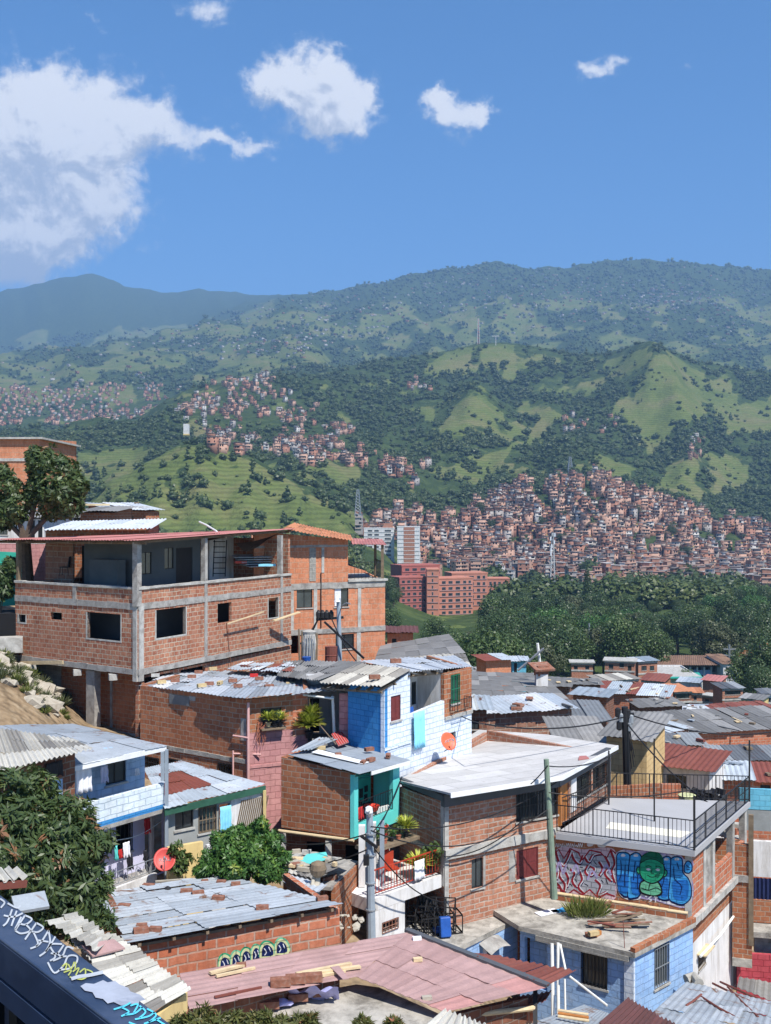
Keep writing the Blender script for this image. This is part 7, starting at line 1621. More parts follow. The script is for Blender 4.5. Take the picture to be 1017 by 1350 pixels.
# ================================================================== simple street houses, described by their picture corners
def hut(name,label,x0,x1,yt,yb,Y,wall,roof,wins=(),dep=6.0,rise=.5,skew=0.0,ov=.35,cat='house',group=None,wt='pane',tones=None,slabs=(),pitch=.25,drop=None,nu=None,side=None,yr=None):
    if yr:sl0=.10 if roof else 0.0;dep=Y*(yt-yr)/((yr-HY)+F*sl0);rise=sl0*dep
    a,b=plan(x0,Y),plan(x1,Y+skew);fc=Face(a,b);z1=zat(yt,Y+skew/2);z0=min(zat(yb,Y),ground(*((a+b)/2)))-1
    t=thing(name,label,cat,(a.x,a.y,z0),group);back=-fc.n*dep
    hs=[fc.R(*w[:4]) for w in wins];zb=z1+rise
    pts=[a,b,b+back,a+back]
    for i in range(4):
        p,q=pts[i],pts[(i+1)%4];f=Face(p,q);mid=(p+q)/2-(a+b+back)/2;f.n=Vector((f.d.y,-f.d.x));f.n=f.n if f.n.dot(mid-(back/2))>0 else -f.n
        if i==0:f.n=fc.n.copy()
        za,zc=(z1,z1) if i==0 else (zb,zb) if i==2 else (z1,zb) if i==1 else (zb,z1)
        mb=MB();e=.16 if i in (1,3) else 0;mb.wall(f,e,f.L-e,z0,za,zc,hs if i==0 else [],.15);mb.build('wall',M[(side or wall) if i in (1,3) else wall],t)
    for w,h in zip(wins,hs):window(t,fc,h,w[4] if len(w)>4 else wt,sill=True)
    for y in slabs:z=zat(y,Y+skew/2);band(t,fc,-.05,fc.L+.05,z-.12,z+.12,-.05,.08 if slabs!=() else 0,'concrete_lt','floor_band')
    n=fc.n;d=fc.d
    P=[(a-d*ov+n*ov),(b+d*ov+n*ov),(b+d*ov+back-n*ov),(a-d*ov+back-n*ov)];sl=rise/dep
    if roof:
        R=[P[0].to_3d()+Z*(z1+.1-sl*ov),P[1].to_3d()+Z*(z1+.1-sl*ov),P[2].to_3d()+Z*(zb+.1+sl*ov),P[3].to_3d()+Z*(zb+.1+sl*ov)]
        roof_sheets(R,nu or max(2,int((R[1]-R[0]).length/1.1)),max(1,int(dep/2.6)),pitch,.02,roof,parent=t,jit=.04,rag=.15,tones=tones)
        if Y<125 and fc.L>3:
            cr=random.Random(int(Y*x0));pR=Pl(*R[:3])
            for i in range(int(4+fc.L*.7)):
                q=bil(R,cr.uniform(.04,.96),cr.uniform(.05,.95));mb=MB();bar=cr.random()<.35;mb.box(q+Z*.12,(cr.uniform(.8,2.2) if bar else cr.uniform(.25,.6),.12 if bar else cr.uniform(.15,.4),cr.uniform(.06,.16)),cr.random()*3)
                cm=cr.choice(['brickbit','wood','rust','brickbit','fibdark','concrete_lt','lumber','zinc']);wh_='behind the white sheet roof' if x0<755 else 'around the black power pole' if x0<880 else 'near the right edge'
                tag(mb.build('roof_scrap',M[cm]),{'brickbit':'brown','wood':'dark wooden','rust':'rusty','fibdark':'dark grey','concrete_lt':'pale','lumber':'yellowish','zinc':'metal'}[cm]+(' strip' if bar else ' lump')+' lying on the low roofs '+wh_,'scrap','scraps on the low roofs '+wh_)
    else:mb=MB();mb.poly([(p.x,p.y,z1+.15) for p in P],.15);mb.build('roof_slab',M['concrete_lt'],t)
    return t,fc
def balcony(t,fc,x0,x1,y,out=.9,h=.9,mat='white'):
    u0,u1=fc.u(x0),fc.u(x1);z=fc.z((x0+x1)/2,y);mb=MB();mb.fbox(fc,u0,u1,z-.15,z,.01,out);mb.fbox(fc,u0,u1,z,z+h,out-.1,out);mb.build('balcony',M[mat],t)
hut('brick_house','brick house with a pale stepped zinc roof right behind the white sheet roof',637,754,938,980,54,'brick_v','zinc',yr=921,skew=1.5,tones=[.9,.6,.8,.95,.5,.7])
V_r=[at(617,917,57.5),at(750,922,58.5),at(713,888,71),at(617,886,70)]
t=thing('dark_roof_house','house seen only by its broad slate-grey flat sheeted roof behind the pale block house','house',at(680,930,62));t.name='roofed_house'
roof_sheets(V_r,8,5,flat=True,mat='fibdark',parent=t,jit=.02,tones=[.5,.6,.45,.7,.55,.65,.5,.9,.42]);f_=Face(V_r[0].xy+Vector((.3,.3)),V_r[1].xy+Vector((-.3,.3)));mb=MB();mb.wall(f_,0,f_.L,-18,V_r[0].z-.1,V_r[1].z-.1,[],.15);mb.build('wall',M['brick_v'],t)
hut('lean_to','low lean-to with shabby zinc beside the broad dark roof',618,642,937,975,50,'brick_dark','zinc',[(621,950,632,962)],yr=922,cat='shed',tones=[.9,.4,.8])
hut('shed','shed with a cluttered mix of dark and pale sheets right of the weathered brick wall',755,800,952,990,57,'brick_v','zincdark',yr=928,cat='shed')
t=thing('roofed_house','house with a grey sheeted roof just behind the orange brick house','house',at(550,880,56));W_r=[at(493,872,51),at(614,861,53),at(592,836,61),at(502,851,60)]
roof_sheets(W_r,6,3,flat=True,mat='fibdark',parent=t,tones=[.6,.7,.55,.65,.5,.85,.6]);f_=Face(W_r[0].xy+Vector((.4,.4)),W_r[1].xy+Vector((-.3,.3)));mb=MB();mb.wall(f_,0,f_.L,-13,W_r[0].z-.15,W_r[1].z-.15,[],.15);mb.build('wall',M['turq_dark'],t)
hut('shed','small brick shed with a maroon sheet roof beside the grey sheeted roof',511,545,835,870,66,'brick_b','maroon',[(517,842,523,850)],yr=829,cat='shed')
t=thing('roofed_house','low house with pale and mossy sheets between the grey roof and the blue house','house',at(580,880,48));X_r=[at(545,886,44.5),at(622,879,46),at(614,862,52),at(520,868,52)]
roof_sheets(X_r,6,3,.2,.02,'fibro',parent=t,jit=.04,rag=.15);f_=Face(X_r[0].xy+Vector((.4,.4)),X_r[1].xy+Vector((-.3,.3)));mb=MB();mb.wall(f_,0,f_.L,-13,X_r[0].z-.2,X_r[1].z-.2,[],.15);mb.build('wall',M['brick_c'],t)
hut('hut','orange brick hut with a rusty sheet roof in front of the woods',641,674,871,890,88,'brick_b','zincrust',yr=865,skew=1,cat='hut');hut('hut','small turquoise painted hut beside the orange brick hut',676,694,872,892,92,'aqua_block','zinc',[(678,874,682,888)],yr=868,cat='hut')
t=thing('mast','white pole and crossed bar rising above the broad dark roof','mast',at(714,900,66));mb=MB();mb.tube([at(714,890,66),at(709,848,66)],.09,6);mb.build('upright',M['whitepipe'],t);mb=MB();mb.tube([at(683,884,66),at(717,855,65.6)],.08,6);mb.build('brace',M['steel'],t)
t=thing('chimney','small brick chimney with a tiled cap on the broad dark roof','chimney',at(714,902,64));mb=MB();mb.box(at(714,896,64),(.7,.7,.7));mb.build('stack',M['white'],t);mb=MB();mb.box(at(714,884,64),(.7,.6,.6),.3);mb.box(at(714,879,64),(1.3,1.2,.12),.3,tilt=('X',.25));mb.build('cap',M['brickbit'],t)
hut('brick_house','long low brick house with two small white windows under scrappy rusted sheets',786,880,916,945,118,'brick_l','zincrust',[(792.5,921,800.5,930.5),(848,920,858,931)],yr=902,skew=-3)
t=thing('air_conditioner','white air conditioner box at the right end of the low brick house','air conditioner',at(877,928,112));mb=MB();mb.box(at(877,927,112),(.9,.5,.8));mb.build('case',M['white_paint'],t);mb=MB();mb.tube([at(877,927,111.7),at(877,927,111.6)],.28,12);mb.build('fan',M['black'],t)
hut('brick_house','long brick house with dark ribbed roof and tall window at the right edge',893,1060,964,998,82,'brick_l','fibdark',[(909.5,963.5,921,985,'grille')],yr=937,skew=3,slabs=(988,),pitch=.4,tones=[.4,.7,.2,.5,.85])
hut('brick_house','low red brick part with loose rusty sheets left of the tall window',858,908,966,992,78,'brick_c','zincrust',yr=950,skew=3)
hut('house','cream yellow block house with a grey sheet roof behind the black power pole',800,853,974,1040,46.5,'yellow_block','fibdark',yr=943,skew=-.8,tones=[.5,.8,.6,.9])
hut('shed','low shed with a wide grey sheet roof left of the cream yellow house',742,800,982,1030,49,'brick_v','fibdark',yr=950,cat='shed',tones=[.7,.9,.5,.8])
hut('house','white house with a patched maroon roof behind the railed deck',852,936,1012,1062,49,'white','rust',[(880,1022,905,1038,'grille')],yr=989,skew=-1.5,tones=[.2,.5,.3,.1])
hut('shed','shed with pale and dark mixed sheets just behind the maroon roof',852,925,982,1000,58,'brick_c','zincdark',yr=971,cat='shed')
hut('brick_house','brick house with buckled pale zinc roof right of the white house',932,1060,1030,1062,50,'brick_l','zincrust',[(1003,1035,1016,1052)],yr=1011,skew=-1,tones=[.9,.7,.1,.8,.95,.6])
hut('shed','shed under jumbled grey and pale sheets behind the buckled zinc roof',925,1060,1003,1030,63,'brick_v','zincdark',yr=987,cat='shed',tones=[.2,.9,.4,.1,.7,.95])
mb=MB();f_=Face(plan(800,42.5),plan(872,43));mb.wall(f_,0,f_.L,-13.5,zat(1036,42.7),zat(1036,42.7),[],.15);tag(mb.build('brick_wall',M['brick_c']),'low brick wall seen through the back railing of the deck','wall')
mb=MB();f_=Face(plan(873,43),plan(898,43));mb.wall(f_,0,f_.L,-13.5,zat(1034,43),zat(1034,43),[],.15);tag(mb.build('brick_wall',M['brick_l']),'brighter brick pier wall at the middle of the back railing','wall')
t=thing('junk_heap','dark heap of scrap behind the back railing of the deck','scrap heap',at(932,1060,43));mb=MB();rs=random.Random(2)
for i in range(70):mb.box(at(932+rs.gauss(0,8),1052+rs.uniform(-9,6),43+rs.random()),(rs.uniform(.1,.5),.1,rs.uniform(.05,.3)),rs.random()*3,tilt=('X',rs.random()))
mb.build('scrap',M['darkcloth'],t)
tag(MB().lathe(at(906,1062,42.5),[(.28,0),(.34,.4),(.36,.42),(.3,.44)],12).build('tub',M['paint_cream']),'yellow tub behind the back railing of the deck','tub')
BP=pole(at(828,1045,43),at(824,932,43),.17,.13,'black','power_pole','black power pole with transformer gear and tangled wires behind the deck','power pole')
for i,(dx,y) in enumerate(((-9,938),(-5,945),(4,940),(8,947),(-7,955),(6,957))):mb=MB();mb.lathe(at(824+dx,y+8,43),[(.05,0),(.12,.05),(.12,.35),(.05,.4)],8);mb.build('insulator',M['steel' if i%2 else 'black'],BP)
mb=MB();mb.beam(at(812,944,43),at(836,941,43),.09);mb.beam(at(814,955,43),at(835,953,43),.08);mb.build('crossarm',M['black'],BP)
# ---------------------------------------------------------------- houses further down the slope
far_list=[
 (754,782,874,893,165,'brick_far',None,[(757,878,762,884),(772,878,777,884)],'small pink-brown cube house with two windows at the edge of the woods',3),
 (798,837,872,897,172,'brick_far',None,[(803,876,809,882),(817,874,823,880),(828,878,833,885)],'three-bay salmon brick house left of the slim stepped one',4),
 (842,867,872,903,176,'brick_far','zinc',[(846,878,853,884),(857,878,863,884)],'slim brick house with a grey roof left of the green roofed school',5),
 (846,875,898,920,160,'brick_c','rust',[(850,905,856,911)],'low house under a dull rusty roof in front of the slim brick house',9),
 (890,912,912,938,150,'brick_dark','tileroof',[(892,915,909,921),(892,926,909,932)],'orange-roofed brick house with two open floors',9),
 (912,926,914,936,151,'brick_far','tileroof',[(915,918,919,923)],'plain brick flank house joined to the orange-roofed one',6),
 (926,946,918,934,168,'brick_far',None,[(930,922,935,927)],'bare brick cube between the orange roof and the tall grey-roofed house',3),
 (953,980,908,936,158,'brick_far','zincdark',[(956,911,977,916),(956,920,977,925)],'three-storey house with white floor bands and dark grey roof',7),
 (978,1006,922,937,150,'yellow','fibdark',[(981,925,1001,931)],'yellow-banded house with long dark balcony',6),
 (1007,1040,915,938,156,'white','zincdark',[(1010,920,1017,926),(1010,930,1018,934)],'white house with grey roof at the right edge',6),
 (894,922,900,908,182,'white','zinc',[],'low white building with a flat blue-grey roof below the school',6),
 (927,950,898,912,178,'brick_far','redroof',[],'low house with a brown-red roof right of the flat blue-grey one',7),
 (745,792,903,916,112,'brick_dark','fibdark',[],'low dark roofed house left of the scrappy rusted sheets',6),
 (793,842,897,914,135,'brick_far','fibro',[(800,903,805,908)],'low house with pale sheets behind the brick row',7),
 (756,800,918,940,84,'brick_dark','zinc',[],'cluttered low house with strips of zinc behind the black power pole',8),
 (700,750,905,925,98,'brick_dark','fibdark',[],'low grey-roofed house behind the little chimney',10),
 (880,935,938,955,118,'brick_far','zincwhite',[],'low house with a bright white sheet roof',6),
 (945,1020,936,948,130,'brick_far','rust',[],'low house with a long rusty roof at the right edge',8),
 (845,900,932,950,100,'brick_dark','fibdark',[],'low dark roofed house below the air conditioner',9),
 (600,645,890,905,100,'brick_dark','fibdark',[],'dark low house right behind the white sheets of the block house',8)]
for (x0,x1,yt,yb,Y,w,r,wi,lab,dp) in far_list:
    t,fc=hut('house',lab,x0,x1,yt,yb,Y,w,r,wi,yr=yt-dp,skew=random.uniform(-2,3),slabs=() if not wi else (yt+1.2,(yt+yb)/2+.5),pitch=.6)
t,fc=hut('school','long two-storey white and blue school building with a brown tiled roof',869,954,877,899,236,'dim_plaster',None,[(874+9*i,880,880+9*i,886) for i in range(9)]+[(874+9*i,889,880+9*i,897) for i in range(9)],dep=12,slabs=(887.5,))
M['browntile']=roofmat('brown_clay_tiles',[(0,(.16,.09,.06)),(1,(.27,.16,.10))],rough=.9,spots=.3);q=[at(864,877,233),at(958,877,233),at(950,864,246),at(872,864,246)];roof_sheets(q,10,4,.5,.05,'browntile',parent=t,tones=[.1,.3,.2,.5]);roof_sheets([at(958,877,233),at(960,875,252),at(951,865,247),at(949,864,246)],3,2,.5,.05,'browntile',name='roof',parent=t)
balcony(t,fc,869,935,888,1.5,1.0,'lav_block')
for i in range(10):mb=MB();u=fc.u(870+i*9.2);mb.fbox(fc,u,u+.35,fc.z(900,899),fc.z(900,878),1.3,1.6);mb.build('column',M['white'],t)
t2,fc2_=hut('school_wing','white gabled end wing of the school with green window band',954,974,876,899,231,'white','browntile',[(957,880,970,884),(957,889,970,893)],dep=12,cat='school')
hut('pavilion','low hall with a bright green roof in front of the school',876,925,894,903,205,'white',None,dep=14,cat='hall');
mb=MB();mb.poly([at(874,893.5,203),at(927,893.5,203),at(922,886.5,218),at(878,886.5,218)],.2);tag(mb.build('green_roof',M['turq_dark']),'bright green flat roof sheet covering the hall before the school','roof')
hut('brick_house','tall orange brick building at the far left behind the tree',-40,52,579,700,85,'brick_b',None,[(-10,630,4,650)],dep=10,slabs=(606,))
t,f_=hut('white_house','white house with dark blue doors behind the tree at the left',-5,58,684,730,64,'white','fibdark',[(-2,690,10,705),(40,686,46,716,'shutter'),(50,686,56,716,'shutter')],dep=6)
t=thing('brick_house','brick room with a white corrugated roof just behind the covered terrace','house',at(130,710,58));f_=Face(plan(60,58),plan(196,57));mb=MB();mb.wall(f_,0,f_.L,-4.5,-.98,-.98,[],.15);f2_=Face(plan(196,57),plan(210,62));mb.wall(f2_,.16,f2_.L,-4.5,-.95,-.6);mb.build('wall',M['brick_c'],t)
roof_sheets([at(57,699,57.3),at(199,697,56.4),at(220,684,63),at(96,687.5,64)],8,2,.22,.04,'zincwhite',parent=t,jit=.01)
hut('brick_house','small brick house with grey and pale sheets above the white corrugated roof',148,210,674,700,76,'brick_c','zinc',[(170,680,176,688)],dep=5,rise=.5,skew=2);hut('shed','shed with a sloping dark sheet roof left of the small upper brick house',106,150,676,700,70,'brick_c','fibdark',dep=5,rise=.3,cat='shed');hut('hut','grey plastered hut with pale posts under the tree crown',62,104,684,705,72,'grey_wall','fibdark',[(72,688,90,697)],dep=4,cat='hut')
t=thing('green_tarp_wall','green and pink garden walls behind the tree trunk at the left','wall',at(15,750,56));t.name='garden_wall';f_=Face(plan(-30,56),plan(40,57));mb=MB();mb.wall(f_,0,f_.L,-5,zat(726,56),zat(730,56));mb.build('green_wall',M['turq_dark'],t);f_=Face(plan(-30,58),plan(60,59));mb=MB();mb.wall(f_,0,f_.L,-5,zat(716,58),zat(718,58));mb.build('pink_wall',M['pink_block'],t)
rs=random.Random(21)
for i in range(90):
    x,Y=rs.uniform(-10,84),rs.uniform(43,48.5);z=float(ground_pxY(np.array([x]),np.array([Y]))[0]);s=rs.uniform(.08,.36)*(1 if rs.random()<.8 else 1.7)
    mb=MB();V_=iv0*s*(1+RNG.normal(size=(12,1))*.22)*np.array([1.2,1,.6])+np.array([(x-CX)/F*Y,Y,z+.02]);mb.add([tuple(v) for v in V_],[tuple(f) for f in iq0])
    tag(mb.build('rock',M['stone']),'pale rock on the dirt bank left of the big brick house','rock','rocks on the dirt bank beside the big brick house')
mb=MB();mb.box(at(6,850,49),(1.6,.8,.7),.3);tag(mb.build('concrete_block',M['concrete_lt']),'pale concrete block on the dirt bank at the left edge','block');mb=MB();mb.box(at(3,826,50.5),(3,2.0,1.4),.2);tag(mb.build('dark_hut',M['dark']),'dark lean-to opening at the left edge above the dirt bank','shelter')
# ================================================================== apartment blocks
def block(name,label,x0,x1,yt,yb,Y,mat,bands,cols,dep=11,skew=0.0,wmat='dark',bmat='white',sidemat=None):
    a,b=plan(x0,Y),plan(x1,Y+skew);fc=Face(a,b);zt=zat(yt,Y);z0=zat(yb,Y)-6;back=-fc.n*dep
    t=thing(name,label,'apartment block',(a.x,a.y,z0));pts=[a,b,b+back,a+back]
    mb=MB();mb.box8([Vector((*p,z0)) for p in pts]+[Vector((*p,zt)) for p in pts]);mb.build('body',M[mat],t);nf=bands;H_=(zt-zat(yb,Y));c=0
    for i in range(nf):
        zb_=zt-H_*(i+.78)/nf;h_=H_/nf*.5
        mb=MB();mb.fbox(fc,.3,fc.L-.3,zb_-.35,zb_-.05,.0,.25);mb.build('floor_band',M[bmat],t)
        for (ca,cb) in cols:
            if c>90:break
            c+=1;u0,u1=fc.L*ca,fc.L*cb;fr=MB();fr.fbox(fc,u0,u1,zb_-.05,zb_+h_+.05,-.1,.04);o=fr.build('window',M[bmat],t);g=MB();g.fbox(fc,u0+.12,u1-.12,zb_+.08,zb_+h_-.08,.042,.07);g.build('pane',M['glass'],o)
    mb=MB();mb.box8([Vector((*(p+(p-sum(pts,Vector((0,0)))/4).normalized()*.25),zt+.01)) for p in pts]+[Vector((*(p+(p-sum(pts,Vector((0,0)))/4).normalized()*.25),zt+.6)) for p in pts]);mb.build('roof_parapet',M[sidemat or mat],t);return t,fc,zt
t,fc,zt=block('apartment_block','left wing of the white high-rise with brown window bands',480,520,697,745,690,'white',9,[(.12,.28),(.34,.5),(.68,.9)],dep=9);mb=MB();mb.box(Vector(((512-CX)/F*695,695,zt+1.8)),(6,5,3.4));mb.build('lift_house',M['brick_far'],t)
t,fc,zt=block('apartment_block','right wing of the white high-rise with red-brown balconies',524,554,695,748,680,'white',10,[(.30,.5),(.52,.72)],dep=9);mb=MB();mb.fbox(fc,fc.L*.28,fc.L*.76,zat(748,680),zt,.05,.12);mb.build('balcony_strip',M['brick_far'],t)
M['redblock']=plain('red_render',(.37,.12,.095),.9,.15,.4);M['redblock2']=plain('orange_render',(.50,.21,.14),.9,.15,.4);ZZ=[(.08,.2),(.27,.40),(.48,.62),(.70,.80),(.86,.94)]
for (lb,x0,x1,yt,yb,Y,sk,m,nf) in (('tall rear slab of the red apartment blocks',530,580,747,812,455,8,'redblock',8),('left front slab of the red apartment blocks with pink ledges',527,563,763,812,440,5,'redblock',6),('stair tower of plain orange-red between the red apartment slabs',563,579,752,813,441,0,'redblock2',7),('right front slab of the red apartment blocks',579,624,764,812,452,6,'redblock2',6),('low rear wing of the red apartment blocks',596,643,757,800,478,4,'redblock2',5),('lower slab with red roof right of the red apartment blocks',643,672,764,795,500,0,'redblock2',3)):
    block('apartment_block',lb,x0,x1,yt,yb,Y,m,nf,ZZ if 'stair' not in lb else [(.4,.55)],skew=sk,bmat='redroof' if m=='redblock' else 'pinkroof')
def lattice(name,label,px,yb,yt,Y,w,mat='whitepipe',r=.25):
    t=thing(name,label,'mast',at(px,yb,Y));b=at(px,yb,Y);h=at(px,yt,Y).z-b.z;mb=MB();seg=9
    c=lambda i,k:b+Vector(((1 if k in (0,1) else -1)*w/2*(1-.7*i/seg),(1 if k in (0,3) else -1)*w/2*(1-.7*i/seg),h*i/seg))
    for k in range(4):mb.tube([c(0,k),c(seg,k)],r,4)
    mb.build('legs',M[mat],t);mb=MB()
    for i in range(seg):
        for k in range(4):mb.tube([c(i,k),c(i+1,(k+1)%4)],r*.6,4)
    mb.build('bracing',M['dishred' if 'striped' in label else mat],t);return t
t=lattice('telecom_tower','red and white striped telecom tower on the grassy hilltop',631,456,420,2080,5,r=.42);lattice('telecom_tower','tall white lattice telecom tower rising from the town',729,770,702,620,2.6,r=.13)
for i in range(6):
    mb=MB();mb.box(at(729+random.uniform(-3,3),705+i*5,618),(.7,.7,2.2));mb.build('antenna',M['white_paint'],bpy.data.objects['telecom_tower.001'])
lattice('pylon','thin power pylon standing in the green slope above the town',752,625,602,1050,5,'steel',.3);lattice('pylon','thin power pylon on the slope left of the white high-rise',472,680,645,700,4,'steel',.22)
t=thing('cross','small white cross-shaped mast beside the striped telecom tower','mast',at(655,457,2050));mb=MB();mb.box(at(654,450,2050),(.9,.9,18));mb.build('upright',M['white'],t);mb=MB();mb.box(at(654,443,2050),(14,.9,1.0));mb.build('arm',M['white'],t)
for (x,yb,yt,Y,l) in ((290,562,0,0,''),):pass
t=thing('water_tower','small white and yellow tower block among the trees on the hill','tower',at(246,575,900));mb=MB();mb.box(at(246,566,900),(4.5,4.5,9));mb.build('shaft',M['white'],t);mb=MB();mb.box(at(246,573,899),(4.7,4.7,1.2));mb.build('base_band',M['yellow'],t)
for i,(x,yb,yt,Y) in enumerate(((683-5,868,842,250),(777,850,822,260),(741,861,838,255))):mb=MB();mb.tube([at(x,yb+8,Y),at(x,yt,Y)],.22,6);tag(mb.build('lamp_post',M['steel']),['pale lamp post at the left of the wood','tall pale lamp post in the middle of the wood','shorter grey post left of the tall lamp post'][i],'lamp post','lamp posts in the wood')
t=thing('utility_pole','dark crossarmed power pole by the road at the right','power pole',at(962,880,260));mb=MB();mb.tube([at(962,882,260),at(962,850,260)],.25,6);mb.build('shaft',M['steel'],t);mb=MB();mb.beam(at(954,856,260),at(970,856,260),.3);mb.beam(at(954,864,260),at(970,864,260),.3);mb.build('crossarm',M['steel'],t)
rd=[(890,905,235),(975,905,235),(985,862,290),(958,862,290)]
pts=[Vector(((x-CX)/F*Y,Y,float(ground_pxY(np.array([x]),np.array([Y]))[0])+.15)) for x,y,Y in ((965,0,225),(990,0,225),(972,0,330),(955,0,330))];mb=MB();mb.quad(*pts);o=mb.build('road',plain('asphalt',(.07,.07,.072),.9,.2,1.0));tag(o,kind='structure')
# ================================================================== hillside town
def far_mats():
    m,N,b=new_mat('town_walls',.9,0,.1);n=N.noise(objn(N),.35,4,.6);n2=N.noise(objn(N),2.2,3,.6)
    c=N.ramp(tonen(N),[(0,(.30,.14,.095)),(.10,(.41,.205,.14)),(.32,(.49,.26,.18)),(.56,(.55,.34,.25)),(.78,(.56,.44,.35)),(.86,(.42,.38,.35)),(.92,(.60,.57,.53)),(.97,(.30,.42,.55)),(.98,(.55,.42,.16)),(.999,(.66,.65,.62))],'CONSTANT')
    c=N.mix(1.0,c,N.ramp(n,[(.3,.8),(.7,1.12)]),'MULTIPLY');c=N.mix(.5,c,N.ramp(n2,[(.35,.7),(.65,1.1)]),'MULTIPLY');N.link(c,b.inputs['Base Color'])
    m2,N,b=new_mat('town_roofs',.7,0,.3);c=N.ramp(tonen(N),[(0,(.22,.19,.17)),(.22,(.33,.31,.29)),(.42,(.42,.38,.35)),(.6,(.36,.18,.13)),(.72,(.46,.28,.20)),(.93,(.50,.47,.44)),(1,(.60,.58,.56))],'CONSTANT')
    c=N.mix(.7,c,N.ramp(N.noise(objn(N),.8,5,.65),[(.35,.6),(.65,1.15)]),'MULTIPLY');N.link(c,b.inputs['Base Color']);return m,m2
M['twall'],M['troof']=far_mats()
def town_template(k):
    rs=random.Random(100+k);w,d=rs.uniform(4.2,7.4),rs.uniform(4.5,7);n=rs.choice([1,1,2,2,2,3]) if k%8 else 4;mb=MB();h=2.5*n;tn=rs.random();low=-4
    body=lambda x0,x1,y0,y1,z0,z1,t:mb.box8([Vector(p) for p in ((x0,y0,z0),(x1,y0,z0),(x1,y1,z0),(x0,y1,z0),(x0,y0,z1),(x1,y0,z1),(x1,y1,z1),(x0,y1,z1))],0,t)
    body(-w/2,w/2,-d/2,d/2,low,h,tn);tr=rs.random()
    step=rs.random()<.55 and n>1
    if step:body(-w/2+.01,w*rs.uniform(-.1,.25),-d/2+.01,d/2-.01,h-.01,h+2.5,rs.random() if rs.random()<.3 else tn)
    mb.box((0,0,h+.06),(w+.6,d+.8,.14),mi=1,tone=tr)
    if step:mb.box((-w*.2,0,h+2.6),(w*.85,d+.6,.14),mi=1,tone=rs.random(),tilt=('Y',rs.uniform(-.08,.08)))
    if rs.random()<.6:mb.box((w*.3,d*.2,h+.7),(1.1,1.1,1.1),mi=0,tone=rs.choice([.1,.9,.99]))
    for f in range(n):
        z=f*2.5
        if rs.random()<.6:mb.box((0,-d/2-.3,z+.05),(w*.98,.7,.18),mi=0,tone=.85)
        for i in range(rs.choice([1,2,2,3])):
            x=rs.uniform(-w*.38,w*.38);mb.box((x,-d/2-.02,z+1.4),(rs.uniform(.6,1.3),.12,rs.uniform(.8,1.3)),mi=2)
        for s in (-1,1):mb.box((s*(w/2+.01),rs.uniform(-d*.3,d*.3),z+1.5),(.1,1.1,1.0),mi=2)
    return mb
TM=[town_template(k) for k in range(26)]
TMESH=[]
for k,mb in enumerate(TM):o=mb.build('hillside_house',[M['twall'],M['troof'],M['dark']]);TMESH.append(o)
def sample_town(polys,spacing,Y0,Y1,lim=.60):
    out=[];cell={};
    for poly in polys:
        xs,ys=[p[0] for p in poly],[p[1] for p in poly];n=int((max(xs)-min(xs))*(max(ys)-min(ys))*.5)
        px=RNG.uniform(min(xs),max(xs),n);py=RNG.uniform(min(ys),max(ys),n);jx=(fbm(px/9+3,py/9,2)-.5)*44;jy=(fbm(px/9+31,py/9+7,2)-.5)*40;m=inpoly(px+jx,py+jy*(py<765),poly);px,py=px[m],py[m];Y=hit(px,py,Y0);m=~np.isnan(Y)&(Y<Y1)
        dens=fbm(px/22+50,py/13,3)
        for x,y,yy,dn in zip(px[m],py[m],Y[m],dens[m]):
            if dn>lim:continue
            X=(x-CX)/F*yy;s=spacing;key=(int(X//s),int(yy//s))
            if any((X-a)**2+(yy-b)**2<s*s for i in (-1,0,1) for j in (-1,0,1) for (a,b) in cell.get((key[0]+i,key[1]+j),())):continue
            cell.setdefault(key,[]).append((X,yy));out.append((X,yy,x,y))
    return out
tt=sample_town(TOWN[:1]+TOWN[2:3],5.6,480,1400)+sample_town(TOWN[1:2]+TOWN[3:6],9.5,600,1900,.52);tt=[q for q in tt if not (440<q[2]<560 and q[3]>700 and q[1]<700)]
t2_=sample_town(TOWN[6:7],16,1900,3200,.56)+sample_town(TOWN[7:8],14,1200,2600,.50)+sample_town(TOWN[8:],18,900,2600)
allh=sorted(tt+t2_,key=lambda q:q[1]);print('houses',len(tt),len(t2_))
zone=lambda x,y:('on the left ridge above the woods' if x<360 else 'in the strip climbing the green slope' if y<660 and x<640 else 'in the left rows above the woods' if x<700 else 'on the crest of the hillside town' if y<680 else 'in the middle of the hillside town' if x<880 else 'on the right of the hillside town')
def hcol(t):return 'dark brick' if t<.10 else 'red brick' if t<.32 else 'orange brick' if t<.56 else 'salmon brick' if t<.78 else 'sandy' if t<.86 else 'grey' if t<.92 else 'white' if t<.97 else 'blue' if t<.98 else 'yellow'
rcol=lambda t:'dark grey' if t<.22 else 'grey' if t<.42 else 'pale grey' if t<.6 else 'rust red' if t<.72 else 'tiled' if t<.93 else 'whitish' if t<1 else 'white'
used=set();NT_=300
for i,(X,Y,x,y) in enumerate(allh[:NT_]):
    k=random.randrange(26);o=TMESH[k] if k not in used else TMESH[k].copy()
    if k in used:COL.objects.link(o)
    used.add(k);z=float(ground_pxY(np.array([x]),np.array([Y]))[0]);o.location=(X,Y,z+.6);o.rotation_euler.z=random.gauss(-.25,.3)
    mb=TM[k];rt=[t for t,m in zip(mb.t,mb.m) if m==1][0];nfl=round(max(v[2] for v in mb.v)/2.5)
    tag(o,f'{"tall" if nfl > 3 else "low" if nfl < 2 else "mid-height"} {hcol(mb.t[0])} house with {rcol(rt)} roof {zone(x, y)}','house',f'town houses {zone(x, y)}')
for k in range(26):
    if k not in used:bpy.data.objects.remove(TMESH[k])
Vs,Qs,Ts,Ms=[],[],[],[];off_=0
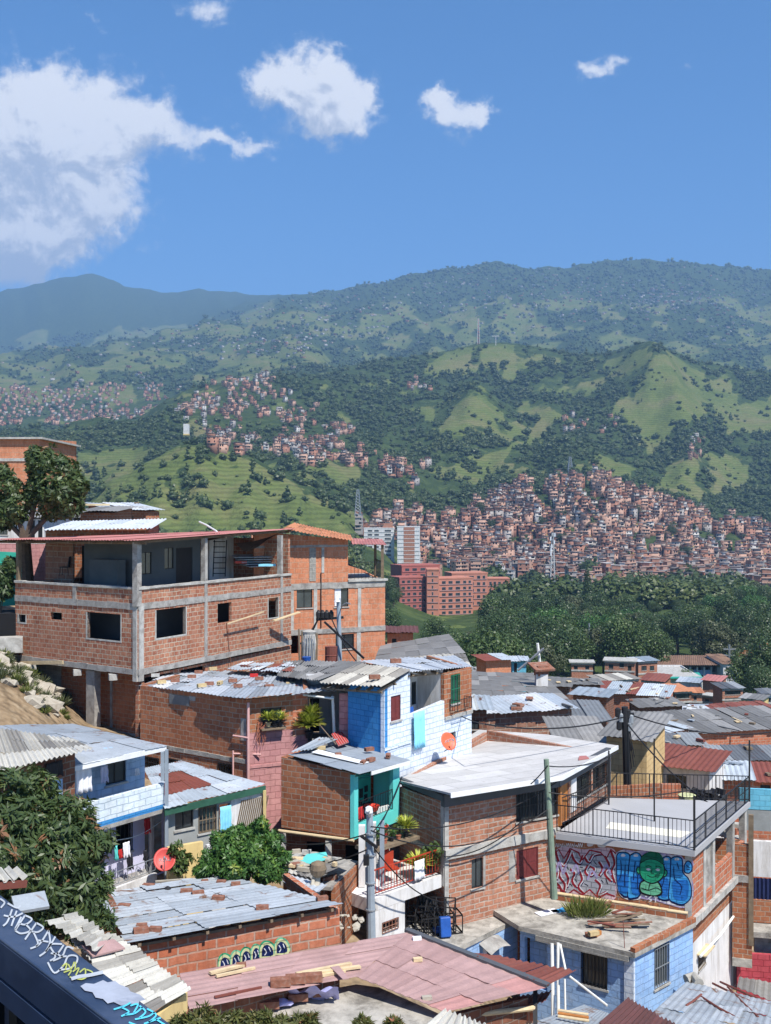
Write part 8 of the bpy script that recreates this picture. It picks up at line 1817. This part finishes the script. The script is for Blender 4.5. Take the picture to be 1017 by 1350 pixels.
arr=[(np.array(mb.v),np.array([f for f in mb.f]),np.array(mb.t),np.array(mb.m)) for mb in TM]
rest=allh[NT_:]
pm=RNG.uniform(0,1,900)
mt=[]
for cx_,cy_,sx,sy,n in ((360,420,95,26,150),(470,408,60,16,60),(890,395,50,9,190),(720,385,80,16,170),(960,420,60,20,60),(250,455,40,8,40),(800,400,150,28,110),(90,490,60,16,25),(385,455,50,8,45),(580,385,45,12,30)):
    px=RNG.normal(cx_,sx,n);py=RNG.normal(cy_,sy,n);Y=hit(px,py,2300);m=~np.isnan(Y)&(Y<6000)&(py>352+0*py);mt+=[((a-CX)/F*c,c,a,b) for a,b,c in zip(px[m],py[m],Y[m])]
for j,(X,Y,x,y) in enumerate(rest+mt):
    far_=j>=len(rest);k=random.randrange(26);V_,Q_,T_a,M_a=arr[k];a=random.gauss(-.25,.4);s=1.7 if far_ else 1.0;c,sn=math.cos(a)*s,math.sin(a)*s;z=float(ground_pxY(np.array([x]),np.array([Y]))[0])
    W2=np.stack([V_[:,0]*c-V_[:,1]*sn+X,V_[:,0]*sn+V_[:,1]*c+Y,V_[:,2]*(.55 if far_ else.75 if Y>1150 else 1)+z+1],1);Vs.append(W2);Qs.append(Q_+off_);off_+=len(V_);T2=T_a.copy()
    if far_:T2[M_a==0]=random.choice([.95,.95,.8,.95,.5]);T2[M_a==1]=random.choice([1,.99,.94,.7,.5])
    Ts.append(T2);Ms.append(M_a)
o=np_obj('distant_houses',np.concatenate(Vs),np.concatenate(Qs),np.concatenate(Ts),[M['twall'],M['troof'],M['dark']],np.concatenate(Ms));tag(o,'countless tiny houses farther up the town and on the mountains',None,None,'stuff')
# ================================================================== the wood between the near roofs and the town
def wood_tree(kind,k):
    random.seed(50+k);h={'round':11,'broad':10,'tall':15,'pine':19,'orange':8,'olive':9,'palm':10}[kind]
    t=thing('tree','x','tree',(0,0,0));t.name={'palm':'palm_tree','pine':'conifer_tree'}.get(kind,'broadleaf_tree')
    tr=trunk_mb(h*.6,.28 if kind!='palm' else.2,4 if kind not in ('palm','pine') else 0,h*.2,h*.7,6)
    if kind in ('pine','palm'):tr=MB();tr.tube([(0,0,-1),(.1,0,h*.5),(0,0,h*.95)],[.35,.25,.12],6)
    tr.build('trunk',M['bark'],t)
    mt_={'round':'leaf_mid','broad':'leaf_dark','tall':'leaf_dark','pine':'leaf_dark','orange':'leaf_orange','olive':'leaf_olive','palm':'leaf_mid'}[kind]
    if k%3==1 and kind=='round':mt_='leaf_bright'
    if kind=='palm':
        P,N_,D_=[],[],[]
        for f in range(22):
            a=random.random()*6.28;el=random.uniform(-.3,1.1)
            for s in range(9):q=s/8;r=q*3.6;P.append((math.cos(a)*r*math.cos(el*(1-q*.5)),math.sin(a)*r*math.cos(el*(1-q*.5)),h*.95+r*math.sin(el)*.8-1.6*q*q));D_.append((-math.sin(a),math.cos(a),-.5));N_.append((math.cos(a)*.3,math.sin(a)*.3,1))
        V_,Q_=leaf_quads(np.array(P),np.array(N_,float),1.5,.5,dirs=np.array(D_,float));np_obj('crown',V_,Q_,RNG.random(len(Q_)),[M[mt_]],parent=t);return t
    if kind=='pine':lob=[(random.uniform(-.6,.6)*(1.2-q),random.uniform(-.6,.6)*(1.2-q),4+q*(h-5),.6+2.0*(1-q)) for q in [i/11 for i in range(12)]]
    else:lob=rand_lobes(13,h*.36,h*.52,h*.13,h*.22,h*.38,'round' if kind!='broad' else 'flat')
    crown_mesh('crown',lob,4200,.46,.32,[M[mt_]],parent=t,inner=.72,up=.35);return t
WT=[wood_tree(k_,i) for i,k_ in enumerate(['round','round','round','broad','broad','tall','tall','pine','orange','olive','palm','olive'])]
random.seed(77);first=set()
LOOK=['mid-green round','bright green round','mid-green lumpy','dark spreading','dark flat-topped','tall dark','tall dense','dark conical','orange-leaved','dull olive','feathery palm','greyish olive']
def wood_place(px,Y,k,sc,where,rz=None):
    z=float(ground_pxY(np.array([px]),np.array([Y]))[0]);loc=((px-CX)/F*Y,Y,z-.3);rz=random.random()*6.28 if rz is None else rz
    lab=f'{LOOK[k]} tree {where}' if k!=10 else f'palm tree {where}';grp='trees of the wood '+where
    if k not in first:first.add(k);o=WT[k];o.location=loc;o.rotation_euler.z=rz;o.scale=(sc,sc,sc);tag(o,lab,'tree',grp)
    else:copy_thing(WT[k],loc,rz,sc,lab,grp)
def top_row(px):return np.interp(px,[505,560,630,646,700,760,800,830,880,930,970,1017,1060],[812,822,818,778,782,770,790,785,800,782,772,768,770])
WH=lambda x,Y:(('left of the red apartment blocks' if x<570 else 'in front of the red apartment blocks' if x<650 else 'behind the small turquoise hut' if x<740 else 'behind the salmon brick houses' if x<860 else 'behind the tiled school' if x<960 else 'by the road at the right edge')+(', front row' if Y<260 else ', rear row' if Y>360 else ', middle row'))
plc=[]
for Y,n in ((178,14),(210,22),(245,28),(285,32),(325,32),(370,34),(415,34),(455,34),(510,28)):
    for i in range(n):
        px=512+(1060-512)*(i+random.random()*.9)/n
        if Y<230 and (740<px<990):continue
        if Y<200 and px>700:continue
        if 520<px<652 and Y>290:continue
        if 862<px<985 and Y<262:continue
        k=random.choice([0,0,1,2,2,3,3,4,5,5,6,9,11]);h=[11,11,11,10,10,15,15,19,8,9,10,9][k]
        z=float(ground_pxY(np.array([px]),np.array([float(Y)]))[0]);want=zat(top_row(px)+random.uniform(-6,14)+max(0,(400-Y)*.12),Y)-z;sc=float(np.clip(want/h,.45,1.25))*random.uniform(.8,1.05)
        plc.append((px,Y+random.uniform(-14,14),k,sc))
plc+=[(652,330,0,1.3),(775,395,7,1.15),(1003,210,8,1.3),(810,187,10,.55),(756,540,10,1.0),(660,560,10,.9),(818,176,9,.6),(1010,190,4,1.0),(980,205,2,.8),(1000,175,6,.7),(906,212,2,.45),(520,420,5,.8),(515,300,2,.9),(525,200,0,.6),(828,172,1,.5),(545,240,4,.8),(572,280,0,.9),(600,235,2,.8),(512,430,2,.7),(519,410,0,.6),(655,400,4,.7),(668,420,5,.6),(690,430,0,.8),(715,440,2,.8)]
for q in plc:wood_place(q[0],q[1],q[2],q[3],WH(q[0],q[1]))
for i in range(70):
    px,py=random.uniform(560,1010),random.uniform(650,775);Y=float(hit(np.array([px]),np.array([py]),480)[0])
    if Y!=Y or Y>1300 or not any(inpoly(np.array([px]),np.array([py]),p)[0] for p in TOWN[:1]):continue
    if fbm(np.array([px/22+50]),np.array([py/13]),3)[0]<.60 and random.random()<.6:continue
    wood_place(px,Y,random.choice([0,3,4,5,10]),random.uniform(.8,1.2),'between the houses of the hillside town')
for k in range(12):
    if k not in first:
        for c in WT[k].children:bpy.data.objects.remove(c)
        bpy.data.objects.remove(WT[k])
for i,(x,y,c) in enumerate(((737,857,'white_paint'),(752,853,'white_paint'),(787,852,'steel'))):
    Y=262;t=thing('parked_car',['white car parked under the trees, leftmost of three','white car parked under the trees, the middle one','grey car parked under the trees, rightmost of three'][i],'car',at(x,y+4,Y),'cars parked under the trees');b=Vector(at(x,y+3,Y))
    mb=MB();pr=[(-2.1,.3),(-2.1,.85),(-1.2,.95),(-.7,1.45),(.9,1.45),(1.5,.98),(2.1,.85),(2.15,.3)];n=len(pr);mb.add([b+Vector((px_,sy*.85,pz_)) for sy in (-1,1) for px_,pz_ in pr],[tuple(range(n)),tuple(range(2*n-1,n-1,-1))]+[(i_,(i_+1)%n,n+(i_+1)%n,n+i_) for i_ in range(n)]);mb.build('body',M[c],t)
    for wx in (-1.3,1.3):mb=MB();mb.tube([b+Vector((wx,-.95,.33)),b+Vector((wx,.95,.33))],.33,10);mb.build('wheel',M['black'],t)
    mb=MB();mb.box(b+Vector((.1,-.86,1.15)),(1.5,.06,.35));mb.build('side_window',M['glass'],t)
# ================================================================== near trees
def near_tree(name,label,base,trunk_h,lobes,mat,n_cl,leaf_l,leaf_w,per=13,droop=.5,trunk_r=.18):
    t=thing(name,label,'tree',base);b=Vector(base);mb=MB();lo=[Vector(l[:3]) for l in lobes];fork=b+Z*trunk_h;mb.tube([b-Z*.6,b+Z*trunk_h*.5+Vector((.1,0,0)),fork],[trunk_r*1.3,trunk_r,trunk_r*.8],8)
    for p in lo[::2]:m_=(fork+p)/2+Vector((0,0,-.1));mb.tube([fork,m_,p],[trunk_r*.55,trunk_r*.35,trunk_r*.1],5)
    mb.build('trunk',M['bark'],t)
    P,d,k=shell_points(lobes,n_cl,.62);out=d+RNG.normal(size=d.shape)*.35+np.array([0,0,.35]);out/=np.linalg.norm(out,axis=1)[:,None]
    C=np.repeat(P,per,axis=0);O=np.repeat(out,per,axis=0);r=RNG.normal(size=C.shape);r-=O*(r*O).sum(1)[:,None];r/=np.linalg.norm(r,axis=1)[:,None]
    D=r+O*RNG.uniform(-.15,.8,(len(C),1))-np.array([0,0,droop])*RNG.random((len(C),1));D/=np.linalg.norm(D,axis=1)[:,None];L=leaf_l*RNG.uniform(.6,1.2,len(C));ctr=C+D*L[:,None]*.55
    Nn=O+RNG.normal(size=O.shape)*.35;V_,Q_=leaf_quads(ctr-np.array(b),Nn,L,leaf_w*RNG.uniform(.8,1.2,len(C)),dirs=D,fold=.12)
    ct=np.repeat(RNG.random(n_cl)**2,per);tone=np.clip(.15+.45*RNG.random(len(C))+.30*ct,0,.93);tone[np.repeat(RNG.random(n_cl)<.035,per)]=1.0
    np_obj('crown',V_,Q_,tone,[M[mat]],parent=t);return t
def px_lobes(Y,lst):return [(*at(x,y,Y+dy),r/F*Y) for x,y,r,dy in lst]
near_tree('mango_tree','large dark mango tree with long drooping leaves at the left edge',(at(50,1250,23.5).x,23.5,-12),2.5,px_lobes(23.5,[(0,1060,46,0),(35,1050,38,.5),(-25,1100,50,.5),(15,1110,48,-.6),(60,1085,44,.2),(95,1080,28,.2),(88,1115,42,-.3),(124,1108,22,0),(60,1140,48,-.6),(105,1150,30,0),(15,1150,40,0),(85,1180,40,-.5),(118,1195,26,-.2),(55,1190,36,-.4),(128,1215,18,-.3),(105,1215,24,-.5),(35,1170,36,-.5),(-30,1150,45,0)]),'leaf_mango',2600,.24,.062,12)
near_tree('bushy_tree','small bright green leafy tree behind the foreground zinc roof',(at(310,1180,28.8).x,28.8,-12.4),1.2,px_lobes(28.8,[(292,1108,13,0),(314,1104,15,0),(338,1100,15,.2),(358,1112,14,0),(335,1125,20,-.4),(302,1130,19,-.3),(280,1136,15,-.3),(266,1148,9,-.5),(310,1148,16,-.6),(350,1146,16,-.4),(372,1130,9,0),(368,1148,9,0),(345,1086,7,0)]),'leaf_bright',1300,.17,.055,11)
near_tree('dark_tree','dark crooked tree standing behind the terrace at the upper left',(at(34,765,53).x,53,-5.0),3.6,px_lobes(53,[(58,612,22,0),(80,622,20,0),(98,640,16,0),(72,645,22,-.5),(50,640,14,0),(92,662,17,0),(70,668,16,0),(12,645,16,0),(2,625,12,0),(20,668,18,0),(5,680,16,0),(45,600,10,0),(-15,660,22,0),(38,655,10,0)]),'leaf_mango',1700,.34,.13,10,trunk_r=.30)
near_tree('shade_bush','dark bush at the left edge behind the dirt bank',(at(0,790,50).x,50,-5.5),.5,px_lobes(50,[(0,760,14,0),(15,745,10,0),(5,775,12,0)]),'leaf_dark',260,.28,.12,9,trunk_r=.08)
bl_=[('young_shrub','reddish young leafy shrub at the bottom edge left of the lilac cloth',[(245,1352,9,0),(262,1346,8,0),(272,1334,4,0),(284,1350,9,0),(300,1352,9,0),(266,1326,3,0),(235,1354,8,0),(312,1344,5,0)],'leaf_young'),('green_shrub','green shoots at the bottom edge below the bricks',[(335,1352,9,0),(350,1344,5,0),(372,1354,9,0),(395,1350,7,0),(412,1346,4,0)],'leaf_young'),('young_shrub','small reddish shrub at the bottom edge beside the pale slab',[(478,1354,6,0),(520,1354,5,0)],'leaf_young')]
for i,(nm,l,lb_,m) in enumerate(bl_):near_tree(nm,l,(at(lb_[0][0],1400,12.5).x,12.5,-8.6),1.2,px_lobes(12.5,lb_),m,230,.12,.026,11,droop=.15,trunk_r=.03)
near_tree('vine','thin leafy vine in front of the yellow wall',(at(238,1160,30.4).x,30.4,-11.5),.5,px_lobes(30.4,[(232,1120,8,0),(243,1132,10,0),(236,1145,8,0)]),'leaf_mid',90,.16,.07,8,trunk_r=.03)
near_tree('vine','sparse leafy shrub between the mango tree and the ornate railing',(at(137,1190,27).x,27,-11.8),.6,px_lobes(27,[(138,1168,10,0),(130,1180,10,0),(142,1155,6,0)]),'leaf_mid',110,.15,.05,9,trunk_r=.03)
rs=random.Random(31)
for i in range(60):
    px,Y=rs.uniform(-10,90),rs.uniform(42.5,49);z=float(ground_pxY(np.array([px]),np.array([Y]))[0]);b=np.array([(px-CX)/F*Y,Y,z]);n=60;d=np.stack([RNG.normal(size=n)*.6,RNG.normal(size=n)*.6,RNG.uniform(.3,1,n)],1);d/=np.linalg.norm(d,axis=1)[:,None];s=rs.uniform(.25,.6)
    V_,Q_=leaf_quads(d*s*.5,np.cross(d,RNG.normal(size=(n,3))),s,.05,dirs=d);o=np_obj('weed',V_,Q_,RNG.random(n),[M['leaf_olive' if i%3 else 'grassblade']],loc=tuple(b));tag(o,'dry weed tuft on the dirt bank left of the big brick house','weed','weed tufts on the dirt bank')
# ================================================================== overhead cables
pc=PL.location;top1=at(488,1082,30.6)
cb=[(at(824,945,43),at(640,955,37.5),.5,'thick cable from the black power pole over the white roof'),(at(640,955,37.5),at(560,905,48),.5,'cable running on from the white roof towards the grey sheds'),(at(489,1090,30.5),fg1.P(fg1.L-.2,-9.2,.2),1.0,'sagging cable from the grey pole to the corner of the white roof'),(at(489,1095,30.5),at(722,1068,34.4),1.3,'lower sagging cable from the grey pole to the green timber pole'),
      (at(489,1098,30.5),at(375,1112,34),.25,'cable from the grey pole along the foot of the turquoise house'),(at(489,1118,30.5),at(380,1140,33),.3,'cable from the grey pole into the shade above the shack'),(at(722,1010,34.5),at(815,992,41),.35,'cable from the green timber pole to the right corner of the white roof'),(at(722,1010,34.5),at(700,1034,34.6),.05,'short cable from the green timber pole down to the window corner'),
      (at(724,1080,34.4),at(690,1081,35),.1,'short cable stay left of the green timber pole'),(at(690,1081,35.3),at(586,1130,33.7),.5,'dark cable drooping along the floor band of the brick house'),(at(724,1045,34.4),at(918,1040,34),.35,'thin cable crossing in front of the deck railing'),(at(824,950,43),at(960,1075,39),.6,'cable descending from the black power pole across the deck'),
      (at(824,940,43),at(1040,960,60),1.0,'thin cable from the black power pole to the right edge'),(at(420,815,50.2),at(395,850,49.5),.2,'short cable from the crossarm to the timber posts'),(at(437,815,50),at(470,872,46),.3,'cable from the crossarm down to the roof'),(at(489,1112,30.5),at(586,1190,33.8),.6,'cable from the grey pole to the red railed terrace corner'),
      (at(420,816,50),at(396,848,52),.4,'slack wire behind the crossarm'),(at(489,1100,30.5),fe2.P(fe2.L,-9,.1),.4,'cable rising from the grey pole to the turquoise corner')]
for a,b,s,l in cb:cable(a,b,s*.6,l,.02 if a.y<40 else.03)
rs=random.Random(6)
for i in range(9):a=at(824+rs.uniform(-8,8),940+rs.uniform(0,15),43);cable(a,at(826+rs.uniform(-12,12),985+rs.uniform(-10,30),42.9),-.1+rs.random()*.2,'loose wire hanging down from the black power pole',.02,group='loose wires on the black power pole',n=8)
# ================================================================== look-alikes: say which one by its place in the row
import collections
bpy.context.view_layer.update()
dup_=collections.defaultdict(list)
for o in SC.objects:
    if o.parent is None and o.get('label') and o.get('group'):dup_[o['label']].append(o)
def ordinal(n):return str(n)+('th' if 10<n%100<14 else {1:'st',2:'nd',3:'rd'}.get(n%10,'th'))
for lab,obs in dup_.items():
    if 1<len(obs)<=24 and len(lab.split())<=13:
        obs.sort(key=lambda o:o.location.x/max(o.location.y,.1))
        for i,o in enumerate(obs):o['label']=lab+', '+('leftmost' if i==0 else 'rightmost' if i==len(obs)-1 else ordinal(i+1)+' from left')
